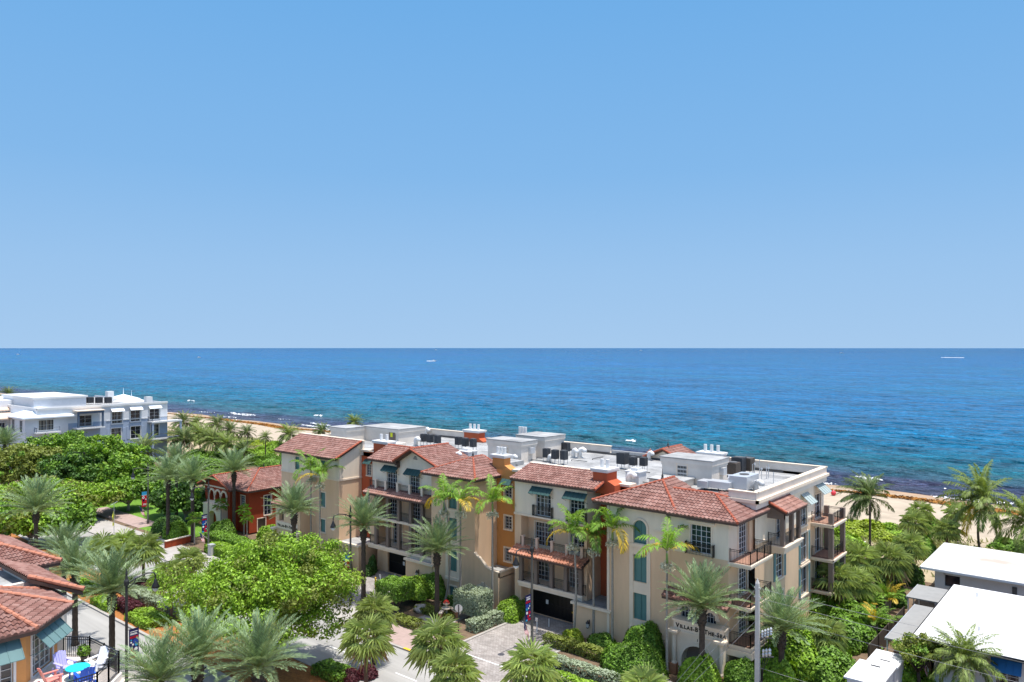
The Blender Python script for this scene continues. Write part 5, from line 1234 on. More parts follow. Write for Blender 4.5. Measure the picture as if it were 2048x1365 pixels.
px_shrub(1205, 1296, 'green bush between the two slender palm trunks', ('dome', 1.5, 1.1, 1.3), 'leaf_mid', group=G1, ls=.1)
px_shrub(1172, 1312, 'low reddish green hedge along the right sidewalk', ('box', 9.0, 1.0, .9), 'leaf_olive', group=G1, ls=.1, name='hedge', cat='hedge')
px_shrub(1150, 1345, 'low silver hedge along the kerb by the right drive', ('box', 8.0, 1.1, .8), 'leaf_silver', group=G1, ls=.09, name='hedge', cat='hedge')
px_shrub(1120, 1362, 'low green hedge at the bottom edge beside the silver one', ('box', 7.0, .8, .6), 'leaf_bright', group=G1, ls=.09, name='hedge', cat='hedge')
px_shrub(946, 1240, 'large silver leaved bush in front of the arched porch', ('box', 3.2, 2.3, 3.0), 'leaf_silver', group=G1, ls=.10, dens=200, lift=.9, stems=True)
px_shrub(985, 1246, 'low silver hedge along the left kerb of the right drive', ('box', 1.4, 6.5, 1.0), 'leaf_silver', group=G1, ls=.10, name='hedge', cat='hedge')
px_shrub(862, 1190, 'dark clipped bush against the tan tower', ('dome', 2.3, 1.3, 2.3), 'leaf_mid', group=G1, ls=.11)
px_shrub(790, 1218, 'tree like clipped bush with bare stems beside the left drive', ('box', 3.4, 2.4, 2.9), 'leaf_mid', group=G1, ls=.11, dens=170, lift=1.3, stems=True)
px_shrub(826, 1204, 'clipped bush joining the bare stemmed one and the tower bush', ('dome', 2.2, 1.5, 2.7), 'leaf_bright', group=G1, ls=.11, lift=.8)
px_shrub(808, 1180, 'small bright bush by the wall lantern of the left garage', ('dome', .7, .7, 1.5), 'leaf_lime', group=G1, ls=.09)
px_shrub(905, 1212, 'dark bush below the lowest tower window', ('dome', 1.4, .9, 1.1), 'leaf_dark', group=G1, ls=.1)
px_shrub(872, 1230, 'yellow flowered ground cover round the date palm on the planting bed', ('box', 5.0, 1.6, .5), 'leaf_olive', group=G1, ls=.09)
px_shrub(815, 1250, 'yellow green edging plants beside the left drive', ('box', 3.5, 1.4, .6), 'leaf_olive', group=G1, ls=.09)
px_shrub(745, 1145, 'potted climber on the pier left of the left garage gate', ('dome', .6, .5, 2.0), 'leaf_dark', group=G1, ls=.09)
px_shrub(735, 1150, 'dark bush at the foot of the left garage pier', ('dome', .9, .8, 1.2), 'leaf_dark', group=G1, ls=.09)
px_shrub(680, 1140, 'bush behind the red banner', ('dome', 1.6, 1.2, 2.0), 'leaf_mid', group=G1, ls=.11)
px_shrub(650, 1150, 'bush beside the red banner by the left block', ('dome', 2.0, 1.3, 1.8), 'leaf_bright', group=G1, ls=.11)
px_shrub(712, 1165, 'yellow green bush with red leaves beside the red banner post', ('dome', 1.0, .8, 1.2), 'leaf_lime', group=G1, ls=.1)
G2 = 'hedges round the red house'
px_shrub(446, 1074, 'round clipped hedge in front of the arched porch of the red house', ('dome', 2.3, 1.7, 2.3), 'leaf_mid', group=G2, ls=.13)
px_shrub(470, 1096, 'long clipped hedge below the red house', ('box', 12, 2.4, 1.3), 'leaf_mid', group=G2, ls=.13, name='hedge', cat='hedge')
px_shrub(480, 1120, 'bright low hedge along the sidewalk below the red house', ('box', 14, 2.4, 1.1), 'leaf_bright', group=G2, ls=.13, name='hedge', cat='hedge')
px_shrub(352, 1075, 'bright bush beside the low red garden wall', ('dome', 2.0, 1.6, 2.2), 'leaf_bright', group=G2, ls=.14)
px_shrub(340, 1064, 'dark bush under the three tall date palms', ('dome', 3.0, 2.2, 2.2), 'leaf_dark', group=G2, ls=.15)
px_shrub(540, 1080, 'bush between the red house and the far name band', ('dome', 2.2, 1.5, 2.0), 'leaf_bright', group=G2, ls=.13)
px_shrub(565, 1115, 'bushy hedge in front of the far name band', ('box', 7, 2.0, 1.6), 'leaf_mid', group=G2, ls=.13, name='hedge', cat='hedge')
G3 = 'low clipped plants in the median'
for px, py, lb, sh, lf in ((168, 1180, 'low green hedge block nearest the tiled roof in the median', ('box', 5.5, 2.2, .7), 'leaf_bright'), (215, 1213, 'low green hedge block left of the near date palm trunk', ('box', 4.2, 1.8, .7), 'leaf_bright'), (297, 1244, 'low green hedge block right of the near lamp post', ('box', 4.6, 2.6, .7), 'leaf_bright'),
    (315, 1202, 'low green hedge block behind the silver strip', ('box', 4.6, 1.5, .7), 'leaf_bright'), (290, 1183, 'burgundy leaved shrub in the far part of the median', ('box', 4.0, 1.6, 1.0), 'leaf_burgundy'), (258, 1223, 'burgundy leaved shrub behind the near lamp post', ('box', 4.2, 1.4, 1.0), 'leaf_burgundy'),
    (252, 1172, 'small green block behind the near date palm crown', ('box', 2.4, 1.4, .7), 'leaf_bright'), (735, 1352, 'burgundy leaved shrub under the large round fan palm', ('dome', .9, .8, .9), 'leaf_burgundy'), (668, 1352, 'green ground cover at the bottom edge beside the burgundy shrub', ('box', 3.6, 2.0, .7), 'leaf_mid'),
    (700, 1360, 'dark red cordyline clump at the bottom edge', ('dome', .8, .8, .9), 'leaf_burgundy')):
    px_shrub(px, py, lb, sh, lf, group=G3, ls=.10, dens=150)
x, y = gp(300, 1208); shrub('silver leaved strip hedge running along the middle of the median', x, y, ('box', 18, 1.2, .9), 'leaf_silver', ls=.10, group=G3, name='hedge', cat='hedge')
G4 = 'green thicket beside the side wall'
for i, (px, py, r, h, lf, lb) in enumerate(((1580, 1345, 2.6, 3.4, 'leaf_bright', 'tall bright green clipped hedge right of the utility pole'), (1545, 1365, 2.0, 3.0, 'leaf_bright', 'bright green hedge behind the utility pole'), (1640, 1335, 2.6, 2.8, 'leaf_mid', 'big leaved green bush in the thicket, left of the white shed roof'), (1690, 1290, 2.4, 2.6, 'leaf_mid', 'big leaved green bush behind the short fan palms'),
    (1720, 1260, 2.4, 2.4, 'leaf_mid', 'big leaved green bush left of the brown fence'), (1640, 1235, 2.2, 2.6, 'leaf_bright', 'green bush at the far end of the side wall'), (1665, 1365, 2.0, 2.0, 'leaf_mid', 'big leaved green bush at the bottom edge left of the shed'), (1800, 1160, 2.6, 2.6, 'leaf_dark', 'dark bush between the fan palms and the far white house'),
    (1830, 1110, 2.6, 3.0, 'leaf_mid', 'dark green sea grape behind the corner of the far white roof'), (1870, 1075, 2.4, 2.4, 'leaf_mid', 'sea grape on the dune behind the far white roof'), (1810, 1362, 1.8, 1.4, 'leaf_bright', 'bright bush at the bottom edge right of the shed'), (1755, 1370, 1.0, 1.6, 'leaf_mid', 'spiky plant at the bottom edge in front of the shed'),
    (1775, 1205, 2.0, 2.0, 'leaf_dark', 'dark bush under the bright feather palms'), (1610, 1310, 2.0, 2.4, 'leaf_bright', 'bright bush between the two short fan palms'))):
    px_shrub(px, py, lb, ('dome', r, r*.9, h), lf, group=G4, ls=.17, dens=80, rough=.25, seed=i)
G5 = 'sea grape hedges on the dune'
for i, (px, py, rx, ry, h, lf, lb) in enumerate(((1715, 1070, 5.5, 3.0, 1.9, 'leaf_lime', 'bright sea grape hedge beyond the corner balconies'), (1772, 1075, 4.0, 2.6, 1.6, 'leaf_bright', 'bright sea grape hedge right of the tall coconut trunk'), (1680, 1088, 3.0, 2.2, 1.6, 'leaf_bright', 'bright sea grape hedge close behind the corner balconies'), (555, 905, 6, 4, 2.2, 'leaf_bright', 'dune scrub left of the far tiled roof'),
    (500, 915, 8, 4, 1.8, 'leaf_bright', 'dune scrub below the thin coconut palms'), (590, 925, 6, 3, 2.4, 'leaf_mid', 'dark scrub against the far tiled roof'), (455, 925, 9, 5, 2.2, 'leaf_mid', 'dune scrub behind the red house'), (515, 890, 7, 2.5, 1.0, 'leaf_lime', 'low green creeper along the edge of the sand'), (540, 930, 6, 3, 2.0, 'leaf_mid', 'scrub right behind the ridge of the red house'), (400, 930, 9, 5, 2.6, 'leaf_mid', 'dune scrub behind the tall date palms'), (2030, 1100, 3, 2, 1.2, 'leaf_mid', 'small dune bush near the right edge'))):
    px_shrub(px, py, lb, ('dome', rx, ry, h), lf, group=G5, ls=.22, dens=45, rough=.3, seed=i)
# bright feather palm clumps by the brown fence
for i, (px, py, sc, lb) in enumerate(((1748, 1240, 1.0, 'bright green feather palm clump in front of the brown fence'), (1776, 1190, 1.0, 'bright green feather palm clump beside the grey awning roof'), (1735, 1205, .8, 'bright green feather palm clump behind the front one'))):
    x, y = gp(px, py, 1.6); t = thing('feather_palm', lb, 'palm', (x, y, 0), i*1.1, 'bright feather palm clumps')
    rng = np.random.default_rng(90+i); nb = NB()
    for k in range(26):
        e = math.radians(rng.uniform(38, 85)); frond(nb, rng, (rng.normal(0, .25), rng.normal(0, .25), 1.0), k*GA, e, rng.uniform(2.2, 2.9)*sc, rng.uniform(.8, 1.5), 26, .55, .04, vee=.3, sag=.35, m=2 if rng.random() < .1 else 0)
    nb.obj('crown', ['frond_green', 'frond_stem', 'frond_yellow'], t); m = MB()
    for k in range(5): m.tube([(.2*math.cos(k*1.3), .2*math.sin(k*1.3), 0), (.3*math.cos(k*1.3), .3*math.sin(k*1.3), 1.3)], [.06, .05], 6)
    m.build('trunk', 'bark_grey', t, local=True)
# dune grass: one spread of blades
rng = np.random.default_rng(4); n = 60000; gxs = rng.uniform(-260, 40, n); gys = np.abs(rng.normal(0, 9, n)); gys = 127-gys
keep = (gys > 100) & (np.sin(gxs*.13)+np.sin(gys*.5+gxs*.05)+rng.normal(0, .6, n) > -.7); gxs, gys = gxs[keep], gys[keep]; n = len(gxs)
B = np.stack([gxs, gys, np.array([beach_z(a, b) for a, b in zip(gxs, gys)])], 1); tip = B+np.stack([rng.normal(-.15, .3, n), rng.normal(-.1, .3, n), rng.uniform(.35, .8, n)], 1); w = rng.normal(0, .09, (n, 3)); w[:, 2] = 0
nb = NB(); nb.quads(np.stack([B-w, B+w, tip+w*.3, tip-w*.3], 1)); kind(nb.obj('dune_grass', ['dune_grass']), 'stuff')
# ================================================================== neighbouring houses
def hip_box(parent, pieces, mat_, name='wall'):
    m = MB()
    for p in pieces: m.box(*p)
    return m.build_split(name, mat_, parent)
# ---- red house
RH = thing('red_house', 'small red stucco house with tile roof and triple cream arches left of the apartment block', 'house', (-107, 68, 0))
rw = MB(); F1 = FR(-112.4, 60.6, *X1); F2 = FR(-105, 61.9, *X1); F3 = FR(-102, 61.9, *Y1)
ar = [(1.6+i*1.75, 2.9+i*1.75, 4.2, 5.7) for i in range(3)]
wall(rw, F1, 0, 7.4, 0, 6.4, ar, .5)
for h in ar: arch_fill(rw, F1, h[0], h[1], 5.05, 5.7, .5)
rw.add([F1.P(0, 6.4), F1.P(7.4, 6.4), F1.P(3.7, 7.9)], [(0,1,2)])
h2 = [(.8, 1.9, 4.0, 5.4)]; wall(rw, F2, 0, 3, 0, 6.3, h2); h3 = [(2.5, 3.7, 2.3, 5.2), (1.4, 2.7, .1, 1.9), (7.5, 8.7, 2.3, 5.2)]; wall(rw, F3, 0, 14, 0, 6.3, h3)
rw.box(-105.05, -105, 60.6, 61.9, 0, 6.35); rw.box(-112.4, -112.3, 60.6, 76, 0, 6.3)
rw.build('wall', 'house_red', RH)
for F_, hh in ((F2, h2), (F3, h3[:1]), (F3, h3[2:])):
    for h in hh: window(RH, F_, *h, 2, 4)
window(RH, F3, *h3[1], 1, 1, name='service_door', gl='ac_brown', frame='taupe')
b = MB()
for h in ar: arc_ring(b, F1, (h[0]+h[1])/2, 5.05, .65, .95, -.02, .14)
for s in (1.45, 3.08, 4.83, 6.55): b.lathe((-112.4+s, 60.5, 4.1), [(.14, 0), (.1, .2), (.1, .8), (.16, .95)], 8)
fbox(b, F1, 1.0, 7.0, 3.85, 4.12, -.02, .2); b.build('arch_trim', 'trim_cream', RH)
pm = MB(); FP = FR(-112.4, 59.6, *X1); wall(pm, FP, 1.3, 6.7, 0, 3.85, [(2.8, 5.2, 0, 2.9)], .9); arch_fill(pm, FP, 2.8, 5.2, 1.7, 2.9, .9); pm.box(-111.1, -105.7, 59.62, 60.6, 3.7, 3.85); pm.box(-105.75, -105.7, 59.62, 60.6, 0, 3.8); pm.build('porch', 'trim_cream', RH)
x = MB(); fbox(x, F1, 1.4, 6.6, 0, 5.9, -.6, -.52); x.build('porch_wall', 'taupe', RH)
x = MB(); fbox(x, F1, -.03, 7.43, 6.2, 6.4, -.02, .1); x.build('moulding', 'trim_cream', RH)
tile_roof(RH, [[(-113.0, 61.2, 6.3), (-101.4, 61.2, 6.3), (-106.8, 66.6, 8.45), (-107.6, 66.6, 8.45)], [(-101.4, 61.2, 6.3), (-101.4, 78, 6.3), (-106.8, 78, 8.45), (-106.8, 66.6, 8.45)], [(-113.0, 78, 6.3), (-113.0, 61.2, 6.3), (-107.6, 66.6, 8.45), (-107.6, 78, 8.45)],
    [(-113.3, 67, 6.35), (-113.3, 59.9, 6.35), (-108.7, 59.9, 8.1), (-108.7, 67, 8.1)], [(-104.2, 59.9, 6.35), (-104.2, 63.5, 6.35), (-108.7, 67, 8.1), (-108.7, 59.9, 8.1)]])
ridge(RH, [((-101.35, 61.15, 6.38), (-106.8, 66.6, 8.55)), ((-107.0, 66.6, 8.55), (-107.0, 78, 8.55)), ((-108.7, 59.85, 8.2), (-108.7, 66.8, 8.2)), ((-113.3, 59.85, 6.42), (-108.7, 59.85, 8.15)), ((-104.2, 59.85, 6.42), (-108.7, 59.85, 8.15))])
for v_ in (67.5, 70.5):
    f = MB(); f.lathe((-107, v_, 8.5), [(.12, 0), (.12, .2), (.05, .3), (.09, .45), (.02, .9)], 8); f.build('finial', 'pole_dark', RH)
gw = MB(); a, b_ = Vector((*gp(330, 1097), 0)), Vector((*gp(386, 1083), 0)); gw.bar(a+Vector((0,0,.45)), b_+Vector((0,0,.45)), .3, .9)
o = tag(gw.build('garden_wall', 'house_red'), 'low red garden wall along the sidewalk under the tall date palms', 'wall')
cp = MB(); cp.bar(a+Vector((0,0,.95)), b_+Vector((0,0,.95)), .42, .1); cp.build('coping', 'trim_cream', o)

# ---- pale blue beach building
BB = thing('beach_building', 'pale blue and white flat roofed apartment building far left by the beach', 'apartment building', (-196, 76, 0))
FBs = FR(-187, 62, *Y1); bw = MB(); bb = MB()
ws = [(15.8, 18.1, 9.6, 12.3), (20.1, 22.3, 9.8, 12.4), (24.6, 27.0, 10.0, 12.5)]; wl = [(15.6, 17.9, 5.6, 8.5), (20.1, 22.4, 5.7, 8.6), (24.9, 26.9, 5.9, 8.7)]
dr = [(8.5, 11.3, 9.5, 12.0)]
wall(bw, FBs, 0, 29, 10.4, 14.0, [(a, b2, max(c, 10.4), d) for a, b2, c, d in ws+dr]); wall(bb, FBs, 0, 29, 0, 10.4, [(a, b2, c, min(d, 10.4)) for a, b2, c, d in ws+dr+wl])
bw.box(-215, -187.02, 62, 62.2, 0, 14); bw.box(-230, -187.02, 90.8, 91, 0, 14)
bb.build('wall', 'blue_grey', BB); bw.build_split('wall', 'bluewhite', BB)
for h in ws: window(BB, FBs, *h, 2, 3, casing='paint_white', tw=.22)
for h in wl+dr: window(BB, FBs, *h, 2, 3, casing='paint_white', tw=.18)
for a, b2, zt in ((15.5, 18.4, 13.2), (19.8, 22.7, 13.3), (24.3, 27.3, 13.4)): awning(BB, FBs, a, b2, zt, .7, .9, 'tin_white')
for h in wl[:2]:
    for a in (h[0]-.95, h[1]+.3): s = MB(); fbox(s, FBs, a, a+.65, h[2], h[3], 0, .08); s.build('shutter', 'blue_grey', BB)
x = MB(); fbox(x, FBs, 0, 29, 13.75, 14.2, -.3, .25); fbox(x, FBs, 14.5, 24.2, 10.3, 10.5, -.02, .1); x.box(-230, -187.3, 61.8, 62.1, 13.75, 14.2); x.build_split('cornice', 'paint_white', BB)
x = MB(); x.box(-229, -187.3, 62.1, 90.9, 13.3, 13.6); x.build('flat_roof', 'roof_white', BB)
sl = MB()
for z in (9.6, 5.5): sl.box(-187, -184.4, 86, 93.5, z-.35, z)
sl.build_split('balcony_slab', 'paint_white', BB)
cl = MB()
for z0, z1 in ((5.5, 9.3), (1, 5.2)):
    for v_ in (86.3, 93.2): cl.box(-184.9, -184.5, v_-.2, v_+.2, z0, z1)
cl.build_split('column', 'blue_grey', BB)
for z in (9.6, 5.5): railing(BB, [(-186.9, 86.2, z), (-184.6, 86.2, z), (-184.6, 89.8, z), (-184.6, 93.3, z)], 1.1, .22, 'pole_grey')
pg = MB(); pg.box(-187, -184.3, 69.2, 75.2, 13.1, 13.3); o = pg.build('porch_roof', 'trim_cream', BB); pg = MB()
for v_ in (69.6, 74.8): pg.box(-184.9, -184.5, v_-.18, v_+.18, 9.4, 13.1)
pg.box(-184.95, -184.45, 69.4, 75.0, 12.6, 13.1); pg.build_split('porch_post', 'blue_dark', BB); x = MB(); x.box(-187, -184.3, 69.2, 75.2, 9.1, 9.4); x.build('balcony_slab', 'paint_white', BB); railing(BB, [(-184.5, 69.7, 9.4), (-184.5, 74.8, 9.4)], 1.0, .22, 'blue_dark')
tr = MB(); tr.box(-196, -186.7, 59.6, 68.2, 0, 12.3); tr.build('wall', 'bluewhite', BB)
FT = FR(-186.7, 59.6, *Y1); FT2 = FR(-196, 59.6, *X1)
for F_, h in ((FT, (2.6, 5.6, 9.3, 11.6)), (FT2, (6.2, 7.8, 9.0, 11.6)), (FT2, (1.5, 3.0, 9.0, 11.6))): window(BB, F_, *h, 2, 2, rec=-.06, casing='paint_white')
x = MB(); x.box(-186.7, -185.2, 61.2, 66.2, 8.7, 9.0); x.build('balcony_slab', 'paint_white', BB); railing(BB, [(-186.6, 61.4, 9.0), (-185.4, 61.4, 9.0), (-185.4, 66, 9.0)], 1.0, .22, 'blue_dark')
tp = MB(); c0 = [(-197, 58.8, 12.3), (-185.8, 58.8, 12.3), (-185.8, 69.6, 12.3), (-197, 69.6, 12.3)]; ap = (-191.5, 64, 14.3)
for i in range(4): tp.add([c0[i], c0[(i+1) % 4], ap], [(0,1,2)])
tp.prism(c0, (0, 0, -.3)); tp.build('tin_roof', 'tin_white', BB)
hip_box(BB, [(-212, -192, 63, 74, 13.5, 16.1)], 'bluewhite'); x = MB(); x.box(-212.3, -191.7, 62.7, 74.3, 15.9, 16.3); x.build('cornice', 'paint_white', BB)
hip_box(BB, [(-250, -205, 46, 66, 0, 15.2)], 'bluewhite'); hip_box(BB, [(-204, -196.5, 56, 63, 0, 12.2)], 'bluewhite')
FW = FR(-205, 46, *Y1); 
for s in (4, 9, 14): window(BB, FW, s, s+1.6, 8, 11.2, 2, 2, rec=-.06, casing='paint_white')
FW2 = FR(-196.4, 56, *Y1)
for s in (1.5, 4.6): window(BB, FW2, s, s+1.2, 7.4, 10.8, 2, 3, rec=-.06, casing='paint_white')
for (a, b2, c, d, z) in ((-206.5, -203.6, 50, 62, 14.2), (-197, -194.5, 55.5, 60, 12.9)): x = MB(); x.prism([(a, c, z), (b2, c, z-1.1), (b2, d, z-1.1), (a, d, z)], (0, 0, -.25)); x.build('awning_roof', 'trim_tan', BB)
for (u_, v_) in ((-200, 88), (-214, 92)):
    x = MB(); x.add([(u_-4, v_-3, 13.7), (u_+4, v_-3, 13.7), (u_+4, v_+3, 13.7), (u_-4, v_+3, 13.7), (u_, v_, 14.9)], [(0,1,4),(1,2,4),(2,3,4),(3,0,4)]); x.lathe((u_, v_, 14.8), [(.1, 0), (.06, .8), (.02, 1.8)], 6); x.build('tin_roof', 'tin_white', BB)
x = MB(); x.box(-206, -204.4, 84, 85.5, 13.6, 16.3); x.build('chimney', 'paint_white', BB); x = MB(); x.box(-192, -190.6, 87.5, 89, 13.6, 15.3); x.build('chimney', 'paint_white', BB)

# ---- tiled house across the street, lower left
TH_ = thing('tiled_house', 'cream and orange house with clay tile roofs and an upstairs terrace, lower left', 'house', (-50, 10, 0))
OC = (-46.4, 12.1); 
def oct_pt(r, k, z): a = math.radians(22.5+45*k); return (OC[0]+r*math.cos(a), OC[1]+r*math.sin(a), z)
tile_roof(TH_, [[oct_pt(4.75, k, 13.6), oct_pt(4.75, k+1, 13.6), (*OC, 15.15)] for k in (-2, -1, 0, 1, 2)], per=.27, row=.36)
ridge(TH_, [(oct_pt(4.8, k, 13.68), (*OC, 15.25)) for k in (-1, 0, 1, 2)], 'red_tile_cap_pale', .12)
ow = MB(); owh = {}
for k in (-2, -1, 0, 1, 2, 3):
    p, q = oct_pt(4.05, k, 0), oct_pt(4.05, k+1, 0); d = (q[0]-p[0], q[1]-p[1]); L_ = math.hypot(*d); F_ = FR(p[0], p[1], d[0]/L_, d[1]/L_)
    h = (.55, L_-.55, 10.95, 13.0); wall(ow, F_, 0, L_, 0, 13.5, [h]); window(TH_, F_, *h, 4, 5, casing='paint_white', tw=.12, name='french_door', sill=False)
    if k in (-1, 0): awning(TH_, F_, .35, L_-.35, 13.4, .95, .95, 'awning_teal')
ow.build('wall', 'house_orange', TH_)
hip_box(TH_, [(-62, -45, 3, 16.15, 0, 13.5), (-64, -54.6, 14, 18.8, 0, 13.4), (-54.4, -47.3, 14.5, 17.2, 0, 13.4)], 'stucco_white')
tile_roof(TH_, [[(-54.1, 19.3, 13.6), (-64, 19.3, 13.6), (-64, 16.9, 14.6), (-57, 16.9, 14.6)],
    [(-54.1, 14.5, 13.6), (-54.1, 19.3, 13.6), (-57, 16.9, 14.6), (-57, 14.5, 14.6)],
    [(-46.6, 17.8, 13.6), (-54.2, 17.8, 13.6), (-54.2, 15.6, 14.5), (-48.2, 15.6, 14.5)]], per=.27, row=.36)
ridge(TH_, [((-54.05, 19.35, 13.7), (-57, 16.9, 14.7)), ((-57, 16.9, 14.7), (-57, 14.5, 14.7)), ((-57, 16.9, 14.7), (-64, 16.9, 14.7)), ((-46.55, 17.85, 13.72), (-48.4, 15.6, 14.6))], 'red_tile_cap_pale', .14)
x = MB(); x.box(-60, -49.3, 6, 16.2, 13.5, 13.75); x.build('flat_roof', 'roof_white', TH_)
x = MB(); x.box(-60, -49.0, 16.1, 16.4, 13.5, 14.15); x.box(-49.3, -49.0, 8, 16.1, 13.5, 14.15); x.build('parapet', 'stucco_white', TH_)
dkp = [(-45, 16.2), (-43.7, 17.15), (-40.3, 17.25), (-38.4, 15.4), (-38.4, 11.0), (-43, 11.0)]
x = MB(); x.prism([(a, b2, 10.5) for a, b2 in dkp], (0, 0, .36)); x.build('terrace_floor', 'stucco_white', TH_)
x = MB(); x.prism([(OC[0]+(a-OC[0])*1.02, OC[1]+(b2-OC[1])*1.02, 9.9) for a, b2 in dkp], (0, 0, .6)); x.build('terrace_edge', 'trim_cream', TH_)
x = MB(); x.prism([(a, b2, 0) for a, b2 in [(-45, 15.6), (-43.6, 16.6), (-40.7, 16.6), (-39, 15.0), (-39, 11.5), (-43, 11.5)]], (0, 0, 9.9)); x.build('wall', 'stucco_tan', TH_)
rl = [(-44.85, 16.15), (-43.65, 17.0), (-42, 17.08), (-40.35, 17.12), (-39.45, 16.25), (-38.55, 15.35), (-38.55, 13.4), (-38.55, 11.2)]
railing(TH_, [(a, b2, 10.86) for a, b2 in rl], 1.08, .115)
def adirondack(label, mat_, x, y, face):
    t = thing('garden_chair', label, 'chair', (x, y, 10.86), face, 'chairs round the cyan table'); m = MB()
    m.prism([(.28, -.3, .36), (-.28, -.3, .28), (-.28, .3, .28), (.28, .3, .36)], (0, 0, .035)); m.build('seat', mat_, t, local=True)
    m = MB()
    for i in range(5):
        s = -.24+.12*i; top = 1.05-.35*abs(s)**1.5*2; m.prism([(-.24, s-.055, .28), (-.24, s+.055, .28), (-.52, (s+.055)*1.1, top), (-.52, (s-.055)*1.1, top)], (-.03, 0, .0))
    m.build('backrest', mat_, t, local=True)
    for s in (-.34, .34):
        m = MB(); m.box(-.38, .40, s-.07, s+.07, .56, .595); m.build('armrest', mat_, t, local=True)
        m = MB(); m.box(.24, .33, s-.05, s+.05, 0, .56); m.build('leg', mat_, t, local=True)
        m = MB(); m.prism([(.24, s-.02, .38), (.24, s+.02, .38), (-.5, s+.02, .06), (-.5, s-.02, .06)], (0, 0, -.1)); m.box(-.5, -.4, s-.03, s+.03, 0, .3); m.build('leg', mat_, t, local=True)
def face_to(x, y): return math.atan2(15.55-y, -41.35-x)
for lb, mt, x_, y_ in (('lilac garden chair on the terrace, behind the cyan table', 'plastic_lilac', -42.45, 15.35), ('coral red garden chair on the terrace by the orange wall', 'plastic_coral', -41.35, 14.35), ('bright blue garden chair on the terrace beside the railing', 'plastic_blue', -40.25, 15.45), ('white garden chair on the terrace next to the potted plant', 'plastic_white', -41.65, 16.55)):
    adirondack(lb, mt, x_, y_, face_to(x_, y_))
t = thing('round_table', 'round cyan table on the terrace between four coloured chairs', 'table', (-41.35, 15.55, 10.86)); m = MB(); m.tube([(0, 0, .52), (0, 0, .56)], .56, 24); m.build('tabletop', 'plastic_cyan', t, local=True)
for k in range(4):
    m = MB(); a = PI/4+k*PI/2; m.bar((.4*math.cos(a), .4*math.sin(a), 0), (.36*math.cos(a), .36*math.sin(a), .52), .06); m.build('leg', 'plastic_blue', t, local=True)
t = thing('potted_plant', 'small green plant in a dark pot in the terrace corner', 'plant', (-43.2, 16.55, 10.86)); m = MB(); m.lathe((0, 0, 0), [(.12, 0), (.19, .32), (.20, .34), (.17, .34)], 12); m.build('pot', 'iron', t, local=True)
nb = NB(); rng = np.random.default_rng(2); d = rng.normal(0, 1, (240, 3)); d /= np.linalg.norm(d, axis=1)[:, None]; nb.quads(leaf_cards(rng, d*np.array([.33, .33, .32])*rng.random((240, 1))**.4+np.array([0, 0, .62]), d, .09)); nb.obj('foliage', ['leaf_mid'], t)

# ---- white houses on the right
W1 = thing('white_house', 'low white house with a big plain flat roof and blue awning, lower right corner', 'house', (-4, 78, 0))
m = MB(); m.box(-14.6, 14, 68.7, 86.3, 3.85, 4.0); m.build('roof', 'roof_paint', W1)
for k in range(5): m = MB(); m.box(-14.5, 14, 71.6+k*3.0, 71.64+k*3.0, 4.0, 4.015); m.build('roof_seam', 'wall_white', W1)
for a, b2 in ((-10.6, 73.5), (-3.0, 79.0), (-12.2, 83.4)): m = MB(); m.tube([(a, b2, 4.0), (a, b2, 4.35)], .09, 8); m.build('vent_pipe', 'metal_light', W1); m = MB(); m.box(-14.7, 14, 68.55, 68.7, 3.78, 3.97); m.box(-14.7, -14.6, 68.55, 86.3, 3.78, 3.97); m.build('gutter', 'metal_light', W1)
FH = FR(-13.4, 69.6, *X1); m = MB(); wall(m, FH, 0, 26, 0, 3.85, [(4.4, 6.0, .9, 3.4)]); m.box(-13.4, -13.2, 69.6, 85.5, 0, 3.85); m.build('wall', 'wall_white', W1)
window(W1, FH, 4.4, 6.0, .9, 3.4, 2, 2, casing='paint_white'); awning(W1, FH, 4.2, 6.2, 3.65, 1.0, .8, 'blue_fabric', False)
W2 = thing('white_house', 'low white house with a rust stained flat roof standing nearer the beach', 'house', (-13, 97, 0))
def stain_mat():
    m = bpy.data.materials.new('roof_stained'); m.use_nodes = True; nt = m.node_tree; L = nt.links.new; p = nt.nodes["Principled BSDF"]
    geo = N(nt, "ShaderNodeNewGeometry"); mp = N(nt, "ShaderNodeMapping"); L(geo.outputs['Position'], mp.inputs[0]); mp.inputs[1].default_value = (12.6*.36, -97.6*.62, 0); mp.inputs[3].default_value = (.36, .62, 0)
    ln = N(nt, "ShaderNodeVectorMath", operation='LENGTH'); L(mp.outputs[0], ln.inputs[0])
    n1 = N(nt, "ShaderNodeTexNoise"); n1.inputs['Scale'].default_value = .9; n1.inputs['Detail'].default_value = 8; L(geo.outputs['Position'], n1.inputs[0])
    a = N(nt, "ShaderNodeMath", operation='MULTIPLY_ADD'); L(n1.outputs[0], a.inputs[0]); a.inputs[1].default_value = 1.3; L(ln.outputs[1], a.inputs[2])
    mr = N(nt, "ShaderNodeMapRange"); L(a.outputs[0], mr.inputs[0]); mr.inputs[1].default_value = 1.0; mr.inputs[2].default_value = 1.9; mr.inputs[3].default_value = .75; mr.inputs[4].default_value = 0
    mx = N(nt, "ShaderNodeMix"); mx.data_type = 'RGBA'; L(mr.outputs[0], mx.inputs[0]); mx.inputs[6].default_value = (.64, .63, .61, 1); mx.inputs[7].default_value = (.40, .26, .19, 1); L(mx.outputs[2], p.inputs['Base Color']); p.inputs['Roughness'].default_value = .85
    M['roof_stained'] = m
stain_mat()
m = MB(); m.box(-18.4, -8.6, 90.4, 103.2, 4.05, 4.2); m.build('roof', 'roof_stained', W2); m = MB(); m.box(-18.48, -8.52, 90.3, 90.4, 3.95, 4.18); m.box(-18.5, -18.4, 90.3, 103.2, 3.95, 4.18); m.build('fascia', 'paint_white', W2)
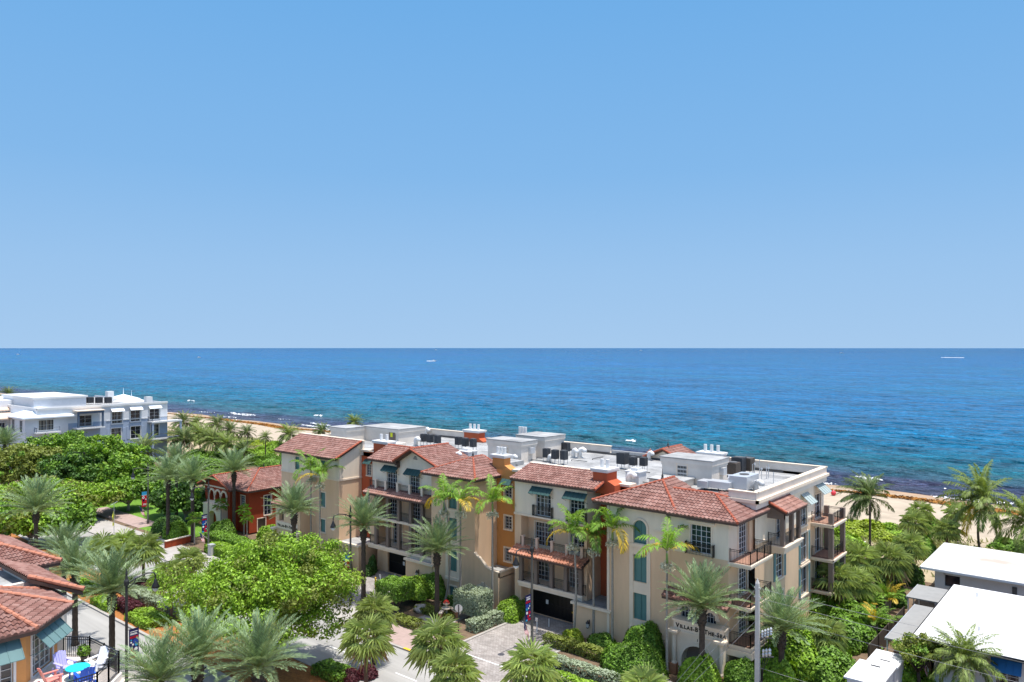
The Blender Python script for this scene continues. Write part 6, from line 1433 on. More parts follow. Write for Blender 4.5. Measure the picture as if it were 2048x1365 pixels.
FH2 = FR(-17.2, 91.4, *X1); m = MB(); wall(m, FH2, 0, 8.2, 0, 4.05, [(.9, 2.3, 2.3, 3.5)]); m.box(-17.2, -17.0, 91.4, 102, 0, 4.05); m.build('wall', 'wall_white', W2); m = MB(); fbox(m, FH2, -.05, .9, 0, 4.04, .0, .06); m.build('wall_panel', 'wall_white', W2)
window(W2, FH2, .9, 2.3, 2.3, 3.5, 1, 1, casing='paint_white', frame='metal_dark')
m = MB(); fbox(m, FH2, 6.9, 7.3, 2.6, 3.4, .0, .08); m.build('vent', 'metal_dark', W2)
for lb, bx in (('long grey flat canopy roof along the near white house', (-17.0, -14.75, 70.2, 81.2, 2.7, 2.82)), ('short grey flat canopy roof between the two white houses', (-18.2, -15.2, 83.2, 88.2, 2.7, 2.82))):
    t = thing('canopy', lb, 'canopy', (bx[0], bx[2], 0)); m = MB(); m.box(*bx); m.build('roof', 'canopy_grey', t); m = MB(); m.box(bx[0]-.06, bx[0], bx[2], bx[3], 2.62, 2.84); m.build('edge', 'metal_light', t)
    for a in (bx[2]+.2, (bx[2]+bx[3])/2, bx[3]-.2): m = MB(); m.box(bx[0]+.05, bx[0]+.15, a-.05, a+.05, 0, 2.7); m.build('post', 'paint_white', t)
t = thing('shed', 'white flat roofed shed at the bottom edge under palm shadows', 'shed', (-16.5, 64.5, 0)); m = MB(); m.box(-17.7, -15.0, 60.9, 65.2, 2.3, 2.42); m.box(-17.2, -14.9, 65.2, 68.2, 2.3, 2.44); m.build('roof', 'roof_paint', t); m = MB(); m.box(-17.5, -15.2, 61.1, 65.1, 0, 2.3); m.box(-17.0, -15.1, 65.3, 68.0, 0, 2.3); m.build('wall', 'wall_white', t)
for (a, b2) in ((-16.0, 66.0), (-16.3, 64.4)): m = MB(); m.box(a-.35, a+.35, b2-.04, b2+.04, 2.44, 2.5); m.build('roof_slot', 'metal_dark', t)
t = thing('wooden_fence', 'brown board fence behind the bright feather palms', 'fence', (-18.3, 76, 0)); m = MB()
for i in range(80): m.box(-18.35, -18.31+.01*(i % 2), 70+i*.16, 70+i*.16+.14, 0, 1.9)
m.build('board_panel', 'ac_brown', t)
for i in range(5): m = MB(); m.box(-18.3, -18.2, 70+i*3.1, 70.1+i*3.1, 0, 2.0); m.build('post', 'bark_brown', t)
t = thing('umbrella', 'blue canopy tip at the bottom edge left of the white shed', 'umbrella', (*gp(1680, 1392, 2), 0)); m = MB(); 
m.add([(0, 0, 2.6)]+[(1.3*math.cos(i*PI/3), 1.3*math.sin(i*PI/3), 2.0) for i in range(6)], [(0, i+1, (i+1) % 6+1) for i in range(6)]); m.build('canopy', 'blue_bright', t, local=True); m = MB(); m.tube([(0, 0, 0), (0, 0, 2.58)], .03, 8); m.build('pole', 'paint_white', t, local=True)

# ================================================================== roof plant
def condenser(px, py, lb, w=.68, h=1.0, stand=.55, m_='ac_dark', grp='air conditioners on the flat roof', zb=13.99, loc=None):
    x, y = gp(px, py, zb+stand) if loc is None else loc; t = thing('air_conditioner', lb, 'air conditioner', (x, y, zb), 0, grp); b = MB(); b.box(-w/2, w/2, -w/2, w/2, stand, stand+h)
    for i in range(9): zz = stand+.08+i*(h-.12)/9; b.box(-w/2-.015, w/2+.015, -w/2-.015, w/2+.015, zz, zz+.03)
    b.build('casing', m_, t, local=True); f = MB(); f.tube([(0, 0, stand+h), (0, 0, stand+h+.05)], w*.42, 14); f.build('fan_guard', 'metal_dark', t, local=True)
    for sx in (-1, 1):
        for sy in (-1, 1):
            l = MB(); l.bar((sx*w*.42, sy*w*.42, 0), (sx*w*.42, sy*w*.42, stand), .05); l.build('leg', 'metal_light', t, local=True)
q = lambda x, y: (820+x/3.9346, 820+y/3.9346)
for x, y, lb in ((107, 250, 'left dark condenser of the trio behind the left gable roof'), (160, 256, 'middle dark condenser of the trio behind the left gable roof'), (217, 262, 'right dark condenser of the trio behind the left gable roof'),
    (380, 275, 'left dark condenser of the trio below the far red chimney'), (437, 286, 'middle dark condenser of the trio below the far red chimney'), (497, 292, 'right dark condenser of the trio below the far red chimney'),
    (1075, 374, 'front left condenser of the cluster right of the middle penthouse'), (1142, 386, 'front middle condenser of the cluster right of the middle penthouse'), (1212, 392, 'front right condenser of the cluster right of the middle penthouse'),
    (1137, 322, 'back left condenser of the cluster right of the middle penthouse'), (1190, 322, 'back middle condenser of the cluster right of the middle penthouse'), (1232, 326, 'taller back right condenser of the cluster right of the middle penthouse'),
    (1757, 436, 'low middle condenser of the trio left of the right penthouse'), (1838, 440, 'low right condenser of the trio left of the right penthouse')):
    condenser(*q(x, y), lb, h=.9 if 1700 < x else 1.05)
condenser(*q(1675, 425), 'tall left condenser of the trio left of the right penthouse', h=1.25, w=1.05)
for x, y, lb, mt, h in ((1123, 345, 'brown slatted condenser behind the silver duct unit', 'ac_brown', 1.2), (1172, 325, 'dark blue condenser at the far side of the silver duct unit', 'ac_dark', 1.5), (1238, 318, 'brown condenser next to the dark blue one', 'ac_brown', 1.35)):
    condenser(1180+x/3.9346, 860+y/3.9346, lb, w=1.2, h=h, stand=.3, m_=mt)
for i, (u_, v_) in enumerate(((-200, 76), (-198.4, 77.4), (-196.8, 78.8), (-195, 80.2), (-203, 70), (-201.4, 71))):
    condenser(0, 0, 'dark condenser on the roof of the pale blue building', w=1.3, h=1.4, stand=.4, zb=13.61, loc=(u_, v_), grp='condensers on the pale blue building')
def gooseneck(px, py, lb, s=1.0, mt='paint_white'):
    x, y = gp(px, py, 14); t = thing('roof_vent', lb, 'roof vent', (x, y, 13.99), random.uniform(-.4, .4), 'white gooseneck vents'); m = MB()
    m.tube([(0, 0, 0), (0, 0, .55*s), (.08*s, 0, .78*s), (.28*s, 0, .86*s), (.46*s, 0, .74*s), (.5*s, 0, .55*s)], .22*s, 10); m.build('duct', mt, t, smooth=True, local=True); m = MB(); m.tube([(0, 0, 0), (0, 0, .08)], .34*s, 10); m.build('flange', 'metal_light', t, local=True)
for x, y, lb, s in ((82, 200, 'left white gooseneck vent behind the left condenser trio', 1.3), (124, 205, 'right white gooseneck vent behind the left condenser trio', 1.3), (45, 285, 'white gooseneck vent in front of the left condenser trio', 1.3), (365, 402, 'gooseneck vent behind the tower roof', 1.1), (808, 418, 'gooseneck vent beside the orange chimney', 1.0), (1285, 378, 'low gooseneck vent right of the middle condenser cluster', 1.2), (1335, 378, 'tall gooseneck vent right of the middle condenser cluster', 1.3),
    (1095, 415, 'gooseneck vent in front of the middle condenser cluster', 1.0), (1880, 395, 'gooseneck vent behind the right condenser trio', 1.1), (1720, 590, 'gooseneck vent on the red pilaster beside the white box', 1.3), (325, 335+40, 'gooseneck vent near the left tower', .9), (1295, 1000, '', 0)):
    if s: gooseneck(*q(x, y), lb, s)
gooseneck(1180+1305/3.9346, 860+490/3.9346, 'gooseneck vent inside the near parapet corner', 1.2)
def curb_box(px, py, lb, a, b2, h):
    x, y = gp(px, py, 14); t = thing('vent_box', lb, 'roof vent', (x, y, 13.99), 0, 'white vent boxes'); m = MB(); m.box(-a/2, a/2, -b2/2, b2/2, 0, h); m.build('box', 'wall_white', t, local=True); m = MB(); m.box(-a/2-.08, a/2+.08, -b2/2-.08, b2/2+.08, h, h+.12); m.box(-a/4, a/4, -b2/4, b2/4, h+.12, h+.4); m.build('lid', 'paint_white', t, local=True)
curb_box(*q(1778, 572), 'white vent box beside the red chimney of the right block', 1.5, 1.5, 1.1); curb_box(*q(448, 385), 'white vent box behind the tower roof', 1.9, 1.6, .9)
# silver duct unit
dx, dy = gp(1180+1100/3.9346, 860+495/3.9346, 14.0); t = thing('duct_unit', 'silver rooftop air handler with angled ducts behind the right tile roof', 'air conditioner', (dx, dy, 13.99)); m = MB()
m.box(-.2, 1.5, .3, 3.2, .35, 1.55); m.build('casing', 'metal_light', t, local=True); m = MB(); m.box(-2.2, .1, -.3, 1.0, .3, .95); m.prism([(-.6, 1.0, .4), (-.2, 1.0, .4), (-.2, 2.8, .5), (-1.1, 2.2, .5)], (0, 0, .8)); m.box(-3.0, -2.0, -.6, .8, .25, .9); m.build('duct', 'metal_light', t, local=True)
m = MB(); m.tube([(.65, 1.8, 1.55), (.65, 1.8, 1.62)], .45, 14); m.build('fan_guard', 'metal_dark', t, local=True); m = MB(); m.prism([(1.55, .6, .5), (1.55, 1.5, .5), (2.0, 1.5, 1.2), (2.0, .6, 1.2)], (.03, 0, 0)); m.build('hatch', 'metal_light', t, local=True)
m = MB()
for sx in (-2.6, -1.2, .2, 1.3): m.bar((sx, .2, 0), (sx, .2, .4), .07)
m.bar((-2.6, .2, .3), (1.3, .2, .3), .05); m.build('stand', 'metal_dark', t, local=True)
for i in range(7):
    px, py = 1505+i*7-(i % 2)*3, 950+i*3-(i % 3)*4; x, y = gp(px, py, 14); m = MB(); m.tube([(0, 0, 0), (0, 0, 1.1+.2*(i % 3))], .04, 6); m.tube([(0, 0, 1.0), (0, 0, 1.15)], .12 if i % 2 else .05, 8); o = m.build('vent_pipe', 'metal_light'); o.location = (x, y, 13.99)
    tag(o, 'thin grey vent pipe on the roof near the right parapet', 'pipe', 'thin vent pipes near the right parapet')

# ================================================================== street furniture
def lamp_post(px, py, h, label, arm=-1, d=None, banner='navy', blabel=None, flag=None, extra=False, gap=0.):
    x, y = gp(px, py); t = thing('street_lamp', label, 'street lamp', (x, y, 0), 0, 'street lamps along the road')
    m = MB(); m.lathe((0, 0, 0), [(.2, 0), (.2, .5), (.13, .6), (.115, 2.5), (.10, h-.6), (.10, h)], 10); m.build('pole', 'pole_grey' if arm < 0 else 'pole_dark', t, local=True, smooth=True)
    m = MB(); m.lathe((0, 0, h-.3), [(.18, 0), (.2, .35), (.12, .5), (.07, .8), (.1, .9), (.02, 1.3)], 10); m.build('finial', 'pole_dark', t, local=True)
    m = MB(); L_ = 2.3; m.tube([(0, 0, h-.25), (0, arm*L_*.3, h+.1), (0, arm*L_*.7, h+.3), (0, arm*L_*.95, h+.2), (0, arm*L_, h-.05), (0, arm*L_, h-.3)], .055, 8); m.tube([(0, 0, h-.6), (0, arm*.5, h-.3), (0, arm*.75, h+.08)], .035, 6); m.build('arm', 'pole_dark', t, local=True, smooth=True)
    m = MB(); m.lathe((0, arm*L_, h-1.0), [(.33, 0), (.3, .12), (.16, .42), (.1, .62), (.03, .75)], 12); m.build('lamp_shade', 'iron', t, local=True, smooth=True)
    m = MB(); m.lathe((0, arm*L_, h-1.35), [(.05, 0), (.2, .12), (.27, .35)], 12); m.build('lamp_globe', 'wall_white', t, local=True, smooth=True)
    if extra:
        m = MB(); m.box(-.18, .18, -.18, .18, h-1.3, h-.6); m.build('camera_box', 'paint_white', t, local=True)
        for s in (-.4, .4): m = MB(); m.bar((0, 0, h-1.6), (s, -.2, h-1.7), .16); m.build('camera', 'paint_white', t, local=True)
    if banner: street_banner(x, y+arm*.14, arm, banner, blabel)
    if flag: us_flag(x, y+arm*.1, 1.75, arm, flag)
    return t
def street_banner(x, y, arm, style, label):
    W, H, zb = .82, 2.35, 2.75; t = thing('street_banner', label, 'banner', (x, y, zb), 0, 'banners on the lamp posts'); F_ = FR(x, y, 0, 1 if arm > 0 else -1)
    if arm < 0: F_.n = (1, 0)
    def bx(mb, s0, s1, z0, z1, o=.012): fbox(mb, F_, s0, s1, zb+z0, zb+z1, -o, o)
    base = 'banner_navy' if style == 'navy' else 'banner_red'
    m = MB(); bx(m, .05, W, 0, H); c = m.build('cloth', base, t)
    for z in (-.03, H): m = MB(); bx(m, -.1, W+.04, z, z+.04, .02); m.build('bracket', 'pole_dark', t)
    def disc(mt, s, z, r): 
        m = MB(); n = 14; m.prism([F_.P(s+r*math.cos(2*PI*i/n), zb+z+r*math.sin(2*PI*i/n), .016) for i in range(n)], (F_.n[0]*-.032, 0, 0)); m.build('print', mt, c)
    def rect(mt, s0, s1, z0, z1): m = MB(); bx(m, s0, s1, z0, z1, .016); m.build('print', mt, c)
    def txt(mt, s, z, size, tx, sx=1.0):
        if arm < 0: G = FR(x, y-W, 0, 1); text_mesh('lettering', tx, size, mt, c, G, s, zb+z, .018, .002, .01, sx=sx)
        else: G = FR(x, y, 0, 1); text_mesh('lettering', tx, size, mt, c, G, s+.05, zb+z, .018, .002, .01, sx=sx)
    if style == 'navy':
        for z, s1 in ((2.12, .7), (1.98, .62), (1.9, .68)): rect('banner_white', .14, .12+s1*.85, z, z+.05)
        rect('banner_red', .12, .76, 1.62, 1.78); rect('flag_white', .2, .66, 1.68, 1.72)
        for mt, s, z, r in (('banner_blue', .55, 1.35, .2), ('banner_white', .22, 1.3, .07), ('banner_cyan', .62, 1.08, .13), ('banner_white', .36, 1.12, .08), ('banner_red', .25, .72, .15), ('banner_white', .60, .74, .13), ('banner_red', .42, .42, .14), ('banner_cyan', .22, 1.48, .06), ('banner_white', .2, .42, .06)): disc(mt, s, z, r)
        rect('banner_red', .10, .5, .02, .22); rect('banner_cyan', .5, .8, .02, .16)
    else:
        rect('banner_cyan', .06, W, 1.82, H-.01); rect('banner_white', .08, W, 1.76, 1.82)
        disc('banner_white', .58, 1.45, .19); disc('shutter_teal', .58, 1.45, .07); disc('banner_white', .2, 1.15, .1); disc('banner_navy', .56, .98, .17); disc('banner_cyan', .56, .98, .11); disc('flag_red', .3, .8, .13)
        txt('banner_white', .16, .25, .36, '250')
    return t
def us_flag(x, y, z, arm, label, L_=1.7):
    t = thing('flag', label, 'flag', (x, y, z), 0, 'striped flags on the lamp posts'); d = Vector((0, arm*math.cos(.75), math.sin(.75)))
    m = MB(); m.bar((0, 0, 0), d*L_, .035); m.build('pole', 'paint_white', t, local=True)
    n = 9; wd = .85; fl = 1.25; a0 = d*(L_-.05); a1 = d*(L_-.05-wd); r = MB(); w = MB(); b = MB()
    for k in range(13):
        p, q_ = a0.lerp(a1, k/13), a0.lerp(a1, (k+1)/13); tgt = r if k % 2 == 0 else w
        for j in range(6):
            f0, f1 = j/6, (j+1)/6
            def pt(v, f): return (v.x+.07*math.sin(f*7+v.y*5), v.y-arm*f*.18*wd+arm*(-.25)*f*(v.y*arm/L_), v.z-f*fl)
            o = b if (k < 7 and f0 < .4) else tgt
            o.add([pt(p, f0), pt(q_, f0), pt(q_, f1), pt(p, f1)], [(0,1,2,3)])
    r.build('red_stripes', 'flag_red', t, local=True); w.build('white_stripes', 'flag_white', t, local=True); b.build('canton', 'flag_blue', t, local=True)
lamp_post(253, 1391, 9.0, 'dark street lamp with pendant lantern beside the near lane, lower left', 1, banner='navy', blabel='navy banner with red band on the near lower left lamp post')
lamp_post(701, 1202, 9.4, 'street lamp with pendant lantern in front of the left garage drive', banner='red', blabel='red banner with cyan top by the left garage drive, reading 250')
lamp_post(1064, 1299, 9.2, 'street lamp with pendant lantern in front of the right garage drive', banner='navy', blabel='navy banner with balloons in front of the right garage gate', flag='small striped flag on the lamp post by the right garage drive')
lamp_post(417, 1104, 8.6, 'street lamp in front of the red house', banner='navy', blabel='navy banner on the lamp post before the red house', flag='small striped flag below the navy banner by the red house')
lamp_post(296, 1048, 8.6, 'far street lamp by the three tall date palms', banner='red', blabel='red banner with cyan top far down the street before the round green tree', flag='small striped flag beside the far sidewalk near the lawn')
lamp_post(168, 998, 8.4, 'farthest lamp post carrying white cameras among the park trees', banner='navy', blabel='navy banner far left among the park trees', extra=True)
# crossing sign, stop sign back, bollards, cabinet
x, y = gp(228, 1072); t = thing('crossing_sign', 'yellow diamond pedestrian crossing sign with solar panel at the park corner', 'road sign', (x, y, 0), -PI/5); m = MB(); m.tube([(0, 0, 0), (0, 0, 4.6)], .05, 8); m.build('pole', 'metal_light', t, local=True)
m = MB(); m.prism([(-.72, -.08, 2.9), (0, -.08, 2.18), (.72, -.08, 2.9), (0, -.08, 3.62)], (0, .03, 0)); s = m.build('diamond', 'sign_yellow', t, local=True)
m = MB(); m.prism([(.10*math.cos(i*PI/5), -.085, 3.27+.10*math.sin(i*PI/5)) for i in range(10)], (0, -.008, 0)); m.bar((0, -.09, 3.16), (.02, -.09, 2.85), .13, .012); m.bar((.0, -.09, 2.87), (-.2, -.09, 2.5), .07, .012); m.bar((.03, -.09, 2.87), (.2, -.09, 2.52), .07, .012); m.bar((0, -.09, 3.12), (-.22, -.09, 2.92), .05, .012); m.bar((.02, -.09, 3.12), (.24, -.09, 2.96), .05, .012); m.build('walking_symbol', 'letter_black', s, local=True)
m = MB(); m.box(-.45, .45, -.09, -.06, 1.5, 2.0); s = m.build('plaque', 'sign_yellow', t, local=True); m = MB(); m.bar((.25, -.095, 1.85), (-.2, -.095, 1.62), .06, .012); m.add([(-.3, -.1, 1.58), (-.1, -.1, 1.6), (-.22, -.1, 1.76)], [(0,1,2)]); m.build('arrow', 'letter_black', s, local=True)
m = MB(); m.prism([(-.5, -.35, 4.55), (.5, -.35, 4.55), (.5, .35, 4.9), (-.5, .35, 4.9)], (0, 0, .06)); s = m.build('solar_frame', 'paint_white', t, local=True); m = MB(); m.prism([(-.42, -.27, 4.66), (.42, -.27, 4.66), (.42, .28, 4.93), (-.42, .28, 4.93)], (0, 0, .01)); m.build('solar_cell', 'glass_blue', s, local=True)
x, y = gp(917, 1264); t = thing('stop_sign', 'back of a grey octagonal road sign on a dark post beside the silver bush', 'road sign', (x, y, 0), .5); m = MB(); m.bar((0, 0, 0), (0, 0, 2.6), .08); m.build('post', 'pole_dark', t, local=True); m = MB(); m.prism([(.4*math.cos(PI/8+i*PI/4), .06, 2.25+.4*math.sin(PI/8+i*PI/4)) for i in range(8)], (0, .02, 0)); m.build('plate', 'metal_light', t, local=True)
for px, py, lb, mt, h, r in ((751, 1177, 'yellow bollard on the left garage drive', 'yellow_paint', 1.25, .10), (761, 1173, 'white slim post right of the yellow bollard', 'paint_white', 1.15, .06), (790, 1160, 'short white post near the left garage gate', 'paint_white', .7, .05), (1074, 1265, 'white slim post on the right garage drive', 'paint_white', 1.2, .06), (1098, 1253, 'short white post near the right garage gate', 'paint_white', .75, .05)):
    x, y = gp(px, py); t = thing('bollard', lb, 'bollard', (x, y, -.02)); m = MB(); m.tube([(0, 0, 0), (0, 0, h), (0, 0, h+.03)], [r, r, r*.6], 10); m.build('post', mt, t, local=True); m = MB(); m.tube([(0, 0, 0), (0, 0, .05)], r*1.8, 10); m.build('base', 'metal_light', t, local=True)
    if mt == 'paint_white' and h > 1: m = MB(); m.box(-.14, .14, -.08, -.05, h-.1, h+.25); m.build('reader', 'metal_light', t, local=True)
x, y = gp(423, 1111); t = thing('utility_cabinet', 'small grey green utility cabinet at the foot of the lamp post before the red house', 'cabinet', (x, y, 0)); m = MB(); m.box(-.4, .4, -.3, .3, 0, 1.4); m.build('body', 'wall_grey', t, local=True); m = MB(); m.box(-.45, .45, -.35, .35, 1.4, 1.47); m.build('lid', 'metal_light', t, local=True)
# small tiered fountain and low curved wall by the porch
x, y = gp(893, 1236); t = thing('planter_fountain', 'small tiered stone planter with red flowers in front of the tan tower', 'planter', (x, y, 0)); m = MB(); m.lathe((0, 0, 0), [(.28, 0), (.2, .15), (.12, .3), (.12, .75), (.2, .85), (.5, .98), (.52, 1.05), (.16, 1.05), (.11, 1.3), (.34, 1.45), (.36, 1.52), (.1, 1.52)], 16); m.build('basin', 'stone_rough', t, local=True, smooth=True)
nb = NB(); rng = np.random.default_rng(8); d = rng.normal(0, 1, (160, 3)); d[:, 2] = abs(d[:, 2]); d /= np.linalg.norm(d, axis=1)[:, None]; nb.quads(leaf_cards(rng, d*.3+np.array([0, 0, 1.5]), d, .08)); nb.obj('flowers', ['flower_red'], t)
def low_wall(name, lb, pts, h, w, m_, cap):
    t = thing(name, lb, 'wall', (*pts[0], 0)); m = MB(); c = MB()
    for a, b2 in zip(pts[:-1], pts[1:]): m.bar((*a, h/2), (*b2, h/2), w, h); c.bar((*a, h+.05), (*b2, h+.05), w+.12, .1)
    m.build('wall', m_, t); c.build('coping', cap, t)
low_wall('low_wall', 'low curved orange wall behind the stone planter', [gp(880, 1243), gp(888, 1234), gp(900, 1230), gp(914, 1240)], .75, .25, 'stucco_step', 'trim_cream')
low_wall('low_wall', 'low curved orange wall at the steps of the near entrance', [gp(1322, 1362), gp(1326, 1374), gp(1345, 1385)], .6, .25, 'stucco_step', 'trim_cream')
x, y = gp(842, 1222); t = thing('boulder', 'pale boulder under the bare stemmed bush', 'rock', (x, y, 0)); bm = bmesh.new(); bmesh.ops.create_icosphere(bm, subdivisions=3, radius=.8)
for v in bm.verts: v.co *= 1+.12*math.sin(v.co.x*5)+.1*math.sin(v.co.y*7+v.co.z*4); v.co.z = v.co.z*.6+.25
me = bpy.data.meshes.new('rock'); bm.to_mesh(me); bm.free(); me.materials.append(M['concrete']); o = bpy.data.objects.new('rock', me); COL.objects.link(o); o.parent = t
# utility pole and wires
ux, uy = gp(1515, 1410); U = thing('utility_pole', 'square concrete utility pole with pointed top, insulators and cables, right of the near entrance', 'utility pole', (ux, uy, 0)); UZ = 9.35
m = MB(); m.add([(sx*.18, sy*.18, 0) for sx, sy in ((-1,-1),(1,-1),(1,1),(-1,1))]+[(sx*.125, sy*.125, UZ) for sx, sy in ((-1,-1),(1,-1),(1,1),(-1,1))], [(3,2,1,0),(0,1,5,4),(1,2,6,5),(2,3,7,6),(3,0,4,7)]); m.add([(sx*.125, sy*.125, UZ) for sx, sy in ((-1,-1),(1,-1),(1,1),(-1,1))]+[(0, 0, UZ+.42)], [(0,1,4),(1,2,4),(2,3,4),(3,0,4)]); m.build('pole', 'concrete_pole', U, local=True)
for j in range(4): m = MB(); m.lathe((.35+.22*j, .1, 5.2+.12*j), [(.05, 0), (.11, .1), (.07, .2), (.12, .3), (.07, .4), (.11, .5), (.03, .62)], 8); m.build('insulator', 'metal_light', U, local=True)
for j in range(3): m = MB(); m.lathe((.4+.25*j, .15, 3.75+.1*j), [(.09, 0), (.13, .2), (.08, .3), (.12, .45), (.04, .6)], 8); m.build('cut_out', 'metal_light', U, local=True)
for z in (5.1, 3.65): m = MB(); m.bar((.1, .1, z), (1.2, .15, z+.3), .08); m.build('bracket', 'metal_dark', U, local=True)
m = MB()
for j in range(3): m.tube([(.4+.25*j, .15, 5.2), (.5+.22*j, .1, 4.6), (.4+.25*j, .15, 4.3)], .02, 5); m.tube([(.4+.2*j, .15, 3.7), (.28+.06*j, .1, 2.8), (.24+.05*j, .1, 1.8)], .03, 5)
m.build('cable', 'iron', U, local=True)
m = MB(); m.box(.22, .34, -.08, .1, 0, 1.9); m.build('conduit', 'metal_dark', U, local=True); m = MB()
for z in (9.0, 8.3): m.bar((-.25, 0, z), (.25, 0, z), .1)
m.build('clamp', 'metal_light', U, local=True)
def wire(lb, a, b2, sag, r=.012, n=28):
    a = Vector(a); b2 = Vector(b2); m = MB(); m.tube([a.lerp(b2, i/n)-Vector((0, 0, sag*4*(i/n)*(1-i/n))) for i in range(n+1)], r, 5); tag(m.build('power_line', 'cable_grey'), lb, 'cable', 'overhead lines at the concrete pole')
wire('top overhead line running right from the concrete pole', (ux, uy, 9.0), (ux+45, uy, 9.0), .5); wire('second overhead line running right from the concrete pole', (ux, uy, 8.25), (ux+45, uy+.3, 8.1), .5)
wire('third overhead line running right from the concrete pole', (ux, uy, 7.1), (ux+45, uy, 6.6), .5); wire('lowest overhead line running right from the concrete pole', (ux, uy, 2.9), (ux+45, uy, 2.8), .4)
for i, (z, off) in enumerate(((9.1, 0), (8.0, .4), (6.6, .9))): wire(('outer', 'middle', 'inner')[i]+' guy wire slanting down left from the concrete pole', (ux, uy, z), (ux-6.0+off, uy-4.5, .0), 0, .012, 4)
x, y = gp(1856, 1372); us_flag(x, y, 1.3, -1, 'striped flag by the front wall of the near white house'); m = MB(); m.tube([(x, y, 0), (x, y, 1.4)], .04, 6); tag(m.build('flag_stand', 'paint_white'), 'short white post holding the flag by the near white house', 'post')
# beach things
def boat(px, py, L_, lb, rz):
    x, y = gp(px, py, -2); 
    d = (29.5)*F_PX/(py-YH); r = (px-1024)/F_PX*d; x, y = C_*r-S_*d, S_*r+C_*d
    t = thing('boat', lb, 'boat', (x, y, -2), rz, 'boats out at sea'); m = MB(); s = L_
    m.add([(-.5*s, -.14*s, 0), (.2*s, -.15*s, 0), (.5*s, 0, 0), (.2*s, .15*s, 0), (-.5*s, .14*s, 0), (-.52*s, -.17*s, .14*s), (.22*s, -.18*s, .15*s), (.58*s, 0, .2*s), (.22*s, .18*s, .15*s), (-.52*s, .17*s, .14*s)], [(4,3,2,1,0),(5,6,7,8,9),(0,1,6,5),(1,2,7,6),(2,3,8,7),(3,4,9,8),(4,0,5,9)]); m.build('hull', 'paint_white', t, local=True)
    m = MB(); m.prism([(-.25*s, -.1*s, .14*s), (.15*s, -.1*s, .14*s), (.08*s, -.09*s, .3*s), (-.25*s, -.09*s, .3*s)], (0, .2*s, 0)); m.build('cabin', 'paint_white', t, local=True)
boat(872, 700.5, 30, 'tiny white boat on the horizon left of centre', TH); boat(868, 722.5, 9, 'small white boat trailing a short wake below the horizon', TH+.2); boat(1683, 707, 18, 'tiny white boat near the horizon on the right', TH-.4); boat(1282, 702, 22, 'tiny white boat on the horizon right of centre', TH+.1); boat(36, 710, 12, 'tiny white boat near the horizon at the far left', TH); boat(398, 716, 10, 'tiny dark topped boat below the horizon on the left', TH+.5)
mat('foam', (.80, .82, .83), rough=.9, var=.2, scale=.8)
def foam(px, py, L_, W, seed, along=True):
    x, y = gp(px, py, -2); d = 29.5*F_PX/(py-YH); rr = (px-1024)/F_PX*d; x, y = C_*rr-S_*d, S_*rr+C_*d
    rng = np.random.default_rng(seed); nb = NB(); n = int(L_*W*2.6)+12; t = rng.random(n)*2-1; P = np.stack([x+t*L_/2+rng.normal(0, .3, n), y+rng.normal(0, W/3, n)*(1-t*t*.7)+.6*np.sin(t*5), np.full(n, -1.78)+rng.random(n)*.25], 1)
    nb.quads(leaf_cards(rng, P, np.tile([0, -.3, 1.], (n, 1)), .42 if along else 1.2, .35, .8)); kind(nb.obj('foam', ['foam']), 'stuff')
foam(485, 830, 22, 1.6, 1); foam(636, 833, 6, 1.2, 2); foam(1262, 884, 3, .5, 6); foam(382, 803, 9, 1.0, 11); foam(1905, 716, 60, 3, 15, False); foam(862, 723, 26, 2, 16, False); foam(1740, 960, 5, .7, 17)
rng = np.random.default_rng(31); n = 42000; fu = rng.uniform(-420, 60, n); row = rng.integers(0, 3, n); fv = np.array([164.2, 169.5, 178.0])[row]+1.5*np.sin(fu*.045+row)+.9*np.sin(fu*.13+2*row)+rng.normal(0, 1, n)*np.array([.45, .5, .35])[row]
g = np.sin(fu*.031+row*2)+.8*np.sin(fu*.083+row*1.3)+.7*np.sin(fu*.21+row)+rng.normal(0, .35, n); kp = g > np.array([.0, .95, 1.5])[row]; fu, fv = fu[kp], fv[kp]
P = np.stack([fu, fv, np.full(len(fu), -1.70)+rng.random(len(fu))*.1], 1); nb = NB(); nb.quads(leaf_cards(rng, P, np.tile([0, -.1, 1.], (len(P), 1)), .26, .2, .8)); kind(nb.obj('surf', ['foam']), 'stuff')
mat('sargassum', (.30, .135, .03), rough=.95, var=.5, scale=.9, island=.4)
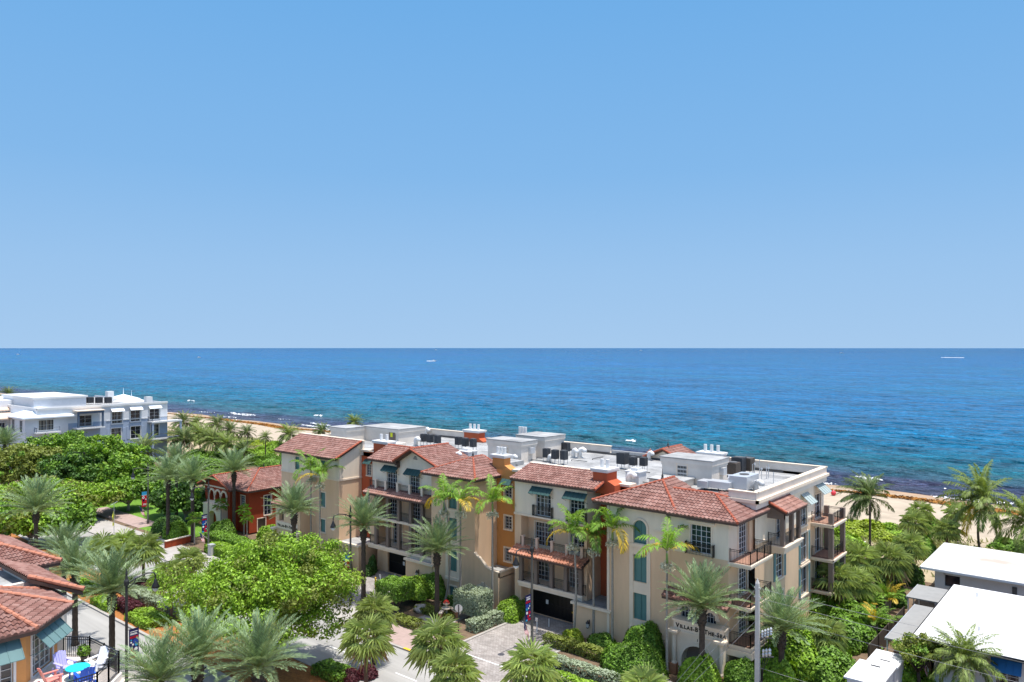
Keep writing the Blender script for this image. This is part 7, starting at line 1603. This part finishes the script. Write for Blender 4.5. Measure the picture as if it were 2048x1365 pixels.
rng = np.random.default_rng(6); n = 26000; ux_ = rng.uniform(-420, 40, n); off = rng.normal(0, 1.5, n)
yy = 160.6+1.3*np.sin(ux_*.06)+1.0*np.sin(ux_*.17+1)+off; keep = np.abs(off) < 1.7+1.2*np.sin(ux_*.05+2); ux_, yy = ux_[keep], yy[keep]
P = np.stack([ux_, yy, np.array([beach_z(a, b2) for a, b2 in zip(ux_, yy)])+.06+rng.random(len(ux_))*.12], 1); nb = NB(); nb.quads(leaf_cards(rng, P, np.tile([0, 0, 1.], (len(P), 1)), .36, .4, .7)); kind(nb.obj('seaweed', ['sargassum']), 'stuff')
x, y = gp(1667, 994, -1.2); t = thing('buoy', 'red beach ball sized buoy lying on the sand by the water', 'buoy', (x, y, beach_z(x, y)+.45)); m = MB(); m.lathe((0, 0, -.5), [(.05, 0), (.36, .12), (.5, .5), (.36, .88), (.05, 1.0)], 14); m.build('float', 'buoy_red', t, smooth=True, local=True); m = MB(); m.lathe((0, 0, .46), [(.08, 0), (.06, .16), (.02, .2)], 8); m.build('ring', 'paint_white', t, local=True)
x, y = gp(1712, 1088, 0); t = thing('boardwalk_bench', 'pale flat bench on the dune path behind the corner balconies', 'bench', (x, y, -.1), .1); m = MB(); m.box(-1.2, 1.2, -.4, .4, .42, .52); m.build('seat', 'wall_white', t, local=True)
for s in (-.9, .9): m = MB(); m.box(s-.08, s+.08, -.35, .35, 0, .42); m.build('leg', 'wall_grey', t, local=True)
# park: thatched shelter
x, y = gp(209, 975); t = thing('thatched_hut', 'small thatched shelter in the shade under the park trees', 'shelter', (x, y, 0)); m = MB(); m.add([(0, 0, 3.9)]+[(2.3*math.cos(i*PI/6), 2.3*math.sin(i*PI/6), 2.5) for i in range(12)], [(0, i+1, (i+1) % 12+1) for i in range(12)]); m.build('thatch_roof', 'frond_dry', t, local=True)
for k in range(4): m = MB(); a = PI/4+k*PI/2; m.tube([(1.6*math.cos(a), 1.6*math.sin(a), 0), (1.6*math.cos(a), 1.6*math.sin(a), 2.7)], .09, 6); m.build('post', 'bark_brown', t, local=True)
